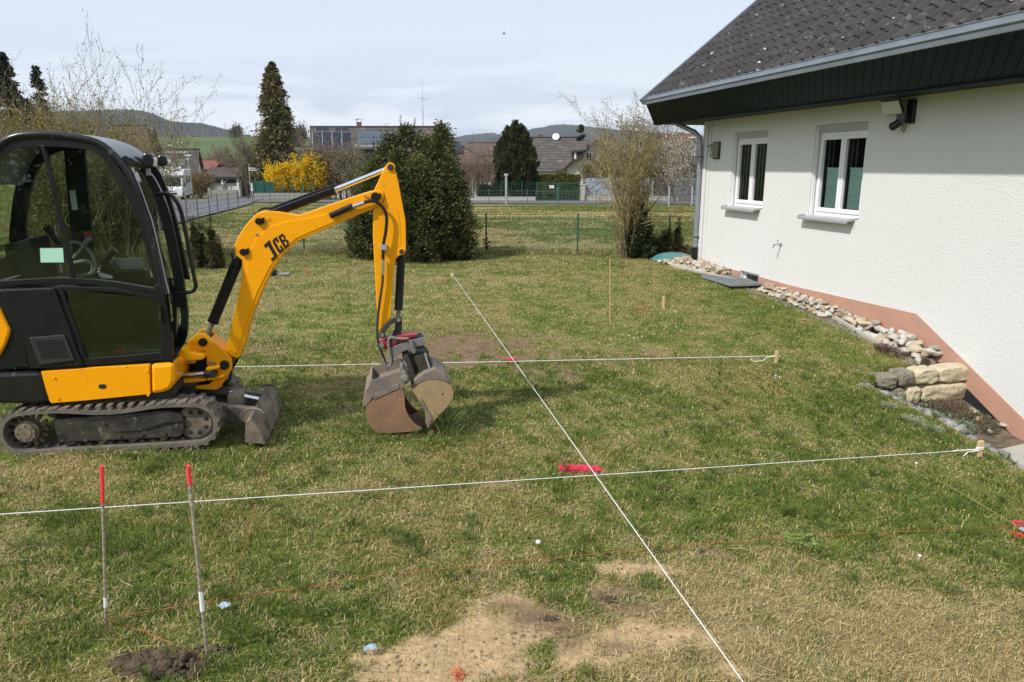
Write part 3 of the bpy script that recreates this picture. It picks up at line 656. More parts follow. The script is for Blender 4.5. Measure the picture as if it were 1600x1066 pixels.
# garden tap
t_, z_ = W(1221, 382)
tp = empty('garden_tap', hp(t_, z_, 0), 'small metal garden tap on the white wall below and left of the right window', 'tap')
mb = MB(); mb.cyl(hp(t_, z_, 0), hp(t_, z_, .16), .012, n=10); mb.cyl(hp(t_, z_, .0), hp(t_, z_, .012), .032, n=12); mb.cyl(hp(t_-.0, z_, .14), hp(t_-.01, z_-.07, .165), .013, n=10); mb.build('spout', M['alu'], tp)
mb = MB(); mb.cyl(hp(t_, z_, .08), hp(t_, z_+.07, .08), .008, n=8); mb.box(hp(t_, z_+.075, .08), HD*.08, HN*.014, UP*.01); mb.build('handle', M['alu'], tp)

# ------------------------------------------------------------------ along the house: kerb, cobbles, retaining blocks, bed
mb = MB(); prev = None; KE = []
for px, py in [(1050, 417), (1120, 433), (1180, 446), (1240, 470), (1300, 496), (1340, 520), (1385, 545), (1408, 556)]:
    P = on_g(px, py); KE.append(P)
for a, b in zip(KE[:-1], KE[1:]):
    d = (b-a); L_ = d.length; d.normalize(); nr = Vector((-d.y, d.x, 0)); nr.normalize()
    m_ = (a+b)/2; zc = g(m_.x, m_.y); mb.box(Vector((m_.x, m_.y, (a.z+b.z)/2-.03)), d*(L_+.002), nr*.06, UP*.16)
kerb = mb.build('kerb', M['concrete'], bevel=.008, tag=('grey concrete edging kerb between the lawn and the cobbles beside the house', 'kerb'))
ncb = 0; placed = []
stone_cols = [M[x] for x in ('s0', 's1', 's2', 's3')] if 's0' in M else []
SC = [((.54, .50, .43), (.42, .38, .31)), ((.50, .41, .27), (.56, .49, .37)), ((.38, .35, .30), (.28, .25, .21)), ((.44, .32, .2), (.34, .25, .17)), ((.60, .58, .53), (.46, .43, .38))]
SM = [mat('cobble_stone', c1, .8, var=(9, .8, c2), bump=(14, .5, .01), spec=.3) for c1, c2 in SC]
SBLUE = mat('cobble_stone_bluegrey', (.17, .20, .20), .7, var=(8, .7, (.24, .26, .25)))
protos = []
for q in range(12):
    mb = MB(); mb.blob((0, 0, 0), (1.0, .78+.1*rnd.random(), .62+.12*rnd.random()), q, 10, 7, .36)
    mb.v = list(mb.v); me_o = mb.build('cobble', SM[q % 5], smooth=True, loc=(0, 0, 0), merge=True); shade_auto(me_o, 38); protos.append(me_o)
def ke_e(t):   # how far from the wall the kerb runs at t
    L_ = [((k-HC).dot(HD), (k-HC).dot(HN)) for k in KE]
    return float(np.interp(t, [a for a, _ in L_], [b for _, b in L_]))
tries = 0; first = [True]*12
def put_stone(P, r, q=None, lab='pale rounded cobble in the heap of cobbles between kerb and house wall', grp='cobbles along the house wall', m=None):
    q = rnd.randrange(12) if q is None else q
    if first[q]: o = protos[q]; first[q] = False
    else: o = protos[q].copy(); C.objects.link(o)
    if m: o.data = o.data.copy(); o.data.materials[0] = m
    o.location = P; o.scale = (r*rnd.uniform(1.0, 1.45), r*rnd.uniform(.8, 1.1), r*rnd.uniform(.7, 1.0)); o.rotation_euler = (rnd.uniform(-.35, .35), rnd.uniform(-.35, .35), rnd.uniform(0, 6.28))
    settag(o, lab, 'stone', grp); return o
for layer in range(2):
    tr = 0
    while tr < 7000 and len(placed) < (228 if layer == 0 else 276):
        tr += 1
        t = -.75 + 7.55*rnd.random()**.72; emax = ke_e(t)-.04
        if emax < .1: emax = .3
        e = rnd.uniform(.06, max(.12, emax)); r = rnd.uniform(.040, .070)*(1.0 if t < 4 else 1.0+.14*(t-4))
        if 1.35 < t < 2.75 and e > .02 and e < .8: continue
        if layer and e > emax*.75: continue
        P = hp(t, 0, e); z = g(P.x, P.y) + .03 + (.06 if layer else 0) + max(0, .10*(1-e/emax))*(1 if t > 4 else .4)
        if any((P.x-a.x)**2+(P.y-a.y)**2 < (.80*(r+ra))**2 and l_ == layer for a, ra, l_ in placed): continue
        q_ = rnd.randrange(12); cn = ['chalky white', 'ochre yellow', 'greyish tan', 'warm brown', 'bright white'][q_ % 5]
        zn = 'by the downpipe and the steel grate' if t < 1.4 else ('below the two windows, between kerb and plinth' if t < 4.9 else 'in the wide heap above the sandstone blocks')
        P.z = z; placed.append((P, r, layer)); put_stone(P, r, q_, cn+' rounded cobble '+zn)
# three stones that stand out
for px, py, lab, m_, r in ((1272, 474, 'bluish grey cobble near the kerb among pale stones, beside the wall', SBLUE, .085), (1393, 511, 'dark grey cobble high in the pale heap below the plinth bend', SBLUE, .075)):
    P = on_g(px, py); P.z += .10; put_stone(P, r, None, lab, 'cobbles along the house wall', m_)
# bed stones
for px, py, r in [(1413, 537, .09), (1536, 631, .10), (1518, 639, .10), (1530, 646, .08), (1545, 650, .07), (1552, 655, .07), (1558, 661, .06), (1508, 622, .05), (1566, 668, .10), (1583, 670, .10), (1571, 660, .06), (1547, 673, .06), (1590, 662, .05), (1520, 625, .05), (1600, 668, .08), (1549, 642, .05)]:
    P = on_z(px, py, -.80 if py < 650 else -.93); P.z = g(P.x, P.y)+r*.4; r *= .62; put_stone(P, r, None, 'pale stone lying in the planted bed below the sandstone blocks', 'stones in the planted bed')
# retaining blocks
def rock_block(a, b, z0, z1, dep, m, lab, seed):
    a = Vector(a); b = Vector(b); d = (b-a).normalized(); nr = Vector((d.y, -d.x, 0)); nr = nr if nr.y < 0 else -nr
    L_ = (b-a).length; mb = MB(); nx_, nz_ = 10, 6; q = random.Random(seed); V = []; F = []
    def P_(u, v, w):   # superellipsoid-ish box
        return a + d*(L_*(u*.5+.5)) + UP*((z0+z1)/2+(z1-z0)*.5*v) - nr*(dep*(w*.5-.5)*-1) 
    import itertools
    grid = {}
    def add(u, v, w):
        k = (round(u, 4), round(v, 4), round(w, 4))
        if k not in grid:
            p4 = (abs(u)**6+abs(v)**6+abs(w)**6)**(1/6)
            uu, vv, ww = u/p4, v/p4, w/p4
            jit = .022
            P = (a+b)/2 + d*(L_/2*uu) + UP*((z1-z0)/2*vv) + nr*(dep/2*ww); P.z += (z0+z1)/2 - (a.z+b.z)/2
            P += Vector((q.uniform(-jit, jit), q.uniform(-jit, jit), q.uniform(-jit, jit)*.7)); grid[k] = len(V); V.append(P)
        return grid[k]
    n_ = 7; s = [-1+2*i/n_ for i in range(n_+1)]
    for ax in range(3):
        for sg in (-1, 1):
            for i in range(n_):
                for j in range(n_):
                    c4 = []
                    for (x, y) in ((s[i], s[j]), (s[i+1], s[j]), (s[i+1], s[j+1]), (s[i], s[j+1])):
                        uvw = [0, 0, 0]; uvw[ax] = sg; uvw[(ax+1) % 3] = x; uvw[(ax+2) % 3] = y; c4.append(add(*uvw))
                    F.append(tuple(c4))
    mb.quadmesh(V, F); o = mb.build('sandstone_block', m, merge=True, tag=(lab, 'stone block', 'sandstone blocks of the small retaining wall')); shade_auto(o, 50)
    ms = o.modifiers.new('sub', 'SUBSURF'); ms.levels = ms.render_levels = 1
    return o
BA = Vector((4.45, 8.66, 0)); BB = Vector((5.78, 9.02, 0)); BL = (BB-BA)
def bz(u0, u1, z0, z1, m, lab, sd): return rock_block(BA+BL*u0, BA+BL*u1, z0, z1, .24, m, lab, sd)
bz(.62, 1.0, -.53, -.33, M['sand'], 'yellow sandstone block at the right end of the top row against the house', 1)
bz(.36, .61, -.52, -.33, M['sand'], 'yellow sandstone block second from the right in the top row of the low wall', 2)
bz(.19, .35, -.52, -.33, M['mossy'], 'mossy grey block in the middle of the top row of the low wall', 3)
bz(-.04, .18, -.54, -.37, M['mossy'], 'rounded dark mossy block at the left end of the top row of the low wall', 4)
bz(.45, 1.01, -.77, -.54, M['sand'], 'long yellow sandstone block in the bottom row at the right of the low wall', 5)
bz(.29, .44, -.77, -.54, M['sand'], 'short pale block in the bottom row between a mossy block and the long sandstone', 6)
bz(.10, .28, -.77, -.55, M['mossy'], 'mossy brown block at the left end of the bottom row of the low wall', 7)
# rough bed edging
pe = [Vector((x, y, 0)) for x, y in ((4.06, 8.24), (4.20, 7.88), (4.38, 7.60), (4.60, 7.36), (4.83, 7.12), (5.05, 6.82), (5.25, 6.55), (5.4, 6.3))]
mb = MB(); q = random.Random(5); n_ = 0
for a, b in zip(pe[:-1], pe[1:]):
    L_ = (b-a).length; k = max(2, int(L_/.05))
    for i in range(k):
        P = a.lerp(b, (i+.5)/k); z = g(P.x-.12, P.y-.10)-.03
        s_ = q.uniform(.04, .085); mb.blob((P.x+q.gauss(0, .03), P.y+q.gauss(0, .03), z-.03+q.uniform(-.015, .02)), (s_*1.2, s_, s_*.8), 100+n_, 8, 5, .45); n_ += 1
mb.build('bed_edging', M['kerb'], tag=('rough mossy stone edging between the lawn and the planted bed', 'edging'), smooth=True)
# concrete slab at the lower right
mb = MB(); sl = [(5.36, 6.5), (5.12, 7.1), (5.05, 7.55), (5.95, 7.95), (6.5, 6.0), (5.7, 5.6)]
mb.prism([Vector((x, y, -.97)) for x, y in sl], Vector((0, 0, -.3))); mb.build('path', M['concrete'], bevel=.01, tag=(None, None, None, 'structure'))
# light well grate
P = on_g(1140, 436)
gt = empty('light_well_grate', (P.x, P.y, P.z), 'flat grey steel grate over the light well by the cellar window', 'grate')
cpos = hp(2.02, 0, .42); zt_ = g(cpos.x, cpos.y)+.045
mb = MB()
for s_ in (-1, 1): mb.box(cpos+HD*(.58*s_)+UP*zt_, HD*.03, HN*.62, UP*.04); mb.box(cpos+HN*(.31*s_)+UP*zt_, HD*1.13, HN*.03, UP*.038)
mb.build('rim', M['grate'], gt, bevel=.003)
mb = MB()
for i in range(34): mb.box(cpos+HD*(-.55+i*.0333)+UP*(zt_+.004), HD*.016, HN*.60, UP*.02)
for i in range(9): mb.box(cpos+HN*(-.27+i*.0675)+UP*(zt_+.002), HD*1.1, HN*.012, UP*.018)
mb.build('bars', M['grate'], gt)
mb = MB(); mb.box(cpos+UP*(zt_-.03), HD*1.06, HN*.56, UP*.01); mb.build('well', M['seat'], gt)
# green domed lid
P = on_g(1052, 407)
mb = MB(); r0 = .52; V = []; F = []; n_ = 40; prof_ = [(1.0, 0), (1.0, .02), (.93, .03), (.9, .05), (.75, .105), (.5, .15), (.25, .17), (.02, .175)]
for (r_, h_) in prof_:
    for i in range(n_):
        a_ = 2*math.pi*i/n_; V.append(Vector((P.x+.0+r0*r_*math.cos(a_), P.y+r0*r_*math.sin(a_), P.z+.01+h_)))
for j in range(len(prof_)-1):
    for i in range(n_): F.append((j*n_+i, j*n_+(i+1) % n_, (j+1)*n_+(i+1) % n_, (j+1)*n_+i))
F.append(tuple((len(prof_)-1)*n_+i for i in range(n_))); mb.quadmesh(V, F)
o = mb.build('tank_lid', M['dome'], smooth=True, tag=('round green plastic tank lid lying in the lawn by the house corner', 'lid')); shade_auto(o, 30)
# ------------------------------------------------------------------ the mini excavator
PS = math.radians(9.5); XF = Vector((math.cos(PS), math.sin(PS), 0)); XL = Vector((-math.sin(PS), math.cos(PS), 0))
XO = Vector((-3.0588, 5.2405, 0.0))
def mp(x, z, l): return XO + XF*x + XL*l + UP*z
def r0(x, y): return (x, y)
def r1(x, y): return (x/3.8075, 180+y/3.8075)
def r2(x, y): return (x/3.478, 440+y/3.478)
def r3(x, y): return (260+x/2.318, 240+y/2.318)
def r4(x, y): return (540+x/4.845, 480+y/4.845)
def r6(x, y): return (530+x/4.265, 170+y/4.265)
def r7(x, y): return (240+x/6.664, 560+y/6.664)
def r8(x, y): return (260+x/7.614, 480+y/7.614)
def on_m(p, l):          # photo survey point -> machine coordinates (x, z) on the plane at lateral l
    P = on_plane(p[0], p[1], XO+XL*l, XL); v = P-XO; return v.dot(XF), P.z
def mpts(R, pts, l, l2=None): return [mp(*on_m(R(*p), l), l if l2 is None else l2) for p in pts]
ex = empty('mini_excavator', mp(0, 0, .45), 'yellow and black mini excavator with enclosed cab, rubber tracks and open clamshell bucket', 'excavator')
def prismM(name, R, pts, l0, l1, m, parent=None, bevel=.006, trace=None, smooth=False):
    mb = MB(); tl = l0 if trace is None else trace
    P = [mp(*on_m(R(*p), tl), l0) for p in pts]; mb.prism(P, XL*(l1-l0))
    return mb.build(name, m, parent or ex, bevel=bevel)
def add_prism(mb, R, pts, l0, l1, trace=None):
    tl = l0 if trace is None else trace
    mb.prism([mp(*on_m(R(*p), tl), l0) for p in pts], XL*(l1-l0))
def circ(c, r, n=24): return [(c[0]+r*math.cos(2*math.pi*i/n), c[1]+r*math.sin(2*math.pi*i/n)) for i in range(n)]
def resample(pts, n):
    P = np.array(pts, float); d = np.r_[0, np.cumsum(np.hypot(*np.diff(P, axis=0).T))]; t = np.linspace(0, d[-1], n)
    return list(zip(np.interp(t, d, P[:, 0]), np.interp(t, d, P[:, 1])))
def spline(pts, n):    # smooth Catmull-Rom through the points
    P = [pts[0]]+list(pts)+[pts[-1]]; out = []
    for i in range(1, len(P)-2):
        for k in range(6):
            t = k/6; a, b, c, d = P[i-1], P[i], P[i+1], P[i+2]
            out.append(tuple(.5*((2*b[j])+(-a[j]+c[j])*t+(2*a[j]-5*b[j]+4*c[j]-d[j])*t*t+(-a[j]+3*b[j]-3*c[j]+d[j])*t**3) for j in (0, 1)))
    out.append(pts[-1]); return resample(out, n)
def strip(mb, R, A, B, l0, l1, n=40, trace=None, sm=True, closed=False):
    """plate between two traced polylines, thickened laterally"""
    f = spline if sm else resample
    a = f(A, n); b = f(B, n); tl = l0 if trace is None else trace
    for i in range(n-1):
        q = [mp(*on_m(R(*p), tl), l0) for p in (a[i], a[i+1], b[i+1], b[i])]; q2 = [p+XL*(l1-l0) for p in q]
        mb.face(q); mb.face(q2[::-1]); mb.face([q[0], q2[0], q2[1], q[1]]); mb.face([q[3], q[2], q2[2], q2[3]])
        if i == 0: mb.face([q[0], q[3], q2[3], q2[0]])
        if i == n-2: mb.face([q[1], q2[1], q2[2], q[2]])

# --- undercarriage
def track(l0, l1):
    xa, xb, R_, zc = -.565, .628, .172, .172
    def loop(r, n=14):
        P = []
        for i in range(n+1):
            a = math.pi/2 - math.pi*i/n; P.append((xb+r*math.cos(a), zc+r*math.sin(a)))
        for i in range(n+1):
            a = -math.pi/2 - math.pi*i/n; P.append((xa+r*math.cos(a), zc+r*math.sin(a)))
        # top run sags a little
        for i in range(1, 12):
            x = xa+(xb-xa)*i/12; P.append((x, zc+r+.012*math.sin(math.pi*i/12)*-1+.014*math.sin(3*math.pi*i/12)))
        return P
    A = loop(R_); B = loop(R_-.030); n = len(A); mb = MB()
    for i in range(n):
        j = (i+1) % n
        q = [mp(*A[i], l0), mp(*A[j], l0), mp(*B[j], l0), mp(*B[i], l0)]; q2 = [p+XL*(l1-l0) for p in q]
        mb.face(q[::-1]); mb.face(q2); mb.face([q[0], q[1], q2[1], q2[0]]); mb.face([q[3], q2[3], q2[2], q[2]])
    # lugs
    seg_ = 2*(xb-xa)+2*math.pi*R_; K = 46
    def pos(s, r):
        s %= seg_; L_ = xb-xa
        if s < L_: return (xa+s, zc+r, 0, 1)
        s -= L_
        if s < math.pi*R_: a = math.pi/2 - s/R_; return (xb+r*math.cos(a), zc+r*math.sin(a), math.cos(a), math.sin(a))
        s -= math.pi*R_
        if s < L_: return (xb-s, zc-r, 0, -1)
        s -= L_; a = -math.pi/2 - s/R_; return (xa+r*math.cos(a), zc+r*math.sin(a), math.cos(a), math.sin(a))
    for k in range(K):
        x, z, nx_, nz_ = pos(k*seg_/K, R_+.006); nv = XF*nx_+UP*nz_; tv = XF*nz_-UP*nx_
        for (la, lb, sh) in ((l0+.0, l0+(l1-l0)*.47, .0), (l0+(l1-l0)*.53, l1, .022)):
            mb.box(mp(x, z, (la+lb)/2)+tv*sh, nv*.018, tv*.034, XL*(lb-la))
        x, z, nx_, nz_ = pos((k+.5)*seg_/K, R_-.036); nv = XF*nx_+UP*nz_; tv = XF*nz_-UP*nx_
        mb.box(mp(x, z, (l0+l1)/2), nv*.02, tv*.028, XL*.07)
    return mb.build('rubber_track', M['rubber'], ex)
for (l0, l1, sgn) in ((0.0, .23, 1), (.75, .98, -1)):
    tr = track(l0, l1)
    lf = l0+.035 if sgn > 0 else l1-.035; sg = 1 if sgn > 0 else -1
    # track frame
    mb = MB(); fr = [(-.36, .075), (-.37, .26), (.44, .285), (.53, .26), (.555, .20), (.54, .10), (.50, .068)]
    mb.prism([mp(x, z, min(lf, lf+sg*.12)) for x, z in fr], XL*.12); o = mb.build('track_frame', M['dirtyblack'], tr, bevel=.008)
    mb = MB(); f2 = [(.02, .155), (.06, .270), (.48, .272), (.545, .235), (.545, .20), (.40, .188), (.33, .165), (.26, .145), (.06, .14)]
    mb.prism([mp(x, z, lf-sg*.012 if sg > 0 else lf+.0) for x, z in f2], XL*.012)
    for x, z in ((-.16, .085), (.08, .10), (.24, .10), (.40, .10), (-.02, .21), (.27, .21)): mb.cyl(mp(x, z, lf-sg*.014), mp(x, z, lf+sg*.01), .014, n=10)
    mb.build('frame_cover', M['dirtyblack'], o, bevel=.003)
    # sprocket with hub motor
    mb = MB(); cx, cz = -.565, .172
    mb.cyl(mp(cx, cz, lf+sg*.01), mp(cx, cz, lf+sg*.08), .085, n=28); mb.cyl(mp(cx, cz, lf-sg*.02), mp(cx, cz, lf+sg*.02), .07, n=28); mb.cyl(mp(cx, cz, lf-sg*.025), mp(cx, cz, lf), .045, n=20)
    for k in range(8):
        a = k*math.pi/4; mb.cyl(mp(cx+.058*math.cos(a), cz+.058*math.sin(a), lf-sg*.028), mp(cx+.058*math.cos(a), cz+.058*math.sin(a), lf), .007, n=8)
    for k in range(14):
        a = k*2*math.pi/14; mb.box(mp(cx+.105*math.cos(a), cz+.105*math.sin(a), (l0+l1)/2), XF*math.cos(a)*.05+UP*math.sin(a)*.05, XF*-math.sin(a)*.025+UP*math.cos(a)*.025, XL*.035)
    shade_auto(mb.build('drive_sprocket', M['muddy'], tr, merge=True))
    mb = MB(); cx = .625
    mb.cyl(mp(cx, cz, lf+sg*.03), mp(cx, cz, lf+sg*.11), .135, n=32); mb.cyl(mp(cx, cz, lf+sg*.02), mp(cx, cz, lf+sg*.03), .118, n=32)
    idl = shade_auto(mb.build('idler_wheel', M['muddy'], tr, merge=True))
    for k in range(8):
        mb = MB(); a = k*math.pi/4+.3; mb.cyl(mp(cx+.088*math.cos(a), cz+.088*math.sin(a), lf+sg*.0185), mp(cx+.088*math.cos(a), cz+.088*math.sin(a), lf+sg*.022), .018, n=14); mb.build('wheel_hole', M['seat'], idl)
    mb = MB()
    for x in (-.28, -.06, .16, .38): mb.cyl(mp(x, .085, lf+sg*.03), mp(x, .085, lf+sg*.13), .042, n=16)
    shade_auto(mb.build('track_rollers', M['muddy'], tr))
mb = MB(); mb.box(mp(.03, .22, .49), XF*.75, XL*.54, UP*.15); mb.box(mp(.03, .30, .49), XF*.5, XL*.50, UP*.10); mb.build('chassis', M['darkmetal'], ex, bevel=.01)
mb = MB(); mb.cyl(mp(.0, .28, .49), mp(.0, .42, .49), .27, n=36); mb.cyl(mp(.0, .40, .49), mp(.0, .435, .49), .35, n=36); shade_auto(mb.build('slew_ring', M['darkmetal'], ex))
# --- dozer blade
mb = MB(); pf = [(950, 880), (956, 668), (1005, 630), (1100, 735), (1128, 800), (1168, 905), (1110, 892)]
add_prism(mb, r7, pf, 0.0, .98); bl = mb.build('dozer_blade', M['muddy'], ex, bevel=.006)
mb = MB(); x0, z0 = on_m(r7(1000, 640), 0.)
for l in (.12, .80): mb.tube([mp(x0+.0+.09*math.cos(a), z0-.012+.03*math.sin(a), l+.07*0+.0+.09*0) + XL*(.09*math.sin(a)) for a in np.linspace(0.2, 2.9, 10)], .008, 6)
mb.build('blade_ridge', M['muddy'], bl)
xb1, zb1 = on_m(r7(960, 660), .0)
for l in (.24, .66):
    mb = MB(); mb.prism([mp(.55, .27, l), mp(.62, .275, l), mp(xb1+.03, zb1+.02, l), mp(xb1+.03, zb1-.10, l), mp(.55, .13, l)], XL*.075); mb.build('blade_arm', M['muddy'], ex, bevel=.006)
mb = MB(); mb.cyl(mp(.42, .345, .49), mp(.80, .27, .49), .045, n=20); c1 = shade_auto(mb.build('blade_cylinder', M['darkmetal'], ex))
mb = MB(); mb.cyl(mp(.78, .272, .49), mp(xb1+.02, .20, .49), .02, n=14); shade_auto(mb.build('rod', M['chrome'], c1))
mb = MB(); mb.box(mp(.86, .22, .49), XF*.12, XL*.20, UP*.12); mb.build('blade_bracket', M['muddy'], ex, bevel=.01)
mb = MB(); mb.box(mp(.52, .40, .38), XF*.17+UP*.02, XL*.14, UP*.012-XF*.0); mb.box(mp(.52, .36, .38), XF*.10, XL*.10, UP*.08); mb.build('hose_plate', M['darkmetal'], ex, bevel=.003)
# --- upper body
NS = .045
prismM('side_skirt', r2, [(222, 490), (500, 470), (808, 452), (812, 455), (817, 612), (640, 630), (460, 648), (278, 662), (262, 640)], NS, .93, M['yellow'], bevel=.012)
nose = []
P = [(816, 452), (900, 446), (940, 440), (950, 470), (950, 545), (925, 590), (880, 606), (819, 614)]
prismM('nose_cover', r2, P, NS+.003, .90, M['yellow'], bevel=.028)
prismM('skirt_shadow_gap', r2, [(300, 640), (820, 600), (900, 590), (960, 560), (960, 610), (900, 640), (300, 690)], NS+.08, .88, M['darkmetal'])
prismM('counterweight', r2, [(-420, 500), (-300, 505), (60, 495), (218, 490), (272, 655), (200, 668), (0, 668), (-300, 655), (-420, 600)], NS-.012, .95, M['blackgloss'], bevel=.03)
# yellow slots and bolts
mb = MB()
for c in ((548, 570), (566, 570)): add_prism(mb, r2, circ(c, 12, 16), NS-.0, NS-.003)
add_prism(mb, r2, [(548, 558), (566, 558), (566, 582), (548, 582)], NS-.0, NS-.0035); mb.build('skirt_slot', M['seat'], ex)
mb = MB()
for c in ((295, 523), (316, 637), (801, 488), (806, 618)):
    x, z = on_m(r2(*c), NS); mb.cyl(mp(x, z, NS), mp(x, z, NS-.008), .010, n=8)
mb.build('skirt_bolt', M['yellow'], ex, bevel=.002)
prismM('yellow_side_panel', r2, [(-250, 60), (-60, 80), (0, 150), (22, 200), (52, 262), (48, 290), (30, 340), (0, 398), (-60, 440), (-250, 440)], NS-.010, NS+.10, M['yellow'], bevel=.015)
prismM('rear_body', r2, [(-400, 30), (0, 40), (60, 30), (150, 300), (160, 470), (0, 490), (-400, 490)], NS+.01, .93, M['black'], bevel=.02)
prismM('side_panel', r2, [(6, 42), (288, 32), (300, 50), (452, 462), (160, 478), (130, 300), (60, 120)], NS-.005, NS+.12, M['black'], bevel=.012)
vb = prismM('vent_frame', r2, [(155, 305), (350, 290), (405, 430), (215, 455)], NS-.016, NS+.02, M['ventgrey'], bevel=.004)
mb = MB()
for i in range(14):
    for j in range(8):
        u0, v0 = (i+.12)/14, (j+.12)/8; u1, v1 = (i+.8)/14, (j+.7)/8
        q = lambda u, v: ((185*(1-u)+338*u)*(1-v)+(225*(1-u)+378*u)*v, (322*(1-u)+315*u)*(1-v)+(425*(1-u)+415*u)*v)
        sh = .035 if j % 2 else 0
        add_prism(mb, r2, [q(u0+sh, v0), q(u1+sh, v0), q(u1+sh, v1), q(u0+sh, v1)], NS-.0165, NS-.018)
mb.build('vent_slots', mat('vent_black', (.003, .003, .003), .9), vb)
# --- cab
CO = [(-150, 1030), (-190, 800), (-185, 600), (-150, 400), (-90, 250), (0, 155), (60, 120), (130, 103), (250, 97), (400, 110), (520, 130), (600, 160), (660, 200), (720, 255), (770, 320), (820, 420), (880, 600), (930, 800), (975, 1000), (992, 1066)]
CI = [(-110, 1030), (-140, 800), (-132, 620), (-100, 430), (-50, 310), (0, 248), (60, 208), (120, 190), (250, 185), (400, 192), (520, 208), (580, 232), (640, 292), (700, 400), (770, 520), (828, 650), (868, 800), (900, 920), (925, 1030), (932, 1066)]
CM = [((a[0]*.55+b[0]*.45), (a[1]*.55+b[1]*.45)) for a, b in zip(CO, CI)]
NL, FL = .06, .80
cab = MB(); strip(cab, r1, CM, CI, NL+.004, NL+.045, 60)
cabo = cab.build('cab', M['black'], ex, merge=True); shade_auto(cabo)
mb = MB(); co = spline([((a[0]*.8+b[0]*.2), (a[1]*.8+b[1]*.2)) for a, b in zip(CO, CI)], 60); pth = [mp(*on_m(r1(*p), NL), NL+.012) for p in co]
mb.tube(pth, .026, 12); shade_auto(mb.build('roof_rail', M['blackgloss'], cabo), 60)
# near lower rails, door frame, pillars
def bar_px(mb, R, pts, w, l0, l1, trace=None):   # constant width strip around a centre line (px of zoom)
    a, b = [], []
    for i, p in enumerate(pts):
        q0 = pts[max(i-1, 0)]; q1 = pts[min(i+1, len(pts)-1)]; d = np.array([q1[0]-q0[0], q1[1]-q0[1]], float); d /= np.hypot(*d); nn = (-d[1], d[0])
        a.append((p[0]+nn[0]*w/2, p[1]+nn[1]*w/2)); b.append((p[0]-nn[0]*w/2, p[1]-nn[1]*w/2))
    strip(mb, R, a, b, l0, l1, max(8, len(pts)*5), trace)
mb = MB()
bar_px(mb, r1, [(-160, 1010), (0, 1003), (200, 990), (400, 985), (650, 1005), (935, 1052)], 34, NL, NL+.05)
bar_px(mb, r1, [(250, 180), (290, 340), (340, 560), (395, 800), (432, 985)], 22, NL+.002, NL+.045)
bar_px(mb, r2, [(318, 30), (360, 160), (420, 320), (462, 440)], 30, NL, NL+.05)
bar_px(mb, r2, [(440, 438), (650, 424), (900, 400)], 36, NL+.001, NL+.05)
bar_px(mb, r2, [(310, 36), (600, 48), (890, 92)], 22, NL+.001, NL+.05)
strip(mb, r2, [(875, 0), (905, 150), (930, 300), (937, 436)], [(835, 30), (860, 150), (872, 300), (872, 420)], NL-.002, NL+.05, 16)
mb.build('door_frame', M['black'], cabo, bevel=.004)
# door lower glass
mb = MB(); mb.face(mpts(r2, [(345, 40), (875, 95), (885, 405), (465, 430)], NL+.02)); mb.build('door_glass', M['cabglass_dark'], cabo)
mb = MB(); ii = spline(CI, 50); mb.face(mpts(r1, ii+[(432, 990), (200, 990)], NL+.02)); mb.build('side_window', M['cabglass'], cabo)
# far side wall of the cab: same outline, set at the far lateral, slightly narrower
FS = .985
cc = on_m(r1(400, 700), NL)
def farp(p, l, s=FS):
    x, z = on_m(r1(*p), NL); return mp(cc[0]+(x-cc[0])*s, z if s == 1 else cc[1]+(z-cc[1])*s, l)
mb = MB(); a = spline(CO, 60); b = spline(CI, 60)
for i in range(59):
    q = [farp(p, FL) for p in (a[i], a[i+1], b[i+1], b[i])]; q2 = [v-XL*.04 for v in q]
    mb.face(q); mb.face(q2[::-1]); mb.face([q[0], q[1], q2[1], q2[0]]); mb.face([q[2], q[3], q2[3], q2[2]])
far_o = mb.build('far_side_frame', M['black'], cabo)
mb = MB(); X0 = on_m(r1(450, 300), FL)
bar_px(mb, r1, [(455, 190), (470, 400), (490, 620), (515, 860), (520, 1000)], 120, FL-.05, FL-.01, trace=FL)
bar_px(mb, r1, [(-10, 230), (100, 260), (140, 420), (145, 600), (160, 760)], 30, FL-.04, FL-.01, trace=FL)
mb.build('far_pillar', M['black'], cabo)
mb = MB(); mb.face([farp(p, FL-.02) for p in b]); mb.build('far_window', M['cabglass'], cabo)
# roof skin and rear skin lofted between the two frames
mb = MB(); K = 8; V = []; lo_i, hi_i = 10, 45
for i in range(60):
    for k in range(K+1):
        t = k/K; l = NL+.03+(FL-.03-NL)*t; bulge = .028*math.sin(math.pi*t)
        x, z = on_m(r1(*a[i]), NL); s = 1+(FS-1)*t; xx = cc[0]+(x-cc[0])*s; zz = cc[1]+(z-cc[1])*s
        V.append(mp(xx+bulge*.4, zz+bulge*.6-.008, l))
roofF = [(i*(K+1)+k, (i+1)*(K+1)+k, (i+1)*(K+1)+k+1, i*(K+1)+k+1) for i in range(14, 40) for k in range(K)]
mb.quadmesh(V, roofF); o = mb.build('roof', M['roofgrey'], cabo, merge=True, smooth=True)
mb = MB(); mb.quadmesh(V, [(i*(K+1)+k, (i+1)*(K+1)+k, (i+1)*(K+1)+k+1, i*(K+1)+k+1) for i in range(0, 3) for k in range(K)]); mb.build('rear_panel', M['black'], cabo)
mb = MB(); mb.quadmesh(V, [(i*(K+1)+k, (i+1)*(K+1)+k, (i+1)*(K+1)+k+1, i*(K+1)+k+1) for i in range(3, 14) for k in range(K)]); mb.build('rear_window', M['cabglass'], cabo)
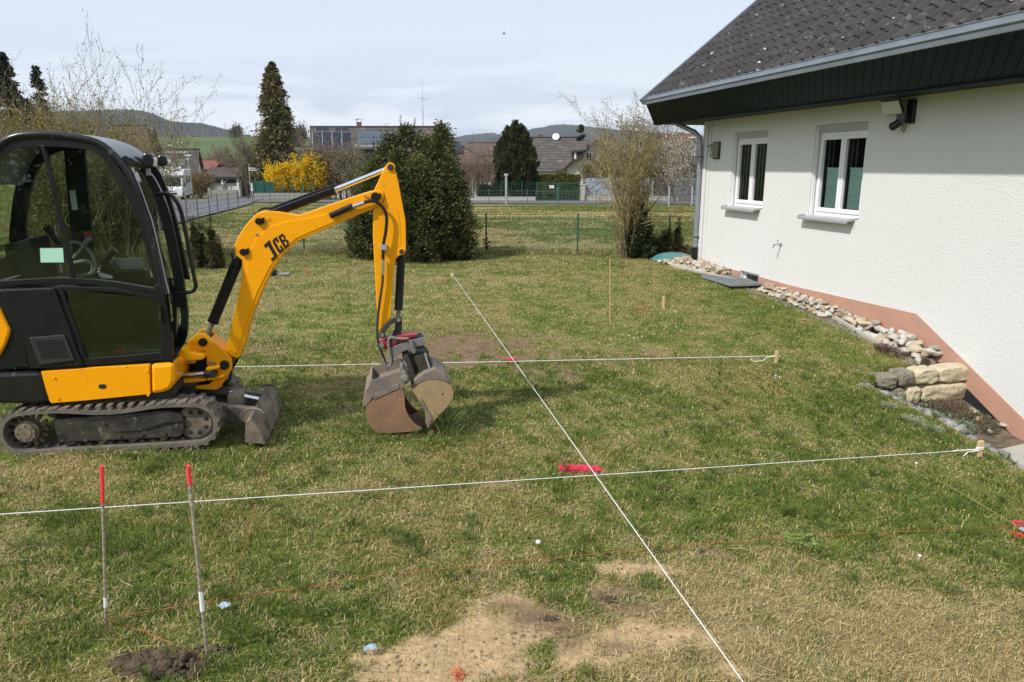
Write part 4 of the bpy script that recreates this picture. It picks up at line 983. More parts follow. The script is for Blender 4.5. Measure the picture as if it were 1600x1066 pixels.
# front: far pillar and windscreen
FF = .62
fo = [(862, 310), (915, 360), (965, 450), (1012, 570), (1050, 720), (1083, 900), (1108, 1040), (1118, 1140)]
fi = [(840, 330), (880, 370), (918, 460), (955, 590), (995, 740), (1027, 900), (1048, 1040), (1056, 1140)]
mb = MB(); strip(mb, r1, fo, fi, FF-.04, FF, 30, trace=FF)
strip(mb, r2, [(1012, 40), (1026, 150), (1026, 250), (1012, 318), (935, 432)], [(966, 40), (985, 150), (988, 215), (965, 280), (928, 320)], FF-.04, FF, 16, trace=FF)
mb.build('front_pillar', M['blackgloss'], cabo)
npp = [(775, 310), (820, 400), (880, 580), (930, 780), (975, 980), (992, 1066)]; nlo = [(905, 20), (925, 150), (933, 300), (937, 430)]
fpp = [(862, 330), (905, 410), (945, 580), (985, 780), (1035, 980), (1050, 1066)]
A_ = [mp(*on_m(r1(*p), NL), NL+.01) for p in resample(npp, 10)] + [mp(*on_m(r2(*p), NL), NL+.01) for p in resample(nlo, 5)]
B_ = [mp(*on_m(r1(*p), FF), FF-.03) for p in resample(fpp, 10)] + [mp(*on_m(r2(*p), FF), FF-.03) for p in resample([(966, 20), (985, 150), (985, 220), (962, 300)], 5)]
mb = MB()
for i in range(len(A_)-1): mb.face([A_[i], A_[i+1], B_[i+1], B_[i]])
mb.build('windscreen', M['cabglass'], cabo)
mb = MB(); mb.tube([A_[0].lerp(B_[0], .15), A_[8].lerp(B_[8], .25), A_[11].lerp(B_[11], .2)], .011, 6); mb.build('wiper', M['black'], cabo)
mb = MB(); mb.tube([A_[0]+XF*.012, A_[4]+XF*.012, A_[9]+XF*.012], .006, 6); mb.build('gas_strut', M['alu'], cabo)
mb = MB(); mb.face([A_[-1], B_[-1], B_[-3], B_[-2]]); bq = [A_[-1], B_[-1], B_[-1]-UP*.25, A_[-1]-UP*.03]; mb.prism(bq, -XF*.02); mb.build('front_sill', M['black'], cabo)
mb = MB(); mb.prism([mp(*on_m(r2(-300, 470), NL), NL+.03), mp(*on_m(r2(930, 440), NL), NL+.03), mp(*on_m(r2(930, 440), NL), FL-.02), mp(*on_m(r2(-300, 470), NL), FL-.02)], UP*-.03); mb.build('cab_floor', M['seat'], cabo)
mb = MB(); bar_px(mb, r2, [(250, 190), (600, 190), (960, 200)], 440, FL-.06, FL-.03, trace=FL-.04); mb.build('far_lower_panel', M['black'], cabo)
# header above the windscreen
mb = MB(); h0 = mp(*on_m(r1(770, 280), NL), NL+.02); h1 = mp(*on_m(r1(860, 300), FF), FF); mb.tube([h0, h1], .03, 10); mb.tube([h0-XF*.03+UP*.02, h1-XF*.03+UP*.02], .025, 8); mb.build('header_bar', M['black'], cabo)
# hand rail
hr = [(930, 470), (965, 468), (1010, 472), (1045, 505), (1075, 570), (1110, 720), (1140, 880), (1160, 985), (1165, 1025), (1140, 1052), (1105, 1056), (1060, 1060)]
mb = MB(); mb.tube([mp(*on_m(r1(*p), .50), .50) for p in spline(hr, 40)], .0155, 10); shade_auto(mb.build('grab_rail', M['blackgloss'], cabo), 60)
# work lights
for (x0, y0, x1, y1, l) in ((852, 226, 926, 318, .30), (938, 238, 1008, 306, .52)):
    mb = MB(); c_ = [(x0, y0+20), (x0+18, y0), (x1-14, y0+4), (x1, y0+40), (x1-4, y1-10), (x0+20, y1), (x0, y1-20)]
    add_prism(mb, r1, c_, l-.05, l+.05, trace=l); wl = mb.build('work_light', M['blackgloss'], ex, bevel=.012)
    mb = MB(); x, z = on_m(r1((x0+x1)/2, y1), l); mb.box(mp(x-.01, z-.02, l), XF*.03, XL*.02, UP*.06); mb.build('bracket', M['alu'], wl)
    mb = MB(); add_prism(mb, r1, [(x1-14, y0+10), (x1+2, y0+40), (x1-2, y1-14), (x1-14, y1-14)], l-.04, l+.04, trace=l); mb.build('lens', M['dishwhite'], wl)
mb = MB(); mb.tube([mp(*on_m(r1(*p), .35), .35) for p in [(760, 262), (780, 250), (830, 262), (850, 275)]], .014, 8); mb.build('light_cable', M['black'], ex)
# cab interior
seat_x, seat_z = on_m(r1(170, 960), .42)
mb = MB(); bar_px(mb, r1, [(120, 745), (150, 860), (190, 1000)], 120, .28, .60, trace=.28); s_ = mb.build('seat_back', M['seat'], cabo, bevel=.02)
mb = MB(); mb.box(mp(seat_x+.22, seat_z-.06, .44), XF*.42, XL*.40, UP*.12); mb.build('seat_cushion', M['seat'], cabo, bevel=.03)
mb = MB(); add_prism(mb, r1, [(540, 940), (555, 915), (600, 860), (650, 870), (690, 930), (860, 920), (880, 1000), (540, 1000)], .62, .74, trace=.62); cons = mb.build('console', M['black'], cabo, bevel=.01)
mb = MB(); add_prism(mb, r1, [(540, 942), (600, 938), (668, 958), (668, 972), (550, 968)], .60, .619, trace=.60); mb.build('console_trim', M['alu'], cons)
mb = MB(); mb.tube([mp(*on_m(r1(*p), .66), .66) for p in [(618, 880), (640, 860), (662, 825), (690, 805)]], [.02, .024, .024, .03], 10)
for k in range(4):
    x, z = on_m(r1(612, 930-k*17), .66); mb.cyl(mp(x, z, .66), mp(x+.0, z+.012, .66), .058-.007*k, .050-.007*k, n=14)
mb.build('joystick', M['black'], cons)
mb = MB(); mb.tube([mp(*on_m(r1(*p), .30), .30) for p in [(350, 770), (330, 740), (300, 700), (275, 668)]], [.02, .02, .022, .03], 10)
for k in range(4):
    x, z = on_m(r1(362, 800-k*14), .30); mb.cyl(mp(x, z, .30), mp(x+.0, z+.012, .30), .040-.005*k, n=12)
mb.build('joystick', M['black'], cabo)
mb = MB(); mb.tube([mp(*on_m(r1(*p), .45), .45) for p in spline([(435, 850), (480, 800), (520, 748), (538, 735)], 12)], [.012]*8+[.02]*4, 8); mb.tube([mp(*on_m(r1(*p), .5), .5) for p in spline([(400, 770), (440, 755), (500, 780), (550, 840), (565, 920), (530, 960)], 20)], .013, 8)
mb.tube([mp(*on_m(r1(*p), .5), .5) for p in spline([(440, 880), (500, 870), (545, 885), (550, 930), (520, 960)], 16)], .016, 8); mb.build('control_levers', M['steel'], cabo)
mb = MB(); add_prism(mb, r1, [(655, 856), (840, 850), (845, 925), (660, 915)], .74, .77, trace=.74); mb.build('side_rail', M['alu'], cabo)
prismM('sticker_frame', r1, [(232, 787), (380, 785), (385, 882), (236, 882)], NL+.016, NL+.019, M['seat'], cabo, bevel=0)
prismM('sticker', r1, [(238, 793), (374, 791), (380, 876), (242, 877)], NL+.013, NL+.0159, M['mint'], cabo, bevel=0)
prismM('label_plate', r1, [(412, 448), (446, 446), (464, 562), (428, 566)], FL-.056, FL-.0505, M['paper'], cabo, bevel=0)
prismM('red_switch', r1, [(496, 695), (532, 690), (540, 735), (500, 735)], FL-.09, FL-.055, M['red'], cabo, bevel=.004)
prismM('red_cloth', r2, [(612, 380), (668, 365), (680, 388), (672, 408), (615, 408)], .25, .29, M['red'], cabo, bevel=.006)

mb = MB(); bar_px(mb, r2, [(335, 60), (350, 100)], 14, NL-.012, NL+.002); mb.build('door_hinge', M['blackgloss'], cabo, bevel=.002)
mb = MB(); bar_px(mb, r2, [(430, 350), (447, 395)], 14, NL-.012, NL+.002); mb.build('door_hinge', M['blackgloss'], cabo, bevel=.002)
mb = MB(); bar_px(mb, r2, [(868, 130), (872, 215)], 12, NL-.022, NL-.006); mb.build('door_handle', M['blackgloss'], cabo, bevel=.003)
for c in ((30, 60), (270, 52), (150, 455), (420, 440), (85, 470)):
    mb = MB(); x, z = on_m(r2(*c), NS); mb.cyl(mp(x, z, NS-.010), mp(x, z, NS), .008, n=8); mb.build('bolt', M['ventgrey'], ex)
# --- boom mount (swing post)
sw = prismM('swing_bracket', r8, [(292, 420), (310, 360), (345, 328), (400, 318), (470, 322), (515, 365), (700, 530), (775, 625), (780, 740), (740, 800), (690, 870), (650, 950), (600, 985), (345, 978), (345, 935), (500, 925), (560, 870), (560, 760), (480, 690), (475, 570), (460, 525), (300, 520)], .38, .41, M['yellow'], bevel=.006)
prismM('bracket_plate', r8, [(292, 420), (310, 360), (345, 328), (400, 318), (470, 322), (515, 365), (700, 530), (775, 625), (780, 740), (740, 800), (690, 870), (650, 950), (600, 985), (345, 978), (345, 935), (500, 925), (560, 870), (560, 760), (480, 690), (475, 570), (460, 525), (300, 520)], .58, .61, M['yellow'], sw, trace=.40)
prismM('bracket_web', r8, [(520, 372), (700, 530), (690, 560), (500, 420)], .41, .58, M['yellow'], sw, bevel=.004, trace=.40)
prismM('king_post', r8, [(300, 515), (470, 515), (500, 900), (350, 970), (345, 620)], .44, .55, M['black'], sw, trace=.42)
prismM('upper_lug', r8, [(60, 655), (75, 640), (160, 520), (248, 405), (262, 392), (292, 430), (300, 525), (460, 560), (466, 600), (430, 618), (250, 636), (160, 690), (105, 760), (95, 840), (50, 840)], .30, .62, M['yellow'], ex, bevel=.02, trace=.33)
prismM('lower_lug', r8, [(60, 845), (440, 850), (480, 862), (460, 885), (110, 925), (60, 930)], .34, .62, M['yellow'], ex, bevel=.01, trace=.34)
prismM('lug_web', r8, [(100, 700), (235, 640), (225, 860), (100, 860)], .45, .52, M['yellow'], ex, bevel=.004, trace=.4)
prismM('bracket_flange', r8, [(480, 712), (520, 700), (640, 690), (640, 720), (520, 748), (482, 745)], .32, .39, M['yellow'], sw, trace=.35)
prismM('bracket_flange', r8, [(486, 840), (560, 830), (690, 795), (697, 825), (560, 858), (490, 862)], .32, .39, M['yellow'], sw, trace=.35)
mb = MB()
for (c_, r_, z_) in (((437, 415), .034, .36), ((692, 685), .038, .355)):
    mb = MB(); x, z = on_m(r8(*c_), .38); mb.cyl(mp(x, z, z_), mp(x, z, .62), r_, n=20); mb.build('pin', M['black'], sw, bevel=.004)
mb = MB(); x, z = on_m(r8(515, 688), .34); x2, z2 = on_m(r8(565, 688), .34)
for a, b in ((x, z), (x2, z2)): mb.cyl(mp(a, b, .355), mp(a, b+.02, .355), .012, n=8)
mb.build('flange_bolts', M['steel'], sw)
mb = MB(); mb.cyl(mp(*on_m(r8(60, 830), .33), .33), mp(*on_m(r8(455, 785), .33), .33), .022, n=18); o = shade_auto(mb.build('slew_ram', M['chrome'], ex))
mb = MB(); a = mp(*on_m(r8(450, 788), .33), .33); b = mp(*on_m(r8(560, 790), .33), .33); mb.cyl(a, b, .028, n=16); mb.cyl(b-XL*.04, b+XL*.04, .026, n=16); shade_auto(mb.build('ram_eye', M['darkmetal'], o))
mb = MB()
for k in range(4): mb.tube([mp(*on_m(r8(*p), .46+.03*k), .46+.03*k) for p in spline([(180, 690+22*k), (300, 690+20*k), (480, 700+18*k), (600, 900), (560, 1000)], 16)], .012, 6)
mb.build('hoses', M['black'], ex)
mb = MB(); mb.tube([mp(*on_m(r8(*p), .55), .55) for p in spline([(930, 380), (915, 470), (880, 560), (800, 700), (765, 780), (760, 850), (690, 915)], 20)], .011, 6); mb.build('boom_hose', M['black'], ex)

# --- boom
BL0, BL1 = .425, .565
bm_pts = [(213, 716), (232, 735), (262, 742), (282, 700), (300, 620), (340, 510), (383, 420), (425, 362), (475, 318), (560, 280), (640, 246), (745, 202), (778, 186), (790, 160), (786, 140), (768, 132), (742, 136), (690, 152), (600, 182), (520, 210), (478, 224), (440, 216), (405, 210), (360, 208), (332, 214), (312, 232), (285, 262), (258, 305), (245, 335), (250, 368), (275, 388), (270, 470), (243, 590)]
boom = prismM('boom', r3, bm_pts, BL0, BL1, M['yellow'], bevel=.007)
prismM('boom_side_plate', r3, [(222, 708), (255, 725), (290, 610), (330, 500), (374, 412), (415, 355), (470, 308), (520, 285), (745, 192), (772, 178), (768, 160), (600, 215), (488, 238), (420, 250), (368, 268), (325, 310), (298, 360), (292, 400), (284, 470), (258, 590)], BL0-.006, BL0, M['yellow'], boom, bevel=.003)
mb = MB()
for c_, r_ in (((335, 245), .026), ((279, 356), .026), ((757, 157), .036)):
    mb = MB(); x, z = on_m(r3(*c_), BL0); mb.cyl(mp(x, z, BL0-.03), mp(x, z, BL1+.03), r_, n=20); mb.box(mp(x+.02, z+.0, BL0-.012), XF*.05+UP*.02, XL*.012, UP*.045)
    mb.build('pin', M['black'], boom, bevel=.003)
mb = MB()
for c_, r_ in (((327, 293), .010), ((372, 237), .006), ((720, 155), .008), ((732, 160), .008), ((342, 190), .0)):
    if r_: x, z = on_m(r3(*c_), BL0); mb.cyl(mp(x, z, BL0-.012), mp(x, z, BL0), r_, n=8)
mb.build('boom_bolts', M['steel'], boom)
# JCB lettering on the boom
mb = MB(); lb = BL0-.0065
def PX(p): return mp(*on_m(r3(*p), lb), lb)
o3, ax, ay = PX((382, 386)), PX((444, 331)) - PX((382, 386)), PX((351, 333)) - PX((382, 386))
def pl(pts): mb.prism([o3 + ax*u + ay*v for u, v in pts], XL*-.0012)
# J
pl([(.13, .0), (.30, .0), (.30, .80), (.13, .80)]) if False else None
Jq = [(.02, .78), (.36, .78), (.36, 1.0), (.02, 1.0)]
pl(Jq); pl([(.17, .10), (.33, .10), (.33, .775), (.17, .775)]); pl([(-.02, -.08), (.26, -.08), (.33, -.01), (.33, .095), (-.02, .095)])
# C
pl([(.42, .12), (.54, .12), (.54, .72), (.42, .72)]); pl([(.42, .725), (.70, .725), (.70, .88), (.47, .88)]); pl([(.47, -.03), (.70, -.03), (.70, .115), (.42, .115)]); pl([(.60, .55), (.70, .55), (.70, .72), (.60, .72)]); pl([(.60, .12), (.70, .12), (.70, .30), (.60, .30)])
# B
pl([(.75, -.03), (.86, -.03), (.86, .80), (.75, .80)]); pl([(.865, .66), (1.0, .66), (1.0, .80), (.865, .80)]); pl([(.865, .32), (1.0, .32), (1.0, .46), (.865, .46)]); pl([(.865, -.03), (1.0, -.03), (1.02, .02), (1.02, .11), (.865, .11)])
pl([(.94, .465), (1.04, .465), (1.04, .655), (.94, .655)]); pl([(.95, .115), (1.06, .115), (1.06, .315), (.95, .315)])
mb.build('lettering', mat('black_decal', (.012, .012, .012), .5), boom)
# boom cylinder
def cylM(R, a, b, l, r): return MB().cyl
mb = MB(); a = mp(*on_m(r3(168, 612), .49), .49); b = mp(*on_m(r3(262, 385), .49), .49); mb.cyl(a, b, .040, n=20); mb.cyl(a, a.lerp(b, .06), .045, n=20); mb.cyl(b, mp(*on_m(r3(278, 358), .49), .49), .03, n=14)
bc = shade_auto(mb.build('boom_cylinder', M['black'], ex))
mb = MB(); mb.tube([mp(*on_m(r3(*p), .44), .44) for p in [(160, 590), (200, 490), (242, 385), (236, 360)]], .010, 8); mb.build('pipe', M['black'], bc)
mb = MB(); mb.cyl(mp(*on_m(r8(485, 330), .49), .49), a, .02, n=14); shade_auto(mb.build('rod', M['steel'], bc))
# arm cylinder
mb = MB(); a = mp(*on_m(r3(352, 228), .495), .495); b = mp(*on_m(r3(610, 132), .495), .495); mb.cyl(a, b, .036, n=20); mb.cyl(b-(b-a)*.03, b, .040, n=20); mb.cyl(mp(*on_m(r3(338, 238), .495), .495), a, .03, n=14)
ac = shade_auto(mb.build('arm_cylinder', M['black'], ex))
mb = MB(); mb.tube([mp(*on_m(r3(*p), .45), .45) for p in spline([(330, 212), (350, 198), (385, 200), (400, 190), (600, 118), (608, 122)], 20)], .009, 6); mb.build('pipe', M['black'], ac)
mb = MB(); mb.cyl(b, mp(*on_m(r3(800, 56), .495), .495), .021, n=16); shade_auto(mb.build('rod', M['chrome'], ac))
# --- dipper arm
arm = prismM('dipper_arm', r3, [(787, 58), (795, 42), (810, 36), (824, 42), (829, 60), (840, 100), (852, 165), (866, 240), (868, 300), (868, 350), (862, 364), (845, 370), (832, 380), (825, 400), (820, 480), (812, 590), (800, 615), (775, 640), (768, 640), (762, 560), (757, 470), (752, 380), (748, 300), (748, 205), (768, 190), (785, 178), (792, 158), (786, 140), (752, 132), (768, 100)], .435, .555, M['yellow'], bevel=.007)
prismM('arm_rib', r3, [(805, 195), (822, 190), (836, 200), (846, 250), (850, 320), (846, 330), (838, 332), (830, 325), (826, 260), (815, 215)], .432, .4345, M['yellow'], arm, bevel=.002)
mb = MB()
for c_, r_ in (((812, 50), .026), ((852, 355), .020)):
    mb = MB(); x, z = on_m(r3(*c_), .435); mb.cyl(mp(x, z, .42), mp(x, z, .57), r_, n=18); mb.build('pin', M['darkmetal'], arm, bevel=.003)
    mb = MB(); mb.cyl(mp(x, z, .428), mp(x, z, .434), r_*1.45, n=24); mb.build('pin_boss', M['yellow'], arm, bevel=.002)
mb = MB(); mb.tube([mp(*on_m(r3(*p), .39), .39) for p in spline([(592, 226), (640, 205), (675, 190)], 12)], .024, 10); mb.tube([mp(*on_m(r3(*p), .39), .39) for p in spline([(665, 194), (715, 178), (750, 172), (780, 190), (797, 225), (795, 280), (786, 330), (785, 380)], 30)], .013, 8); mb.build('arm_hose', M['black'], arm)
mb = MB(); mb.tube([mp(*on_m(r3(*p), .405), .405) for p in spline([(785, 380), (783, 460), (775, 520), (766, 590), (764, 660), (772, 700), (790, 745), (800, 768), (815, 765), (818, 740), (808, 700), (805, 675), (815, 665), (845, 668)], 40)], .0105, 8); mb.build('arm_hose', M['darkmetal'], arm)
mb = MB(); mb.tube([mp(*on_m(r3(*p), .385), .385) for p in [(664, 196), (716, 178)]], .018, 8); mb.build('hose_fitting', M['chrome'], arm); mb = MB(); mb.tube([mp(*on_m(r3(*p), .395), .395) for p in [(785, 385), (783, 440)]], .016, 8); mb.build('hose_fitting', M['chrome'], arm)
prismM('hose_clamp', r3, [(774, 331), (797, 331), (798, 350), (774, 350)], .37, .434, M['alu'], arm, bevel=.003)
mb = MB(); mb.tube([mp(*on_m(r3(*p), .53), .58) for p in spline([(858, 190), (872, 215), (876, 260), (872, 300), (862, 320)], 14)], .012, 6); mb.build('far_hose', M['black'], arm)
# bucket cylinder
mb = MB(); a = mp(*on_m(r3(851, 372), .495), .495); b = mp(*on_m(r3(841, 566), .495), .495); mb.cyl(a, b, .034, n=20); mb.cyl(a, mp(*on_m(r3(852, 355), .495), .495), .026); mb.cyl(b, b+(a-b)*.02, .037, n=20)
bkc = shade_auto(mb.build('bucket_cylinder', M['black'], ex)); mb = MB(); mb.cyl(b, mp(*on_m(r3(838, 605), .495), .495), .018, n=12); mb.build('rod', M['steel'], bkc)
lk = MB()
strip(lk, r4, [(250, 215), (262, 185), (300, 130), (350, 90), (400, 74), (425, 85)], [(300, 225), (298, 200), (325, 155), (365, 122), (405, 116), (425, 108)], .40, .43, 16)
add_prism(lk, r4, circ((278, 212), 26, 18), .395, .435); add_prism(lk, r4, circ((402, 96), 26, 18), .395, .435)
add_prism(lk, r4, [(380, 100), (428, 100), (425, 180), (410, 225), (350, 228), (372, 180)], .44, .55)
link = lk.build('bucket_link', M['darkmetal'], ex, bevel=.004)
mb = MB()
for c_ in ((278, 212), (402, 96)):
    x, z = on_m(r4(*c_), .395); mb.cyl(mp(x, z, .385), mp(x, z, .60), .016, n=14)
mb.build('link_pins', M['steel'], link)
# quick coupler
cp = prismM('coupler', r4, [(255, 262), (300, 245), (350, 225), (530, 203), (548, 212), (470, 245), (345, 308), (300, 325), (268, 300)], .41, .57, M['red'], bevel=.006)
mb = MB(); add_prism(mb, r4, [(335, 310), (440, 270), (578, 232), (604, 270), (590, 285), (520, 305), (425, 342), (362, 382), (345, 372)], .37, .385); add_prism(mb, r4, [(335, 310), (440, 270), (578, 232), (604, 270), (590, 285), (520, 305), (425, 342), (362, 382), (345, 372)], .60, .615, trace=.38); add_prism(mb, r4, [(345, 345), (590, 265), (604, 270), (590, 285), (520, 305), (425, 342), (362, 382)], .385, .60, trace=.38)
mb.build('coupler_plate', M['steel'], cp, bevel=.004)
mb = MB()
for c_ in ((273, 288), (372, 255)):
    x, z = on_m(r4(*c_), .38); mb.cyl(mp(x, z, .375), mp(x, z, .60), .020, n=14)
mb.build('coupler_pins', M['steel'], cp)
mb = MB(); mb.tube([mp(*on_m(r4(*p), .36), .36) for p in spline([(475, 240), (400, 238), (345, 230), (325, 250), (330, 330), (345, 400), (335, 445), (305, 440), (280, 400)], 30)], .011, 8); mb.tube([mp(*on_m(r4(*p), .355), .355) for p in [(490, 250), (505, 290), (520, 345)]], .018, 8); mb.build('coupler_hose', M['steel'], cp)
# clamshell bucket
bk = MB()
LSp = [(155, 800), (172, 740), (212, 705), (300, 665), (430, 612), (446, 660), (450, 760), (480, 830), (520, 880), (578, 925), (520, 940), (470, 945), (400, 950), (300, 955), (240, 952), (195, 915), (165, 860)]
B0, B1 = .24, .70
def shell(mb, R, pts, skip, l0, l1, th, tr):
    """side cheeks plus a wrapped sheet; skip = set of edge indices left open (the mouth)"""
    P = [mp(*on_m(R(*p), tr), l0) for p in pts]; n = len(P); cen = sum(P, Vector())/n
    mb.prism(P, XL*th); mb.prism([p+XL*(l1-l0-th) for p in P], XL*th)
    for i in range(n):
        if i in skip: continue
        a, b = P[i], P[(i+1) % n]; ai = a+(cen-a).normalized()*.018; bi = b+(cen-b).normalized()*.018
        q = [a+XL*.001, b+XL*.001, bi+XL*.001, ai+XL*.001]; mb.prism(q, XL*(l1-l0-.002))
shell(bk, r4, LSp, {4, 5, 6, 7, 8}, B0, B1, .02, B0)
bucket = bk.build('bucket_shell', M['rust'], ex)
mb = MB(); RSp = [(500, 622), (590, 572), (640, 560), (700, 560), (760, 572), (800, 600), (820, 645), (812, 690), (780, 745), (740, 790), (700, 830), (625, 922), (606, 880), (604, 810), (590, 760), (550, 700)]
shell(mb, r4, RSp, {11, 12, 13, 14}, B0+.01, B1-.01, .02, B0)
b2 = mb.build('bucket_shell', M['claydust'], ex)
mb = MB(); add_prism(mb, r4, [(548, 700), (572, 692), (600, 745), (640, 810), (655, 842), (625, 915), (606, 880), (604, 810), (590, 760)], B0-.002, B0+.008); mb.build('cutting_edge', M['bucketsteel'], b2, bevel=.003)
mb = MB(); add_prism(mb, r4, [(430, 770), (452, 765), (480, 830), (520, 880), (578, 925), (540, 932), (480, 880), (440, 820)], B0-.008, B0); mb.build('cutting_edge', M['rust'], bucket, bevel=.003)
mb = MB()
add_prism(mb, r4, [(180, 570), (195, 560), (400, 490), (450, 500), (480, 530), (478, 565), (430, 612), (212, 700), (208, 640)], B0+.0, B0+.02)
add_prism(mb, r4, [(180, 570), (195, 560), (400, 490), (450, 500), (480, 530), (478, 565), (430, 612), (212, 700), (208, 640)], B1-.02, B1, trace=B0)
add_prism(mb, r4, [(208, 640), (300, 600), (478, 545), (478, 565), (430, 612), (212, 700)], B0+.02, B1-.02, trace=B0)
add_prism(mb, r4, [(180, 572), (196, 562), (215, 640), (205, 690), (165, 740)], B0+.02, B1-.02, trace=B0)
add_prism(mb, r4, [(212, 702), (408, 612), (404, 580), (212, 665)], B0-.006, B0)
fra = mb.build('bucket_frame', M['bucketsteel'], ex, bevel=.005)
mb = MB(); add_prism(mb, r4, [(130, 760), (150, 640), (180, 600), (200, 640), (190, 700), (160, 760)], B0+.03, B1-.02, trace=B0); mb.build('back_sheet', M['bucketsteel'], fra, bevel=.004)
mb = MB(); x, z = on_m(r4(447, 540), B0); mb.cyl(mp(x, z, B0-.02), mp(x, z, B1+.02), .032, n=20); mb.cyl(mp(x, z, B0-.03), mp(x, z, B0-.02), .022, n=16); mb.build('hinge_pin', M['steel'], fra, bevel=.003)
# top of the right shell and ribs
mb = MB(); add_prism(mb, r4, [(500, 622), (520, 560), (600, 500), (680, 470), (760, 520), (800, 590), (760, 572), (700, 560), (590, 572)], B0+.03, B1-.02, trace=B0); mb.build('shell_top', M['bucketsteel'], b2, bevel=.01)
mb = MB()
for k in range(6):
    l = .32+.062*k; add_prism(mb, r4, [(430, 380), (455, 350), (470, 352), (520, 480), (500, 560), (470, 520)], l, l+.016, trace=.40)
    add_prism(mb, r4, [(520, 350), (600, 330), (640, 380), (655, 480), (600, 520), (560, 490)], l+.02, l+.034, trace=.45)
add_prism(mb, r4, [(440, 370), (520, 340), (600, 330), (640, 380), (640, 460), (560, 490), (480, 500)], .42, .54, trace=.45)
for c_ in ((540, 398), (565, 455)):
    x, z = on_m(r4(*c_), .40); mb.cyl(mp(x, z, .395), mp(x, z, .60), .022, n=16)
hg = mb.build('hinge_block', M['darkmetal'], ex, bevel=.003)
mb = MB(); bar_px(mb, r4, [(600, 348), (625, 430), (652, 512)], 13, .32, .335, trace=.34); bar_px(mb, r4, [(442, 400), (470, 480), (495, 560)], 13, .32, .335, trace=.34); mb.build('link_bar', M['alu'], hg)
mb = MB(); x, z = on_m(r4(735, 660), B0); mb.cyl(mp(x, z, B0+.008), mp(x, z, B0+.0085), .008, n=12); mb.build('drain_hole', M['seat'], b2)

# ------------------------------------------------------------------ setting-out stakes, strings, rods, paint
def gp(px, py, h=0.0):
    P = on_g(px, py)
    for _ in range(10): P = on_z(px, py, g(P.x, P.y)+h)
    return P
def stake(px, py_b, py_t, lab, w=.045):
    P = on_g(px, py_b); dist = P.y*CT+2.4*ST; h = (py_b-py_t)/FPX*dist*1.03+.03
    mb = MB(); mb.box(P+UP*(h/2-.05), Vector((w, 0, .004)), Vector((.0, w*.6, 0)), UP*(h+.1)); mb.build('wooden_stake', M['wood'], bevel=.004, tag=(lab, 'stake', 'wooden setting-out stakes'), loc=P)
    return P, h
s1, h1 = stake(1529, 715, 693, 'wooden stake holding the nearest white string, by the concrete slab at the right edge')
s2, h2 = stake(1212, 568, 552, 'wooden stake holding the middle white string, mid lawn on the right', .04)
s3, h3 = stake(1036, 482, 466, 'lone wooden stake without a string on the far lawn near the house corner', .04)
s4, h4 = stake(706, 433, 429, 'far small wooden peg where the diagonal white string ends beyond the bucket', .05)
def line(name, pts, r, m, lab, cat, grp=None):
    mb = MB(); mb.tube(pts, r, 5); return mb.build(name, m, tag=(lab, cat, grp))
def clear(a, b, n=40, gap=.025):
    need = 0
    for i in range(n+1):
        p = a.lerp(b, i/n); need = max(need, g(p.x, p.y)+gap-p.z)
    return need
A1 = s1+UP*(h1-.03)*.6; B1p = gp(0, 803, .10); d1 = (B1p-A1); B1x = B1p+d1*.35
print('clear', clear(A1, B1p), A1, B1p)
line('string', [A1, A1.lerp(B1x, .3)-UP*.004, A1.lerp(B1x, .6)-UP*.004, B1x], .0027, M['string'], 'white string stretched across the foreground in front of the excavator to the right stake', 'string', 'white setting-out strings')
mb = MB(); mb.tube([A1+Vector((-.02, -.02, -.005)), A1+Vector((-.12, -.03, -.01)), A1+Vector((-.19, -.05, -.07)), A1+Vector((-.28, -.06, -.10)), A1+Vector((-.30, -.04, -.07))], .005, 5)
mb.tube([A1+Vector((math.cos(a)*.03, math.sin(a)*.022, .002*a)) for a in np.linspace(0, 12, 30)], .004, 5); mb.tube([A1+(B1p-A1).normalized()*.30*i/8+UP*(.003*(i % 2)) for i in range(9)], .0055, 5); mb.build('string_end', M['string'], tag=('loose curled end of the white string knotted to the nearest right stake', 'string end'))
A2 = s2+UP*h2*.6; B2 = gp(372, 573, .08); print('clear2', clear(A2, B2), A2, B2)
B2x = B2+(B2-A2)*.25
line('string', [A2, A2.lerp(B2x, .5)-UP*.003, B2x], .0034, M['string'], 'white string running behind the bucket to the middle right stake', 'string', 'white setting-out strings')
mb = MB(); mb.tube([A2+Vector((-.02, -.02, 0)), A2+Vector((-.13, -.03, -.01)), A2+Vector((-.17, -.04, -.05)), A2+Vector((-.28, -.05, -.06)), A2+Vector((-.33, -.03, -.03))], .004, 5); mb.build('string_end', M['string'], tag=('loose curled end of the white string knotted to the middle stake', 'string end'))
A3 = s4+UP*h4*.9; B3 = gp(1160, 1064, .16); B3x = B3+(B3-A3)*.12; print('clear3', clear(A3, B3), A3, B3)
line('string', [A3, A3.lerp(B3x, .5)-UP*.003, B3x], .0027, M['string'], 'long diagonal white string from the far peg to the bottom edge, crossing both others', 'string', 'white setting-out strings')
def gline(name, pxs, h, r, m, lab, grp):
    P = [gp(x, y, hh if isinstance(h, list) else h) for (x, y), hh in zip(pxs, h if isinstance(h, list) else [h]*len(pxs))]
    mb = MB(); Q = []
    for a, b in zip(P[:-1], P[1:]):
        for k in range(12): Q.append(a.lerp(b, k/12)+Vector((rnd.uniform(-.004, .004), rnd.uniform(-.004, .004), rnd.uniform(-.004, .006))))
    Q.append(P[-1]); mb.tube(Q, r, 5); return mb.build(name, m, tag=(lab, 'string', grp))
OG = 'thin orange strings near the ground'
gline('orange_string', [(166, 966), (345, 938), (600, 898), (900, 868), (1250, 838), (1590, 822)], .022, .0017, M['ostring'], 'orange string running from the left rod across the foreground to the right edge', OG)
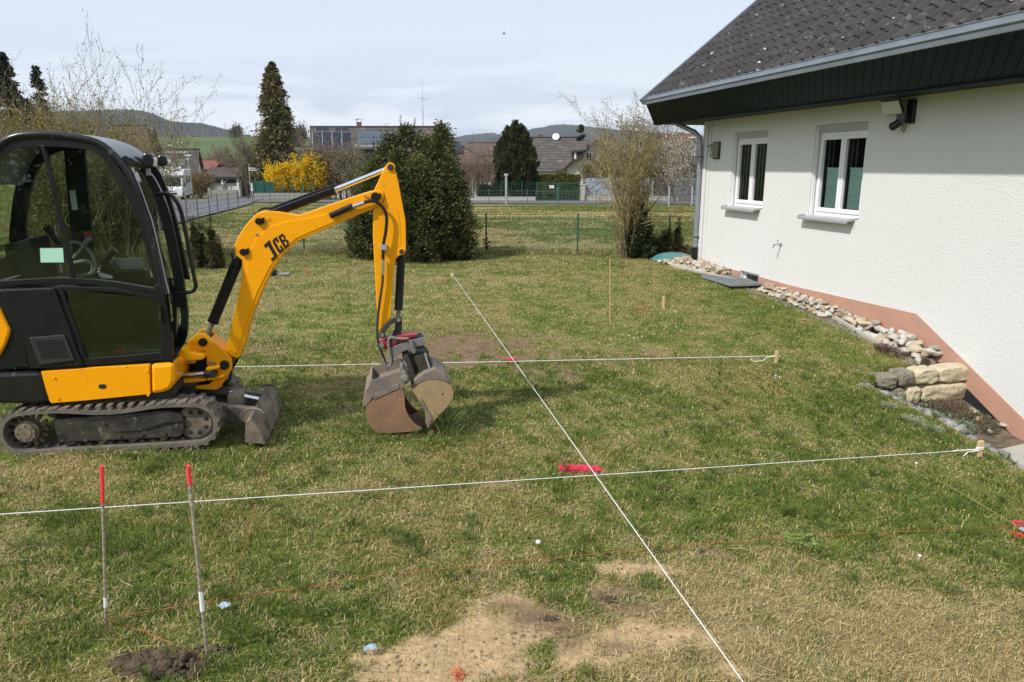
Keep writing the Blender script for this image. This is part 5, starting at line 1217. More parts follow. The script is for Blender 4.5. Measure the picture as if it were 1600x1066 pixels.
gline('orange_string', [(166, 968), (235, 990), (318, 1030)], .022, .0019, M['ostring'], 'short orange string between the two foreground rods over the dug earth', OG)
gline('orange_string', [(345, 938), (385, 850), (410, 740), (432, 660), (465, 590)], .022, .0014, M['ostring'], 'orange string running away past the dozer blade', OG)
gline('tan_string', [(1030, 505), (1190, 590), (1360, 690), (1590, 822)], .06, .0014, M['tanstring'], 'thin tan string slanting over the right lawn to the pink marked corner', OG)
def rod(bx, by, tx, ty, lab, r=.0075, tip=.2, band=None, m='rebar', tipm='pinkrod', grp='thin marker rods'):
    P = on_g(bx, by); Q = at(tx, ty, P.y-.02); ax = (Q-P); L_ = ax.length; e = empty('marker_rod', P, lab, 'rod', grp)
    def tb(a, b, rr, mm, nm):
        mb = MB(); K = max(2, int((b-a)*L_/.02)) if mm == 'rebar' and r > .006 else 1; pth = [P+ax*(a+(b-a)*i/K) for i in range(K+1)]
        rads = [rr*(1.0 if i % 2 else 1.22) for i in range(K+1)] if K > 1 else rr; mb.tube(pth, rads, 8); mb.build(nm, M[mm], e)
    tb(-.08, 1-tip, r, m, 'rod')
    if tip: tb(1-tip, 1.0, r*1.25, tipm, 'painted_tip')
    if band: tb(band[0], band[1], r*1.35, 'string', 'tape')
    return P
rod(166, 982, 159, 728, 'upright ribbed rod with a long neon red tip at the left, beside the turned-up earth', .0065, .22, (.14, .20))
rod(324, 1028, 294, 728, 'leaning ribbed rod with a neon red tip standing in the small dug earth pile', .0075, .09, (.26, .36))
rod(953, 505, 953, 405, 'thin bare wooden rod on the far lawn left of the house corner', .0065, 0, None, 'wood')
rod(1022, 500, 1022, 402, 'thin dark rod on the far lawn just left of the green lid', .0045, 0, None, 'tanstring')
rod(484, 498, 478, 416, 'thin red tipped rod on the lawn beyond the boom', .0045, .15, None, 'tanstring')
rod(410, 520, 407, 455, 'faint thin rod standing behind the lower boom', .004, 0, None, 'tanstring')
# sprayed paint: many small painted blades on the grass
def spray(px, py, rx, ry, n, m, lab, shape='rect'):
    P = on_g(px, py); V = []; T = []
    for i in range(n):
        u, v = rng.uniform(-1, 1), rng.uniform(-1, 1)
        if shape == 'x':
            if abs(abs(u)-abs(v)) > .22: continue
        elif rng.random() < max(abs(u), abs(v))**6*.7: continue
        x, y = P.x+u*rx, P.y+v*ry; z = g(x, y)+rng.uniform(.004, .028); a = rng.uniform(0, 6.28); L_ = rng.uniform(.02, .06); w_ = .004
        d = np.array([math.cos(a), math.sin(a), rng.uniform(-.1, .15)])*L_; s = np.array([-math.sin(a), math.cos(a), 0])*w_
        k = len(V); c_ = np.array([x, y, z]); V += [c_-s, c_+s, c_+d]; T.append((k, k+1, k+2))
    o = tri_mesh('paint_mark', np.array(V), np.array(T), m, loc=P); settag(o, lab, 'paint mark')
spray(906, 735, .155, .045, 1000, M['pink'], 'bright pink sprayed bar on the grass where the foreground strings cross')
spray(799, 564, .06, .03, 240, M['pink'], 'small pink sprayed spot where the diagonal string crosses the middle string')
spray(1594, 822, .05, .05, 90, M['pink'], 'pink sprayed fleck beside the blue grey scrap at the right edge')
spray(1594, 840, .05, .02, 60, M['pinkrod'], 'salmon red sprayed fleck lowest at the right edge')
spray(1001, 483, .12, .16, 220, M['pinkrod'], 'faint red sprayed cross on the far lawn left of the lone stake', 'x')
spray(717, 1056, .02, .025, 0+40, M['ostring'], 'small rust orange sprayed fleck on the sand at the bottom edge')
# scraps
def scrap(px, py, w, d, ang, lab, m):
    P = gp(px, py, .05); c_, s_ = math.cos(ang), math.sin(ang); mb = MB()
    X = Vector((c_, s_, .05))*w; Y_ = Vector((-s_, c_, .10))*d; V = []
    for j in range(4):
        for i in range(5): V.append(P+X*(i/4-.5)+Y_*(j/3-.5)+UP*(.004*math.sin(i*2.1+j)))
    mb.quadmesh(V, [(j*5+i, j*5+i+1, (j+1)*5+i+1, (j+1)*5+i) for j in range(3) for i in range(4)]); o = mb.build('paper_scrap', m, tag=(lab, 'scrap')); s = o.modifiers.new('th', 'SOLIDIFY'); s.thickness = .002
MSC = mat('bluegrey_scrap', (.30, .37, .44), .6)
scrap(578, 1011, .06, .035, .3, 'blue grey scrap lying by the sand patch at the bottom', MSC)
scrap(350, 945, .05, .045, .9, 'blue grey scrap lying under the orange string right of the leaning rod', MSC)
scrap(1599, 827, .05, .04, .2, 'blue grey scrap at the right edge beside the pink paint', MSC)
P = gp(841, 847, .035); mb = MB(); mb.blob(P, (.016, .016, .014), 3, 12, 8, .05); mb.build('white_ball', M['string'], smooth=True, tag=('tiny white ball lying in the grass left of the diagonal string', 'ball'))
# daisies
for i, (px, py) in enumerate([(983, 524), (990, 528), (1003, 526), (1055, 486), (1098, 478), (1208, 480), (1172, 462), (1180, 463), (1040, 511), (1057, 511), (1432, 724), (1437, 869), (1228, 478), (1212, 587), (1218, 590)]):
    P = gp(px, py, .04); mb = MB()
    for k in range(9):
        a = k*2*math.pi/9; mb.face([P, P+Vector((math.cos(a-.25)*.010, math.sin(a-.25)*.010, .004)), P+Vector((math.cos(a)*.015, math.sin(a)*.015, .005)), P+Vector((math.cos(a+.25)*.010, math.sin(a+.25)*.010, .004))])
    mb.cyl(P, P+UP*.008, .009, n=8); mb.tube([P, P-UP*.05], .002, 4); mb.build('daisy', M['string'], tag=('small white daisy dotted in the short lawn grass', 'flower', 'daisies in the lawn'))
# dug earth and molehills
def heap(name, px, py, rx, ry, h, lab, seed, lumps=40, m=None):
    P = on_g(px, py); mb = MB(); q = random.Random(seed)
    for i in range(lumps):
        a = q.uniform(0, 6.28); r_ = q.random()**.6; x = P.x+math.cos(a)*r_*rx; y = P.y+math.sin(a)*r_*ry; s = min(.6, q.uniform(.10, .32)+.25*q.random()**6)*min(rx, ry)*(1.3-r_*.6)
        mb.blob((x, y, g(x, y)+h*(1-r_*r_)*q.uniform(.2, .8)), (s, s*.9, s*.6), seed*77+i, 9, 6, .35)
    o = mb.build(name, m or M['dirt'], smooth=True, tag=(lab, 'earth')); return o
heap('earth_pile', 250, 1040, .23, .085, .06, 'crumbly brown dug earth pile at the foot of the leaning rod', 3, 260)
heap('earth_pile', 335, 1016, .10, .035, .03, 'dark strip of turned earth right behind the leaning rod', 13, 90)
heap('molehill', 1037, 765, .05, .035, .025, 'small dark clump of earth in the lawn right of the diagonal string', 4, 60)
heap('molehill', 1092, 862, .05, .03, .02, 'small brown clump of earth near the orange string right of centre', 5, 50)
heap('molehill', 958, 938, .07, .04, .018, 'dark crumbly clump among the sand at lower centre', 6, 26)
heap('molehill', 858, 968, .07, .035, .015, 'dark crumbly clump at the upper rim of the sand patch', 9, 26)
# black drain part with a grey sheet behind the boom
P = on_g(424, 431); mb = MB(); mb.box(P+Vector((.12, .1, .02)), Vector((.42, .05, .02)), Vector((-.05, .3, 0)), UP*.02); e = mb.build('grey_sheet', M['steel'], tag=('thin grey sheet lying on the lawn behind the boom', 'sheet'))
mb = MB(); mb.box(P+UP*.06, Vector((.20, 0, 0)), Vector((0, .16, 0)), UP*.10); mb.cyl(P+Vector((.0, -.02, .1)), P+Vector((.0, -.02, .14)), .07, n=14); mb.build('drain_cover', M['black'], bevel=.008, tag=('small black plastic box on the lawn behind the boom', 'box'))
# ------------------------------------------------------------------ chain link fence across the garden
P1, P2 = on_g(760, 397), on_g(902, 397)
fdx = (P2.x-P1.x); FY_ = P1.y
fe = empty('chain_link_fence', (P1.x, FY_, g(P1.x, FY_)), 'low green chain link fence with thin posts across the back of the lawn', 'fence')
xs = [P1.x + fdx*k for k in range(-4, 4)]
for x in xs:
    if x > 5: continue
    mb = MB(); z = g(x, FY_); mb.cyl((x, FY_, z-.1), (x, FY_, z+.98), .021, n=10); mb.cyl((x, FY_, z+.98), (x, FY_, z+1.0), .023, .012, n=10); mb.build('post', M['greenmetal'], fe)
V = []; T = []
def rib(a, b, r=.0032):
    k = len(V); d = (b-a).normalized(); s = Vector((d.z, 0, -d.x))*r; V.extend([a-s, b-s, b+s, a+s, a+Vector((0, r*2, 0)), b+Vector((0, r*2, 0))]); T.extend([(k, k+1, k+2), (k, k+2, k+3), (k+4, k+5, k+2), (k+4, k+2, k+3)])
x0, x1 = xs[0], 4.6; s = .062; hh = .88
n_ = int((x1-x0+hh)/s)
for i in range(-1, n_):
    for sg in (-1, 1):
        xa = x0 + i*s*1.0; a = Vector((xa, FY_-.022, g(xa, FY_)+.03)) if sg > 0 else Vector((xa, FY_-.022, g(xa, FY_)+hh+.03)); b = a + Vector((hh*.78, 0, hh*sg))
        if b.x > x1: continue
        rib(a, b)
for h_ in (.06, .5, .92): rib(Vector((x0, FY_-.024, g(0, FY_)+h_)), Vector((x1, FY_-.024, g(0, FY_)+h_)), .004)
tri_mesh('mesh', np.array([v[:] for v in V]), np.array(T), M['chainlink'], parent=fe)
mb = MB()
for k in range(26):
    a = rnd.uniform(0, 6.28); c_ = Vector((P1.x+rnd.uniform(-.05, .08), FY_-.03, g(P1.x, FY_)+rnd.uniform(.12, .38))); d = Vector((math.cos(a), .2, math.sin(a)))*.07
    mb.tube([c_, c_+d*.5+UP*.01, c_+d], [.006, .012, .003], 5)
mb.build('cord_bundle', M['black'], tag=('dark bundle of cord tied low on a green fence post', 'cord'))

# ------------------------------------------------------------------ grey wire fence along the road
def wire_fence(name, lab, pts, h, post_dx, pm, wm, nh=6, dv=.12, post_r=.03, wr=.006, parts=100, base=None, zf=None):
    P = [Vector((x, y, 0)) for x, y in pts]; zf = zf or g
    e = empty(name, (P[0].x, P[0].y, zf(P[0].x, P[0].y)), lab, 'fence')
    tot = sum((b-a).length for a, b in zip(P[:-1], P[1:])); path = []
    for a, b in zip(P[:-1], P[1:]):
        n = max(1, int((b-a).length/.5))
        for k in range(n): path.append(a.lerp(b, k/n))
    path.append(P[-1]); path = [Vector((p.x, p.y, zf(p.x, p.y))) for p in path]
    acc = 0; nxt = 0; cnt = 0
    for a, b in zip(path[:-1], path[1:]):
        if acc >= nxt and cnt < parts:
            mb = MB(); mb.cyl(a-UP*.1, a+UP*(h+.06), post_r, n=8); mb.cyl(a+UP*(h+.06), a+UP*(h+.08), post_r*1.1, post_r*.5, n=8); mb.build('post', pm, e); nxt += post_dx; cnt += 1
        acc += (b-a).length
    V = []; T = []
    def q4(a, b, c, d): k = len(V); V.extend([a, b, c, d]); T.extend([(k, k+1, k+2), (k, k+2, k+3)])
    for j in range(nh):
        z = .04+(h-.06)*j/(nh-1)
        for a, b in zip(path[:-1], path[1:]): q4(a+UP*(z-wr), b+UP*(z-wr), b+UP*(z+wr), a+UP*(z+wr))
    for a, b in zip(path[:-1], path[1:]):
        d = (b-a); n = max(1, int(d.length/dv)); t = d.normalized()*wr*.8
        for k in range(n):
            p = a.lerp(b, k/n); q4(p-t+UP*.02, p+t+UP*.02, p+t+UP*h, p-t+UP*h)
    tri_mesh('mesh', np.array([v[:] for v in V]), np.array(T), wm, parent=e)
    if base:
        mb = MB()
        for a, b in zip(path[:-1], path[1:]):
            d = (b-a).normalized(); nr = Vector((-d.y, d.x, 0)); mb.box((a+b)/2+UP*(base[1]/2-.05), (b-a), nr*base[0], UP*(base[1]+.1))
        mb.build('base_wall', base[2], e)
    return e
wire_fence('road_fence', 'low dark grey wire mesh fence along the road, bending round the meadow', FE, .95, 2.4, M['greyfence'], M['greyfence'], nh=5, dv=.20, wr=.007, post_r=.025)

# ------------------------------------------------------------------ far side of the road: gate, gabion walls, fences
def sc(Y): return (Y*CT+ (H+.5)*ST)/FPX    # metres per photo pixel at depth Y
def X_at(px, Y, py=290): return at(px, py, Y).x
def Z_at(py, Y): return at(800, py, Y).z
YR = 55.3
def gz(px, Y=YR): return g(X_at(px, Y), Y)
# low plinth wall left of the gate with green rod mesh fence
mb = MB(); x0, x1 = X_at(700, YR), X_at(837, YR); zb = gz(760); mb.abox(x0, YR-.1, zb-.3, x1, YR+.1, zb+.32)
for x in np.linspace(x0, x1, 8)[1:-1]: mb.abox(x-.02, YR-.115, zb-.3, x+.02, YR-.1, zb+.30)
mb.build('low_wall', M['concrete'], bevel=.01, tag=('low pale concrete wall below the green mesh fence left of the green gate', 'wall'))
zf0 = zb+.32
wire_fence('green_mesh_fence', 'green rod mesh fence on the low wall left of the green gate', [(X_at(740, YR), YR), (X_at(837, YR), YR)], 1.05, 1.6, M['greenmetal'], M['greenmetal'], nh=7, dv=.18, wr=.006, zf=lambda x, y: zf0)
gx0, gx1 = X_at(838, YR), X_at(906, YR); ge = empty('green_gate', ((gx0+gx1)/2, YR, zb), 'wide green double gate with a small white sign, in front of a clipped hedge', 'gate')
ztop = Z_at(285, YR)
for a, b in ((gx0, (gx0+gx1)/2-.03), ((gx0+gx1)/2+.03, gx1)):
    mb = MB()
    for x in (a+.04, b-.04): mb.abox(x-.035, YR-.03, zb+.05, x+.035, YR+.03, ztop)
    for z in (zb+.08, ztop-.04, (zb+ztop)/2): mb.abox(a, YR-.025, z-.03, b, YR+.025, z+.03)
    gl_ = mb.build('gate_leaf', M['greenmetal'], ge)
    mb = MB(); n = int((b-a)/.085)
    for i in range(n): mb.abox(a+.08+i*.085, YR-.012, zb+.08, a+.08+i*.085+.014, YR+.012, ztop-.04)
    mb.build('bars', M['greenmetal'], gl_)
mb = MB(); xs_, zs_ = X_at(862, YR), Z_at(292, YR); mb.abox(xs_-.17, YR-.05, zs_-.11, xs_+.17, YR-.035, zs_+.11); sg_ = mb.build('gate_sign', M['dishwhite'], ge, bevel=.004)
mb = MB()
for k in range(3): mb.abox(xs_-.12, YR-.0535, zs_+.05-.05*k, xs_+(.12 if k < 2 else .02), YR-.051, zs_+.065-.05*k)
mb.build('sign_lines', M['red'], sg_)
mb = MB(); xs_, zs_ = X_at(871, YR), Z_at(295, YR); mb.abox(xs_-.05, YR-.05, zs_-.04, xs_+.05, YR-.036, zs_+.04); mb.build('lock_box', M['alu'], ge)
mb = MB(); x0, x1 = X_at(907, YR), X_at(914, YR)
for k in range(5): mb.abox(x0+.004*(k % 2), YR-.22, zb-.2+k*.27, x1-.004*(k % 2), YR+.2, zb-.2+k*.27+.26)
mb.abox(x0-.05, YR-.26, zb+1.145, x1+.05, YR+.24, zb+1.22); mb.build('gate_pillar', M['concrete'], bevel=.012, tag=('pale stone gate pillar between the green gate and the grey stone wall', 'pillar'))
# gabion style walls and brown panels
def stone_panel(px0, px1, lab, Y=YR+.3):
    a, b = X_at(px0, Y), X_at(px1, Y); z0, z1 = gz(px0)+.35, Z_at(278, Y); mb = MB(); q = random.Random(int(px0)); z = z0
    while z < z1-.03:
        hgt = min(q.uniform(.10, .2), z1-z); x = a
        while x < b-.01:
            w_ = min(q.uniform(.18, .55), b-x); d_ = q.uniform(0, .06); mb.abox(x+.012, Y-.12-d_, z+.010, x+w_-.012, Y+.1, z+hgt-.010); x += w_
        z += hgt
    mb.cur = 1; mb.abox(a, Y-.07, z0, b, Y+.09, z1); o = mb.build('stone_wall', [M['gabion'], M['darkwood']], tag=(lab, 'wall', 'grey stone wall panels beside the road')); return o
stone_panel(915, 965, 'grey rough stone wall panel right beside the gate pillar')
stone_panel(1000, 1021, 'grey rough stone wall panel between two brown panels, behind the bare shrub')
stone_panel(1053, 1090, 'grey rough stone wall panel nearest the white house corner')
for p0, p1, lab in ((965, 1000, 'brown slatted panel in the stone wall, behind the bare shrub'), (1021, 1053, 'brown slatted panel in the stone wall, left of the downpipe')):
    Y = YR+.3; a, b = X_at(p0, Y), X_at(p1, Y); z0, z1 = gz(p0)+.35, Z_at(278, Y); mb = MB(); n = int((z1-z0)/.12)
    for k in range(n): mb.abox(a+.05, Y-.02, z0+k*(z1-z0)/n+.01, b-.05, Y+.02, z0+(k+1)*(z1-z0)/n-.012)
    mb.abox(a, Y-.04, z0, a+.05, Y+.04, z1); mb.abox(b-.05, Y-.04, z0, b, Y+.04, z1); mb.abox(a+.05, Y+.021, z0, b-.05, Y+.03, z1-.02)
    mb.build('slatted_panel', M['gabframe'], tag=(lab, 'panel'))
mb = MB(); Y = YR+.1; mb.abox(X_at(914.5, Y), Y-.15, gz(915)-.3, X_at(1092, Y), Y+.6, gz(915)+.34); mb.build('low_wall', M['concrete'], bevel=.01, tag=('pale concrete footing wall under the grey stone panels', 'wall'))
# grey gate in the road fence
Y = 48.4; e = empty('garden_gate', (X_at(1065, Y), Y, g(12, Y)), 'small grey wire gate in the road fence by the house corner', 'gate'); z0 = g(12, Y)
for px in (1046, 1082):
    mb = MB(); x = X_at(px, Y); mb.abox(x-.05, Y-.05, z0-.1, x+.05, Y+.05, z0+1.2); mb.build('gate_post', M['alu'], e, bevel=.006)
mb = MB(); a, b = X_at(1048, Y), X_at(1080, Y)
for z in (z0+.1, z0+.62, z0+1.12): mb.abox(a, Y-.02, z-.02, b, Y+.02, z+.02)
for x in np.linspace(a, b, 14): mb.abox(x-.008, Y-.008, z0+.12, x+.008, Y+.008, z0+1.1)
mb.build('gate_leaf', M['greyfence'], e)
# grey post by the meadow
Y = 49.6; x = X_at(791, Y); z0 = g(x, Y); e = empty('grey_post', (x, Y, z0), 'tall light grey post with a small box on top at the edge of the meadow', 'post')
mb = MB(); mb.cyl((x, Y, z0-.1), (x, Y, Z_at(275, Y)), .075, n=12); shade_auto(mb.build('pole', M['alu'], e)); mb = MB(); zt = Z_at(275, Y); mb.abox(x-.14, Y-.1, zt-.02, x+.12, Y+.1, zt+.14); mb.build('box', M['alu'], e, bevel=.02)

# ------------------------------------------------------------------ street lamps, signs
def lamp(px, py_top, py_bot, Y, lab):
    x = X_at(px, Y, py_top); zt = Z_at(py_top, Y); zb_ = min(Z_at(py_bot, Y), g(x, Y)) ; s = sc(Y); e = empty('street_lamp', (x, Y, zb_), lab, 'street lamp', 'street lamps')
    mb = MB(); mb.cyl((x, Y, zb_), (x, Y, zt-.3), .06, .045, n=10); mb.build('pole', M['alu'], e)
    mb = MB(); mb.cyl((x, Y, zt-.5), (x, Y, zt-.10), .11, .20, n=16); shade_auto(mb.build('lantern', mat('lantern_glass', (.7, .72, .7), .3), e)); mb = MB(); mb.cyl((x, Y, zt-.10), (x, Y, zt-.02), .38, .33, n=20); mb.cyl((x, Y, zt-.02), (x, Y, zt+.03), .33, .05, n=20); shade_auto(mb.build('cap', M['dishwhite'], e))
lamp(293.5, 242, 300, 76, 'white capped street lamp above the motorhome')
lamp(378.5, 265, 308, 88, 'white capped street lamp in front of the white gate left of the yellow bush')
lamp(1083, 214, 300, 60, 'white capped street lamp right beside the house downpipe')
Y = 68; x = X_at(391, Y); z0 = g(x, Y); e = empty('street_sign', (x, Y, z0), 'white street name sign on a thin pole left of the yellow forsythia', 'street sign')
mb = MB(); mb.cyl((x, Y, z0), (x, Y, Z_at(259, Y)), .04, n=8); mb.build('pole', M['alu'], e)
mb = MB(); a, b = X_at(391.5, Y), X_at(417, Y); mb.abox(a, Y-.06, Z_at(267, Y), b, Y-.045, Z_at(262.2, Y)); pn = mb.build('name_plate', M['dishwhite'], e, bevel=.003)
mb = MB(); q = random.Random(3); xx = a+.12; zc = (Z_at(267, Y)+Z_at(262.2, Y))/2
while xx < b-.15:
    w_ = q.uniform(.03, .07); mb.abox(xx, Y-.0645, zc-.06, xx+w_, Y-.061, zc+.06*q.choice([1, .5])); xx += w_+.03
mb.build('plate_letters', M['black'], pn)
Y = 56.5
mb = MB(); 
for px in (393.5,):
    x = X_at(px, Y); z0 = g(x, Y); mb.cyl((x, Y, z0), (x, Y, z0+1.3), .05, n=10); mb.cyl((x, Y, z0+.7), (x, Y, z0+.9), .07, n=10)
mb.build('bollard', M['dishwhite'], tag=('white marker post at the corner of the street left of the green fence', 'post'))

# ------------------------------------------------------------------ houses
def gable(name, lab, px0, px1, ridge_y, eave_y, base_y, Y, depth, roofm, wallm=None, ov=.35, chim=(), rx0=None, rx1=None, grp=None):
    wallm = wallm or M['render']; x0, x1 = X_at(px0, Y, eave_y), X_at(px1, Y, eave_y); Ym = Y+depth/2; zr = Z_at(ridge_y, Ym); ze = Z_at(eave_y, Y); xc = (x0+x1)/2
    rx0 = X_at(rx0, Ym, ridge_y) if rx0 else x0; rx1 = X_at(rx1, Ym, ridge_y) if rx1 else x1
    zb_ = min(g(xc, Y)-.4, Z_at(base_y, Y)); e = empty(name, (xc, Y, zb_), lab, 'house', grp)
    w0, w1, yb, yf = x0+ov, x1-ov, Y+depth-.3, Y+.4; zw = ze+ .4*(zr-ze)/(depth/2)-.05
    mb = MB(); zp = zr-.12-(zr-ze)*0
    V = [(w0, yf, zb_), (w1, yf, zb_), (w1, yb, zb_), (w0, yb, zb_), (w0, yf, zw), (w1, yf, zw), (w1, yb, zw), (w0, yb, zw), (w0, Ym, zr-.1), (w1, Ym, zr-.1)]
    mb.quadmesh(V, [(0, 1, 5, 4), (2, 3, 7, 6), (1, 2, 6, 9, 5), (3, 0, 4, 8, 7)]); mb.build('wall', wallm, e)
    mb = MB(); th = .16
    def slab(a, b, c, d): mb.prism([Vector(a), Vector(b), Vector(c), Vector(d)], Vector((0, 0, -th)))
    slab((x0, Y, ze), (x1, Y, ze), (rx1, Ym-.002, zr), (rx0, Ym-.002, zr)); slab((x0, Y+depth, ze), (x1, Y+depth, ze), (rx1, Ym+.002, zr), (rx0, Ym+.002, zr))
    mb.box(((rx0+rx1)/2, Ym, zr+.03), (rx1-rx0, 0, 0), (0, .25, 0), (0, 0, .10)); rf = mb.build('roof', roofm, e)
    for cx, cw_, ctop in chim:
        x = X_at(cx, Ym, ctop); s = sc(Ym); zt = Z_at(ctop, Ym); mb = MB(); w_ = cw_*s/2; mb.abox(x-w_, Ym-w_+.3, zr-.6, x+w_, Ym+w_+.3, zt); mb.abox(x-w_*1.2, Ym-w_*1.2+.3, zt, x+w_*1.2, Ym+w_*1.2+.3, zt+.08); mb.build('chimney', M['brick'], rf)
    mb = MB(); mb.tube([(x0, Y-.05, ze-.12), (x1, Y-.05, ze-.12)], .07, 6); mb.build('gutter', M['zinc'], rf)
    def onroof(px, py):      # point on the front roof plane
        p0 = Vector((x0, Y, ze)); v1 = Vector((1, 0, 0)); v2 = Vector((0, depth/2, zr-ze)); n = v1.cross(v2).normalized(); return on_plane(px, py, p0, n), n if n.z > 0 else -n
    return e, rf, onroof, (w0, w1, yf, zb_, zw)
def wpan(e, rf, onroof, corners, m, nx_=1, ny_=1, name='solar_panel', h=.08):
    """solar field with frame gaps laid on the roof plane"""
    P = [onroof(*c) for c in corners]; n = P[0][1]; P = [p[0]+n*h for p in P]; mb = MB()
    for i in range(nx_):
        for j in range(ny_):
            def B_(u, v): return P[0].lerp(P[1], u).lerp(P[3].lerp(P[2], u), v)
            g_ = .03
            q = [B_((i+g_)/nx_, (j+g_)/ny_), B_((i+1-g_)/nx_, (j+g_)/ny_), B_((i+1-g_)/nx_, (j+1-g_)/ny_), B_((i+g_)/nx_, (j+1-g_)/ny_)]; mb.prism(q, n*.04)
    o = mb.build(name, m, e)
    mb = MB(); mb.prism([p-n*.03 for p in P], n*.02); mb.build('panel_frame', M['dishwhite'] if m is M['solar'] else M['alu'], o); return o
def window(e, x0, x1, z0, z1, y, fm=None):
    mb = MB(); f = .07; mb.abox(x0, y-.06, z0, x1, y-.005, z0+f); mb.abox(x0, y-.06, z1-f, x1, y-.005, z1); mb.abox(x0, y-.06, z0+f, x0+f, y-.005, z1-f); mb.abox(x1-f, y-.06, z0+f, x1, y-.005, z1-f); mb.abox((x0+x1)/2-.03, y-.055, z0+f, (x0+x1)/2+.03, y-.005, z1-f)
    o = mb.build('window', fm or M['dishwhite'], e); mb = MB(); mb.abox(x0+f, y-.03, z0+f, x1-f, y-.012, z1-f); mb.build('pane', M['darkwin'], o); return o
# long house with solar roof
Y = 78
eA, rA, oA, bA = gable('long_house', 'long grey tiled house with solar panels and a mast behind the big green bush', 483, 688, 198, 249, 320, Y, 7, M['tile_grey'], M['render'], chim=((560, 6.5, 192),), rx0=484, rx1=690)
wpan(eA, rA, oA, [(493, 198.8), (514, 198.8), (514, 206), (493, 206)], M['solar'], 2, 1); wpan(eA, rA, oA, [(523, 199), (544, 199), (544, 206), (523, 206)], M['solar'], 2, 1)
wpan(eA, rA, oA, [(488.5, 208), (549, 208), (550.5, 246), (489, 245)], M['solar'], 4, 6)
wpan(eA, rA, oA, [(560, 206), (617, 206), (618, 226), (560, 226)], M['solargrey'], 6, 2)
wpan(eA, rA, oA, [(620, 205), (668, 205), (668, 213), (620, 213)], M['solargrey'], 5, 1)
p, n_ = oA(580, 238); mb = MB(); mb.abox(X_at(559, Y), Y-.3, Z_at(249, Y), X_at(618, Y), Y+2.2, Z_at(233, Y)); mb.build('dark_dormer', M['darkwood'], eA); mb = MB(); mb.abox(X_at(557, Y), Y-.7, Z_at(229.5, Y), X_at(620, Y), Y-.35, Z_at(226.5, Y)); mb.build('dormer_eaves', M['alu'], eA)
mb = MB(); a = X_at(560, Y+3.5, 190); zt = Z_at(186.5, Y+3.5); mb.box((a-.16, Y+3.8, zt+.0), (.4, 0, .12), (0, .5, 0), (0, 0, .04)); mb.box((a+.2, Y+3.8, zt+.0), (.4, 0, -.12), (0, .5, 0), (0, 0, .04))
for s_ in (-.2, .25): mb.cyl((a+s_, Y+3.8, zt-.3), (a+s_, Y+3.8, zt), .02, n=5)
mb.build('chimney_cap', M['zinc'], eA)
for a, b in ((500, 512), (530, 545)): window(eA, X_at(a, Y), X_at(b, Y), Z_at(283, Y), Z_at(266, Y), bA[2])
# antenna mast
x, Y2 = X_at(660, 84, 150), 84
mb = MB(); zt = Z_at(122, Y2); mb.cyl((x, Y2, 1), (x, Y2, Z_at(170, Y2)), .05, n=8); mb.cyl((x, Y2, Z_at(170, Y2)), (x, Y2, zt), .03, .015, n=6); mb.cyl((x-.65, Y2, Z_at(153.5, Y2)), (x+.65, Y2, Z_at(153.5, Y2)), .02, n=5); mb.cyl((x, Y2-.5, Z_at(153.2, Y2)), (x, Y2+.5, Z_at(153.2, Y2)), .02, n=5)
for k in range(5): mb.cyl((x-.3, Y2, Z_at(154+k*.9, Y2)), (x+.3, Y2, Z_at(154+k*.9, Y2)), .01, n=4)
mb.build('antenna_mast', M['alu'], tag=('tall thin antenna mast with crossed rods above the long solar roof', 'antenna'))
# hip roofed house
Y = 62; e = empty('hip_roof_house', (X_at(700, Y), Y, g(-5, Y)), 'white house with pyramid tiled roof and brick chimney behind the big green bush', 'house')
ap = at(679, 203, Y+5); zr = ap.z; ze = Z_at(257, Y); xa, xb = X_at(612, Y), X_at(771, Y); zb_ = g(-5, Y)-.3
mb = MB(); c4 = [Vector((xa, Y, ze)), Vector((xb, Y, ze)), Vector((xb, Y+10, ze)), Vector((xa, Y+10, ze))]; top = Vector((ap.x, Y+5, zr)); top2 = top+Vector((-1.2, 0, 0))
mb.face([c4[0], c4[1], top, top2]); mb.face([c4[1], c4[2], top]); mb.face([c4[2], c4[3], top2, top]); mb.face([c4[3], c4[0], top2]); mb.face([c+Vector((0, 0, -.15)) for c in c4[::-1]])
for i in range(4): mb.face([c4[i], c4[i]-UP*.15, c4[(i+1) % 4]-UP*.15, c4[(i+1) % 4]])
rf = mb.build('roof', M['tile_brown'], e); mb = MB(); mb.tube([c4[1]+UP*.05, top+UP*.06], .11, 6); mb.tube([c4[0]+UP*.05, top2+UP*.06], .11, 6); mb.build('ridge_tiles', M['tile_grey'], rf)
mb = MB(); mb.abox(xa+.4, Y+.5, zb_, xb-.1, Y+9.5, ze-.05); mb.build('wall', M['render'], e)
for z in (ze-.32, ze-.2): pass
mb = MB(); mb.abox(X_at(706, Y), Y-.1, ze-.55, xb+.1, Y+.45, ze-.16)
mb.build('eaves_board', M['tile_brown'], e)
mb = MB(); w_ = .38; cx = X_at(688.5, Y+5, 198); zt = Z_at(196, Y+5); mb.abox(cx-w_, Y+4.6, zr-1, cx+w_, Y+5.4, zt); mb.abox(cx-w_*1.15, Y+4.5, zt, cx+w_*1.15, Y+5.5, zt+.1); mb.cyl((cx+.05, Y+5, zt+.1), (cx+.05, Y+5, zt+.45), .12, n=8); mb.build('chimney', M['brick'], rf)
n = (c4[1]-c4[0]).cross(top-c4[0]).normalized(); n = n if n.z > 0 else -n
q = [on_plane(*c, c4[0], n)+n*.08 for c in ((706, 223), (720, 223), (724, 241), (703, 241))]; mb = MB(); mb.prism(q, n*.05); mb.build('solar_panel', M['solar'], e)
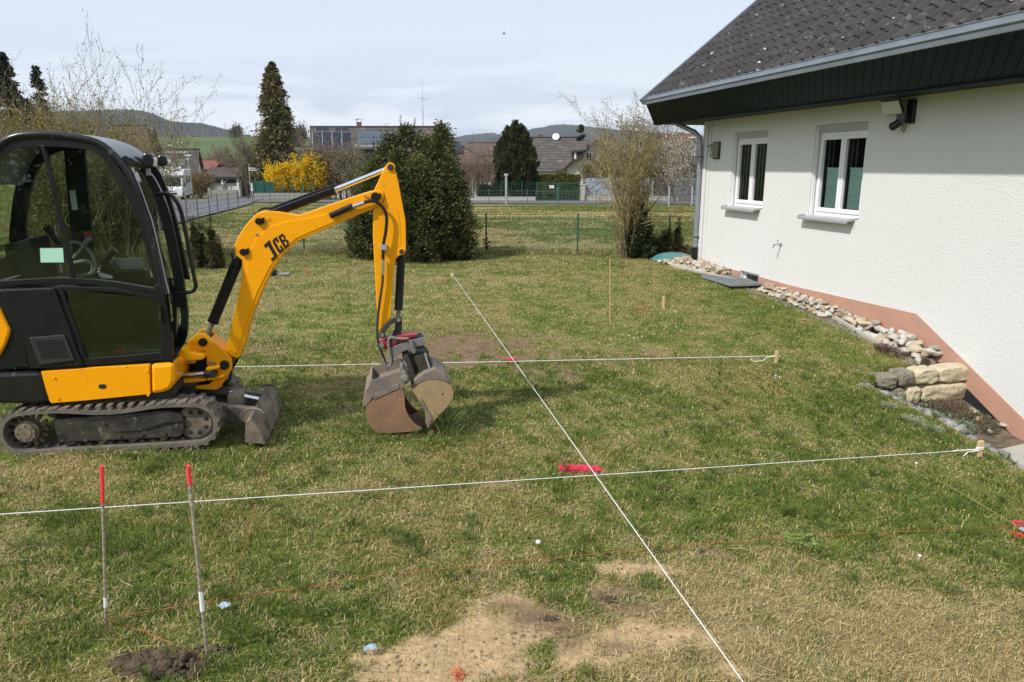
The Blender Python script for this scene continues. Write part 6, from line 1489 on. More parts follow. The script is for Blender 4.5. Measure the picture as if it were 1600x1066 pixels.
window(e, X_at(722, Y), X_at(735, Y), Z_at(290, Y), Z_at(269, Y), Y+.5); window(e, X_at(745, Y), X_at(756, Y), Z_at(290, Y), Z_at(270, Y), Y+.5)
# dormer house right of the yew
Y = 72
eD, rD, oD, bD = gable('dormer_house', 'grey tiled house with satellite dish and chimney, right of the dark yew', 815, 905, 215, 265, 300, Y, 9, M['tile_grey'], M['render'], chim=((845, 6, 211.5),))
ds = on_plane(868, 214, Vector((0, Y+4.5, 0)), Vector((0, 1, 0))); mb = MB(); mb.cyl((ds.x, Y+4.3, ds.z-1.0), (ds.x, Y+4.3, ds.z), .03, n=6); V = []; F = []
dn = Vector((-.1, -.92, .35)).normalized(); u = dn.orthogonal().normalized(); v = dn.cross(u)
for j in range(5):
    for i in range(16): a = i*math.pi/8; r_ = .36*j/4+.001; V.append(Vector((ds.x, Y+4.1, ds.z))+(u*math.cos(a)+v*math.sin(a))*r_+dn*(r_*r_*.5))
mb.quadmesh(V, [(j*16+i, (j+1)*16+i, (j+1)*16+(i+1) % 16, j*16+(i+1) % 16) for j in range(4) for i in range(16)]); mb.tube([ds+Vector((0, -.2, -.2)), Vector((ds.x, Y+4.1, ds.z))+dn*.45], .012, 4); mb.build('satellite_dish', M['dishwhite'], rD)
# gabled wing of the dormer house, ridge towards us
mb = MB(); Yw = 68; R0 = at(900, 216, Yw+1); xr = X_at(928, Yw); zr = Z_at(209, Yw); L0 = Vector((X_at(878, Yw), Yw, Z_at(264, Yw))); R_0 = Vector((X_at(962, Yw), Yw, Z_at(262, Yw))); T0_ = Vector((X_at(935, Yw), Yw, Z_at(214, Yw))); bk_ = Vector((-.6, 7, 0))
mb.prism([L0, L0+bk_, T0_+bk_, T0_], UP*-.18); mb.prism([T0_+Vector((.002, 0, 0)), T0_+bk_, R_0+bk_, R_0], UP*-.18); eW = empty('gabled_house', (T0_.x, Yw, g(8, Yw)), 'dark brown gabled house with a small dormer behind the bare shrub', 'house'); mb.build('roof', M['tile_dark'], eW)
mb = MB(); i_ = Vector((.35, .5, 0)); zb_ = g(8, Yw)-.3; V = [Vector((L0.x+.5, Yw+.5, zb_)), Vector((R_0.x-.5, Yw+.5, zb_)), Vector((R_0.x-.5, Yw+.5, R_0.z+.1)), T0_+Vector((0, .5, -.25)), Vector((L0.x+.5, Yw+.5, L0.z+.1))]; mb.prism(V, Vector((-.5, 6, 0))); mb.build('wall', M['render'], eW)
mb = MB(); mb.abox(X_at(893, Yw), Yw-.6, Z_at(249, Yw), X_at(910, Yw), Yw+1.5, Z_at(236, Yw)); dm = mb.build('dormer', M['darkwood'], eW); mb = MB(); mb.prism([Vector((X_at(889, Yw), Yw-.8, Z_at(236, Yw))), Vector((X_at(914, Yw), Yw-.8, Z_at(234, Yw))), Vector((X_at(920, Yw), Yw+2, Z_at(219, Yw+2))), Vector((X_at(897, Yw), Yw+2, Z_at(221, Yw+2)))], UP*-.12); mb.build('dormer_roof', M['tile_dark'], dm)
mb = MB(); mb.abox(X_at(895.5, Yw), Yw-.64, Z_at(249, Yw), X_at(898.5, Yw), Yw-.61, Z_at(238.5, Yw)); mb.build('dormer_board', M['dishwhite'], dm)
window(eW, X_at(915, Yw), X_at(925, Yw), Z_at(252, Yw), Z_at(238, Yw), Yw+.49)
# block behind the stems and other roofs
gable('rear_house', 'brown flat pitched roof seen between the hip roof and the yew', 728, 800, 223, 240, 300, 88, 6, M['tile_brown'])
# left group
eG, rG, oG, bG = gable('tiled_house', 'brown tiled house with roof window and satellite dish above the motorhome', 240, 307, 233, 296, 320, 84, 3.6, M['tile_grey'], M['render'], chim=((262, 5, 229),))
wpan(eG, rG, oG, [(254, 237), (295, 237), (295, 240.5), (254, 240.5)], M['solargrey'], 5, 1)
wpan(eG, rG, oG, [(278, 249), (290, 249), (290, 259.5), (277.5, 259.5)], M['solar'], 1, 1, name='roof_window'); wpan(eG, rG, oG, [(270, 253.5), (275.5, 253.5), (275.5, 260), (270, 260)], M['solargrey'], 1, 1, name='roof_window')
ds = at(266.5, 229.5, 88); mb = MB(); mb.cyl((ds.x, 88, ds.z-.9), (ds.x, 88, ds.z), .03, n=6); V = []
for j in range(5):
    for i in range(16): a = i*math.pi/8; r_ = .26*j/4+.001; V.append(Vector((ds.x, 87.8, ds.z))+(u*math.cos(a)+v*math.sin(a))*r_+dn*(r_*r_*.5))
mb.quadmesh(V, [(j*16+i, (j+1)*16+i, (j+1)*16+(i+1) % 16, j*16+(i+1) % 16) for j in range(4) for i in range(16)]); mb.build('satellite_dish', M['dishwhite'], rG)
mb = MB(); x, z = X_at(288, 88), Z_at(223, 88); mb.cyl((x, 88, z-1.2), (x, 88, z), .02, n=5); mb.cyl((x-.4, 88, z), (x+.45, 88, z-.05), .02, n=5); mb.build('antenna', M['alu'], rG)
gable('red_roof_shed', 'small red tiled roof behind the carport', 306, 336, 250, 263, 300, 96, 5, M['tile_red'], M['darkwood'])
# house with brown roof at the left, gable edge towards the right
gable('brown_roof_house', 'brown red tiled roof rising behind the twiggy shrubs left of the forested hill', 182, 240, 196, 250, 330, 66, 3.0, M['tile_brown'], M['darkwood'], rx1=229, rx0=176)
# carport
Y = 78; e = empty('carport', (X_at(345, Y), Y, g(-32, Y)), 'open carport with dark corrugated roof and white posts right of the motorhome', 'carport')
x0, x1 = X_at(316, Y), X_at(376, Y); mb = MB(); zr, ze, = Z_at(262, Y+2.5), Z_at(277.5, Y); n = 26
V = []
for i in range(2*n+1):
    a = x0+(x1-x0)*i/(2*n); h_ = .05*((i//2) % 2) ; V += [Vector((a, Y-.02, ze+h_)), Vector((a, Y+2.5, zr+h_))]
mb.quadmesh(V, [(2*i, 2*i+2, 2*i+3, 2*i+1) for i in range(2*n)])
mb.prism([Vector((x0, Y+.02, ze-.07)), Vector((x1, Y+.02, ze-.07)), Vector((x1, Y+2.5, zr-.07)), Vector((x0, Y+2.5, zr-.07))], UP*-.08); mb.prism([Vector((x0, Y+2.5, zr)), Vector((x1, Y+2.5, zr)), Vector((x1, Y+5, ze)), Vector((x0, Y+5, ze))], UP*-.1)
mb.build('roof', M['tile_dark'], e)
zb_ = g(-32, Y)
for px in (322.5, 346, 370.5):
    mb = MB(); x = X_at(px, Y); mb.abox(x-.09, Y+.2, zb_, x+.09, Y+.38, ze-.1); mb.box((x+.3, Y+.29, ze-.45), (.5, 0, .5), (0, .08, 0), (0, 0, .09)); mb.build('post', M['dishwhite'], e)
mb = MB(); mb.abox(X_at(325, Y), Y+.5, zb_, X_at(373, Y), Y+.62, Z_at(286.5, Y)); mb.build('white_wall', M['render'], e); mb = MB(); mb.abox(x0+.2, Y+4.6, zb_, x1-.1, Y+4.8, ze); mb.build('back_wall', M['darkwood'], e)
# white gate / garage beyond
Y = 92; mb = MB(); zz = g(-32, Y); mb.abox(X_at(382, Y), Y, zz, X_at(396, Y), Y+3, Z_at(278, Y)); a = X_at(382, Y)
for k in range(7): mb.abox(a+.1+k*.15, Y-.05, zz, a+.18+k*.15, Y-.01, Z_at(292, Y))
mb.abox(a-.2, Y-.2, Z_at(279, Y), X_at(408, Y), Y+3.2, Z_at(276.5, Y)); mb.build('white_shed', M['dishwhite'], tag=('small white shed at the end of the street left of the green fence', 'shed'))
# low grey stone garden wall by the carport
mb = MB(); Y = 73; zz = g(-30, Y); mb.abox(X_at(326, Y), Y, zz-.2, X_at(370, Y), Y+.3, Z_at(297, Y)); mb.abox(X_at(325, Y)-.05, Y-.05, zz-.2, X_at(328.5, Y), Y+.35, Z_at(294, Y)); mb.build('garden_wall', M['kerb'], bevel=.01, tag=('low grey garden wall in front of the carport', 'wall'))
# far roofs on the right
for i, (a, b, r_, e_, Y, lab) in enumerate([(1036, 1056, 209.5, 219, 190, 'leftmost far red brown roof above the blossoming shrubs'), (1053, 1072, 207.5, 219, 200, 'middle far red brown roof above the blossoming shrubs'), (1068, 1090, 209, 221, 180, 'rightmost far red brown roof, next to the street lamp')]):
    gable('far_house', lab, a, b, r_, e_, 235, Y, 8, M['tile_red'] if i != 1 else M['tile_brown'], grp='far red roofed houses')
gable('roof_behind_conifer', 'grey roof low behind the tall conifer', 262, 300, 300, 300.5, 301, 130, 3, M['tile_grey']) if False else None
# green fence with stone base at the corner
Yg = 59; zg = g(-18, Yg)
mb = MB(); mb.abox(X_at(397, Yg), Yg-.15, zg-.3, X_at(500, Yg), Yg+.15, zg+.55)
q = random.Random(2); x = X_at(397, Yg)
while x < X_at(500, Yg)-.3: w_ = q.uniform(.25, .5); mb.abox(x+.01, Yg-.19, zg-.1, x+w_-.01, Yg-.15, zg+.5-q.uniform(0, .05)); x += w_
mb.build('stone_base_wall', M['kerb'], tag=('low stone base wall under the green fence and the yellow forsythia', 'wall'))
e = empty('green_fence', (X_at(412, Yg), Yg, zg+.55), 'dark green privacy fence with posts in front of the yellow forsythia', 'fence')
mb = MB(); a, b = X_at(397, Yg), X_at(426, Yg); mb.prism([Vector((a, Yg, zg+.56)), Vector((b, Yg, zg+.56)), Vector((b, Yg, Z_at(284, Yg)+.0)), Vector((a, Yg, Z_at(283, Yg)))], Vector((0, .04, 0)))
for k in range(14): x = a+(b-a)*k/14; mb.abox(x, Yg-.02, zg+.57, x+.05, Yg-.003, Z_at(284.5, Yg))
mb.build('privacy_panel', M['greenmetal'], e)
for px in (397, 411, 427.5, 441, 457, 473.5, 489): mb = MB(); x = X_at(px, Yg); mb.abox(x-.05, Yg-.08, zg+.55, x+.05, Yg-.021, Z_at(285, Yg)); mb.build('post', M['greenmetal'], e)
mb = MB()
for k in range(7): mb.abox(b, Yg-.015, zg+.6+k*.2, X_at(489, Yg), Yg-.005, zg+.615+k*.2)
mb.build('wire_panel', M['greenmetal'], e)

# ------------------------------------------------------------------ motorhome
Ym = 62; sx0, sx1 = 248, 300
mh = empty('motorhome', (X_at(272, Ym), Ym, g(X_at(272, Ym), Ym)), 'white motorhome with dark windscreen parked at the roadside on the left', 'motorhome')
zg = Z_at(316, Ym)+.0; zg = max(zg, g(X_at(272, Ym), Ym))
mm = X_at(273, Ym); ang = math.radians(-62)   # heading: nose towards us and slightly left
fx = Vector((math.cos(ang), math.sin(ang), 0))
fx = Vector((.30, -.954, 0)); sx = Vector((.954, .30, 0)); O_ = Vector((X_at(268, Ym)+.1, Ym, zg)); s = 48*sc(Ym)/2.85
def q_(f, w_, z): return O_ + (fx*f + sx*w_)*s + UP*z*s
WH = .98
def vprism(pts, w0, w1, m, name, par=mh, bevel=.02): mb = MB(); mb.prism([q_(f, w0, z) for f, z in pts], sx*(w1-w0)*s); return mb.build(name, m, par, bevel=bevel)
vprism([(-.15, .35), (-6, .35), (-6, 2.75), (-.4, 2.75), (.55, 2.50), (.62, 2.20), (0, 2.0)], -1.08, 1.08, M['dishwhite'], 'living_body', bevel=.05)
vprism([(-.2, .3), (1.75, .3), (1.82, .55), (1.75, .95), (1.2, 1.22), (.55, 1.98), (-.2, 2.05)], -.95, .95, M['white'], 'cab', bevel=.06)
mb = MB(); mb.face([q_(1.195, -.84, 1.27), q_(1.195, .84, 1.27), q_(.60, .76, 1.97), q_(.60, -.76, 1.97)]); mb.v = [v+fx*.02+UP*.015 for v in mb.v]; mb.prism(list(mb.v)[:4], -fx*.01); mb.build('windscreen', M['darkwin'], mh)
for sd in (-1, 1):
    mb = MB(); mb.prism([q_(f, sd*.96, z) for f, z in ((.95, 1.25), (.15, 1.25), (.15, 1.9), (.5, 1.9))], sx*sd*.01); mb.build('side_window', M['darkwin'], mh)
    mb = MB(); mb.box(q_(.75, sd*1.13, 1.35), sx*.12*s, fx*.08*s, UP*.36*s); mb.build('mirror', M['black'], mh, bevel=.01)
    mb = MB(); mb.box(q_(1.60, sd*.72, .92), sx*.34*s, fx*.22*s, UP*.20*s); mb.build('headlight', M['chrome'], mh, bevel=.02)
    for f in (1.05, -3.6):
        mb = MB(); mb.cyl(q_(f, sd*.98, .33), q_(f, sd*.74, .33), .34*s, n=24); wv = mb.build('wheel', M['seat'], mh); mb = MB(); mb.cyl(q_(f, sd*.985, .33), q_(f, sd*.975, .33), .2*s, n=16); mb.build('rim', M['alu'], wv)
mb = MB(); mb.box(q_(1.80, 0, .62), sx*1.0*s, fx*.04*s, UP*.16*s); mb.box(q_(1.77, 0, .85), sx*.7*s, fx*.05*s, UP*.05*s); mb.build('grille', M['black'], mh)
mb = MB(); mb.box(q_(1.84, 0, .48), sx*.52*s, fx*.01*s, UP*.11*s); mb.build('number_plate', M['white'], mh)
mb = MB(); mb.box(q_(.05, 0, 2.9), sx*.9*s, fx*.7*s, UP*.14*s); mb.box(q_(-2.2, .3, 2.88), sx*.7*s, fx*.9*s, UP*.22*s); mb.box(q_(-4, -.2, 2.83), sx*.5*s, fx*.5*s, UP*.12*s); mb.build('roof_hatches', M['white'], mh, bevel=.03)
mb = MB(); mb.prism([q_(f, 1.085, z) for f, z in ((-1.2, 1.5), (-2.4, 1.5), (-2.4, 2.1), (-1.2, 2.1))], sx*.01); mb.prism([q_(f, 1.085, z) for f, z in ((-3.4, 1.5), (-4.6, 1.5), (-4.6, 2.1), (-3.4, 2.1))], sx*.01); mb.build('body_windows', M['darkwin'], mh)
# bird
P = at(787.5, 53, 60); mb = MB(); mb.blob(P, (.12, .04, .04), 1, 8, 6, .05); mb.face([P+Vector((0, .02, .03)), P+Vector((-.05, -.15, .09)), P+Vector((.06, -.20, .12))]); mb.face([P+Vector((0, -.02, .03)), P+Vector((-.05, .15, .09)), P+Vector((.06, .20, .12))]); mb.build('bird', M['black'], smooth=True, tag=('tiny dark bird flying high in the middle of the sky', 'bird'))
# ------------------------------------------------------------------ vegetation
class Leaves:
    """many small leaf or spray faces with per vertex colour"""
    def __init__(s): s.V = []; s.T = []; s.Cc = []; s.n = 0
    def add(s, P, size, cols, aspect=.45, direction=None, jitter=.6, r=rng, two=True):
        P = np.asarray(P, float); n = len(P)
        d = r.normal(size=(n, 3)) if direction is None else np.asarray(direction, float) + r.normal(size=(n, 3))*jitter
        d /= np.linalg.norm(d, axis=1)[:, None]+1e-9
        u = r.normal(size=(n, 3)); u -= (u*d).sum(1)[:, None]*d; u /= np.linalg.norm(u, axis=1)[:, None]+1e-9
        sz = (np.asarray(size)*np.ones(n))[:, None]
        a = P - d*sz*.5; b = P + u*sz*aspect*.5; c = P + d*sz*.5; e = P - u*sz*aspect*.5
        s.V.append(np.stack([a, b, c, e], 1).reshape(-1, 3)); s.T.append((np.arange(n)[:, None]*4 + np.array([0, 1, 2, 3])[None]) + s.n); s.n += 4*n
        cols = np.asarray(cols)*np.ones((n, 3)); s.Cc.append(np.repeat(cols, 4, axis=0))
    def build(s, name, parent, m=None): return tri_mesh(name, np.concatenate(s.V), np.concatenate(s.T), m or M['leaf'], cols=np.concatenate(s.Cc), parent=parent)
class Twigs:
    def __init__(s): s.V = []; s.T = []; s.C = []; s.n = 0; s.tips = []
    def seg(s, a, b, ra, rb, col):
        d = b-a; L_ = np.linalg.norm(d)
        if L_ < 1e-6: return
        d = d/L_; u = np.cross(d, (0.3, 0.5, 0.8)); u /= np.linalg.norm(u)+1e-9; v = np.cross(d, u); V = []
        for p, r_ in ((a, ra), (b, rb)):
            for k in range(3):
                t = 2.094*k; V.append(p+(u*math.cos(t)+v*math.sin(t))*r_)
        s.V += V; s.C += [col]*6; n = s.n; s.T += [(n, n+1, n+4, n+3), (n+1, n+2, n+5, n+4), (n+2, n, n+3, n+5)]; s.n += 6
    def grow(s, p, d, L_, r_, lev, col, q, up=.25, wob=.25, nseg=5, kids=(3, 5), spread=.7, shrink=.55, rmin=.002):
        p = np.array(p, float); d = np.array(d, float); d /= np.linalg.norm(d); pts = [p]
        for i in range(nseg):
            d = d + np.array([q.gauss(0, wob), q.gauss(0, wob), q.gauss(0, wob)*.6+up*.3]); d /= np.linalg.norm(d); n = p+d*L_/nseg
            ra = r_*(1-.75*i/nseg); rb = r_*(1-.75*(i+1)/nseg); s.seg(p, n, max(ra, rmin), max(rb, rmin*.7), col); p = n; pts.append(p)
            if lev > 0 and i >= (1 if lev > 1 else 0):
                for _ in range(max(1, round(q.uniform(*kids)/nseg*1.4))):
                    kd = d + np.array([q.gauss(0, spread), q.gauss(0, spread), q.gauss(0, spread*.6)+up*.4]); s.grow(p, kd, L_*shrink*q.uniform(.6, 1.1), rb*.65, lev-1, col, q, up, wob, max(2, nseg-1), kids, spread, shrink, rmin)
        s.tips += pts[1:] if lev == 0 else [p]
    def build(s, name, parent): return tri_mesh(name, np.array(s.V), np.array(s.T), M['twig'], cols=np.array(s.C), parent=parent)
def base_xy(px, Y, py=290): x = X_at(px, Y, py); return x, Y, g(x, Y)
def conifer(px, Y, top_y, wpx, lab, cols, name='conifer', seed=1, n=9000, leaf=.22, tiers=True, droop=.25, shape=.85, base_frac=.06, gap=.18, grp=None, base_py=None, cat='tree'):
    x, Y, z0 = base_xy(px, Y, top_y); H_ = Z_at(top_y, Y)-z0; R_ = wpx*sc(Y)/2; r = np.random.default_rng(seed); e = empty(name, (x, Y, z0), lab, cat, grp)
    mb = MB(); mb.tube([(x, Y, z0-.2), (x+.03, Y, z0+H_*.5), (x, Y, z0+H_*.97)], [R_*.09+.04, R_*.05+.03, .015], 8)
    nb = 60
    P = []; D = []; Cc = []; Sz = []
    L_ = Leaves(); nb = int(n/70)
    for b in range(nb):
        t = base_frac+(1-base_frac)*(r.random()**.85 if b > 10 else b/10*.3); a = r.random()*6.283
        prof = (1-t)**shape*(1-.45*math.exp(-((t-.0)/.12)**2)); rr = R_*prof*r.uniform(.78, 1.12)+.05
        if r.random() < gap*.3: rr *= .7
        zt = z0+H_*t; k = 70; u = r.random(k)**.6
        bx = x+math.cos(a)*rr*u; by = Y+math.sin(a)*rr*u; bz_ = zt + (.22*rr*u*(1-droop*2) - droop*rr*u*u*.9)
        w_ = rr*.13+.05; pp = np.stack([bx, by, bz_], 1)+r.normal(size=(k, 3))*np.array([w_, w_, w_*.55])
        dd = np.tile(np.array([math.cos(a), math.sin(a), -.35 if droop > .1 else .7]), (k, 1))
        c = cols[0]+(cols[1]-cols[0])*np.clip(r.normal(.45, .25)+r.normal(0, .22, k), 0, 1)[:, None]
        L_.add(pp, leaf*r.uniform(.6, 1.3, k), c, .4, dd, .55, r)
    # leader
    k = max(20, n//100); tt = r.random(k); L_.add(np.stack([x+r.normal(0, .04, k), Y+r.normal(0, .04, k), z0+H_*(.9+.1*tt)], 1), leaf*.7, cols[1], .35, np.tile([0, 0, 1.0], (k, 1)), .5, r)
    mb.build('trunk', M['bark'], e); L_.build('crown', e); return e
c3 = lambda *a: np.array(a)
# tall bronze-green conifer on the left
conifer(424, 66, 97, 82, 'tall bronze green conifer standing alone against the sky left of centre', (c3(.04, .05, .018), c3(.24, .19, .07)), seed=3, n=24000, leaf=.30, droop=.42, shape=.62, base_frac=.02)
# spruces at the left edge
conifer(2, 34, 84, 95, 'dark spruce cut by the left edge of the photo', (c3(.012, .02, .014), c3(.035, .05, .032)), 'spruce', 5, 14000, .2, droop=.3, shape=.8)
conifer(55, 38, 104, 62, 'smaller dark blue green spruce behind the twigs near the left edge', (c3(.014, .024, .02), c3(.045, .065, .055)), 'spruce', 6, 9000, .15, droop=.12, shape=.85)
conifer(30, 36, 150, 110, 'low dark fir between the two spruces at the left', (c3(.012, .02, .014), c3(.03, .045, .03)), 'spruce', 9, 8000, .2, droop=.2, shape=.6)
conifer(908, 76, 197, 26, 'small dark pine top behind the dormer house and the bare shrub', (c3(.02, .03, .015), c3(.07, .08, .035)), 'pine', 7, 2500, .3, droop=.1, shape=.5, base_frac=.6)
# big arborvitae by the fence: several leaders in one shrub
def multi_bush(name, lab, leaders, Y0, leaf, cols, seed, dens=5200, cat='bush', flat=.75, up=.5, pf=(.70, .92, 1, .88, .62, .34, .10)):
    xs = [l[0] for l in leaders]; xc = X_at(sum(xs)/len(xs), Y0); e = empty(name, (xc, Y0, g(xc, Y0)), lab, cat); r = np.random.default_rng(seed); L_ = Leaves(); mb = MB()
    for (px, top, wpx, dy, bot) in leaders:
        Y = Y0+dy; x = X_at(px, Y, top); z0 = g(x, Y) if bot is None else Z_at(bot, Y); H_ = Z_at(top, Y)-z0; R_ = wpx*sc(Y)/2; k = int(dens*(H_*R_)/2.2)
        t = r.random(k)**.9; a = r.random(k)*6.283
        prof = np.interp(t, [0, .06, .25, .5, .75, .92, 1], pf)
        lump = 1+.20*np.sin(a*3+t*9+seed)+.14*np.sin(a*7-t*17)+.10*np.sin(a*13+t*31)
        depth = 1-np.abs(r.normal(0, .16, k)); rr = R_*prof*lump*depth
        P = np.stack([x+np.cos(a)*rr, Y+np.sin(a)*rr*flat, z0+H_*t+r.normal(0, .03, k)], 1)
        # clumps: pull points to clump centres so that gaps show
        cc_ = P[r.integers(0, k, k//26)]; idx = r.integers(0, len(cc_), k); P = cc_[idx] + (P-cc_[idx])*0 + r.normal(size=(k, 3))*np.array([.075, .075, .10])*(R_**.5)
        D = np.stack([np.cos(a), np.sin(a), np.full(k, up)], 1); ctr = np.stack([np.full(k, x), np.full(k, Y), P[:, 2]], 1); D = (P-ctr); D /= np.linalg.norm(D, axis=1)[:, None]+1e-6; D[:, 2] = up
        tone = np.clip(r.normal(.4, .22, len(cc_))[idx]+r.normal(0, .2, k), 0, 1)[:, None]; c = cols[0]+(cols[1]-cols[0])*tone
        if len(cols) > 2: m_ = r.random(k) < .06; c[m_] = cols[2]
        L_.add(P, leaf*r.uniform(.6, 1.4, k), c, .34, D, .45, r)
        mb.tube([(x, Y, z0-.1), (x, Y, z0+H_*.85)], [.05, .01], 6)
        # dark inner core of dead twigs keeps the crown from being see-through in the middle
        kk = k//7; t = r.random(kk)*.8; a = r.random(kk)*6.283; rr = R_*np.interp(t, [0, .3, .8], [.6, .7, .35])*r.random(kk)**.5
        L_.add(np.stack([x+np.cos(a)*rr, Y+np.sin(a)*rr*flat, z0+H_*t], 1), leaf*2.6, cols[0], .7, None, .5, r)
    mb.build('trunk', M['bark'], e); L_.build('crown', e); return e
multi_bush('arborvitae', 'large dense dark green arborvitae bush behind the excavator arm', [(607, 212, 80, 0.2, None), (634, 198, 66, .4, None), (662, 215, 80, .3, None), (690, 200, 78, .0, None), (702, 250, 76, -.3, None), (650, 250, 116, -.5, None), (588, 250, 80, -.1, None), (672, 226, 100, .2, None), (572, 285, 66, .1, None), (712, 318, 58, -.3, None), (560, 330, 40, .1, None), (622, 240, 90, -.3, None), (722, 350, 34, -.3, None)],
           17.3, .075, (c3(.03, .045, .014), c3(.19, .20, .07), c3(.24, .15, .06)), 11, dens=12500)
for px, t_ in ((625, 180), (646, 186), (582, 214)):
    pass
T_ = Twigs(); q = random.Random(8); L_ = Leaves(); lead = empty('arborvitae_leaders', base_xy(640, 17.6), 'thin spiky leader shoots poking out of the top of the big arborvitae', 'shoots')
for px, t_, b_ in ((625, 180, 215), (647, 185, 215), (583, 212, 240), (637, 194, 220)):
    a = at(px, b_, 17.6); b = at(px+1, t_, 17.6); T_.seg(np.array(a[:]), np.array(b[:]), .008, .003, (.08, .07, .03)); k = 60; tt = rng.random(k); P = np.array([a.lerp(b, float(x))[:] for x in tt]); L_.add(P+rng.normal(size=(k, 3))*.012, .11*(1-.5*tt), c3(.05, .065, .025), .16, np.stack([rng.normal(0, 1, k), rng.normal(0, .6, k), np.full(k, .9)], 1), .1)
T_.build('stems', lead); L_.build('needles', lead)
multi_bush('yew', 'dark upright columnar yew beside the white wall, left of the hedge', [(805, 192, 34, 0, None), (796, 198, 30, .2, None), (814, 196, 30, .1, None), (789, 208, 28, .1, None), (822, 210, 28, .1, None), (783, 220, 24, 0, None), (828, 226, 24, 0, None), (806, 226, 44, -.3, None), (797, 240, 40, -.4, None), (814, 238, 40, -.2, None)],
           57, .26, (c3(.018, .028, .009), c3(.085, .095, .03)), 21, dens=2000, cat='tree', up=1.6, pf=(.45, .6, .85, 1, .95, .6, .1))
multi_bush('laurel', 'dark green broad leaved shrub right behind the bare shrub by the fence', [(1000, 322, 42, 0.2, None), (1006, 345, 40, 0, None), (992, 350, 30, 0, None)], 17.4, .085, (c3(.025, .04, .014), c3(.10, .115, .05), c3(.2, .17, .08)), 31, dens=11000)
multi_bush('low_shrub', 'low loose green brown shrub at the fence left of the downpipe', [(1040, 362, 44, .3, None), (1060, 345, 16, .3, None), (1024, 372, 40, .1, None), (1066, 382, 30, .2, None)], 17.8, .05, (c3(.06, .055, .025), c3(.17, .145, .06)), 32, dens=16000)
multi_bush('low_shrub', 'loose olive shrub behind the grab rail of the excavator', [(310, 352, 40, .2, None), (328, 345, 24, 0, None), (300, 338, 14, 0, None), (338, 372, 28, 0, None)], 15.5, .045, (c3(.06, .06, .02), c3(.17, .16, .06)), 33, dens=16000)
# clipped hedge behind the gate
def hedge(px0, px1, top, Y, dep, cols, lab, seed, n=9000, leaf=.16, zb_=None, name='hedge'):
    r = np.random.default_rng(seed); a, b = X_at(px0, Y), X_at(px1, Y); z0 = g((a+b)/2, Y) if zb_ is None else zb_; zt = Z_at(top, Y); e = empty(name, ((a+b)/2, Y, z0), lab, 'hedge'); L_ = Leaves()
    u = r.random(n); v = r.random(n); w_ = r.random(n); f = r.random(n); x = a+(b-a)*u; zz = z0+(zt-z0)*v; y = Y+dep*w_
    m_ = f < .55; y = np.where(m_, Y+np.abs(r.normal(0, .08, n)), y); zz = np.where(~m_, zt-np.abs(r.normal(0, .10, n))+.12*np.sin(x*2.1), zz)
    c = cols[0]+(cols[1]-cols[0])*np.clip(r.normal(.5, .3, n)+.5*(fnoise(x, zz*2, 1.2)-.5), 0, 1)[:, None]; L_.add(np.stack([x, y, zz], 1), leaf, c, .6, None, .5, r); mb = MB(); mb.abox(a+.15, Y+.12, z0, b-.15, Y+dep-.1, zt-.15); mb.build('inner_twigs', M['darkwood'], e); L_.build('foliage', e); return e
hedge(838, 907, 273, YR+1.6, 1.6, (c3(.05, .055, .012), c3(.19, .17, .035)), 'clipped olive yellow hedge behind the green gate', 41)
hedge(745, 838, 291, YR+1.2, 1.0, (c3(.02, .035, .012), c3(.06, .075, .025)), 'low dark green planting behind the green mesh fence', 42, 3500)
# forsythia
def forsythia():
    Y = 62; x, Y, z0 = base_xy(455, Y); e = empty('forsythia', (x, Y, z0), 'bright yellow flowering forsythia bush behind the green fence', 'bush'); r = np.random.default_rng(51); q = random.Random(51); T_ = Twigs(); L_ = Leaves()
    for cx, top, w_ in ((444, 258, 44), (470, 258, 38), (495, 248, 26), (432, 266, 24), (455, 270, 50), (482, 268, 40)):
        c = X_at(cx, Y); R_ = w_*sc(Y)/2; Ht = Z_at(top, Y)-z0
        for k in range(16):
            a = r.random()*6.28; T_.grow((c+math.cos(a)*.3, Y+math.sin(a)*.3, z0), (math.cos(a)*R_/Ht, math.sin(a)*R_/Ht*.6, 1), Ht*r.uniform(.7, 1.0), .03, 1, (.2, .14, .07), q, .1, .12, 6, (6, 9), .6, .3, .01)
    P = np.array(T_.tips); P = P[P[:, 2] > z0+.9]
    for k in range(9): Q = P+r.normal(size=P.shape)*.12; u = r.random(len(Q)); right = (Q[:, 0] > X_at(484, Y)); L_.add(Q[~right | (u < .3)], .13, np.array([.80, .52, .004])*r.uniform(.7, 1.05, ((~right | (u < .3)).sum(), 1)), .7, None, .5, r)
    T_.build('stems', e); L_.build('blossom', e)
forsythia()
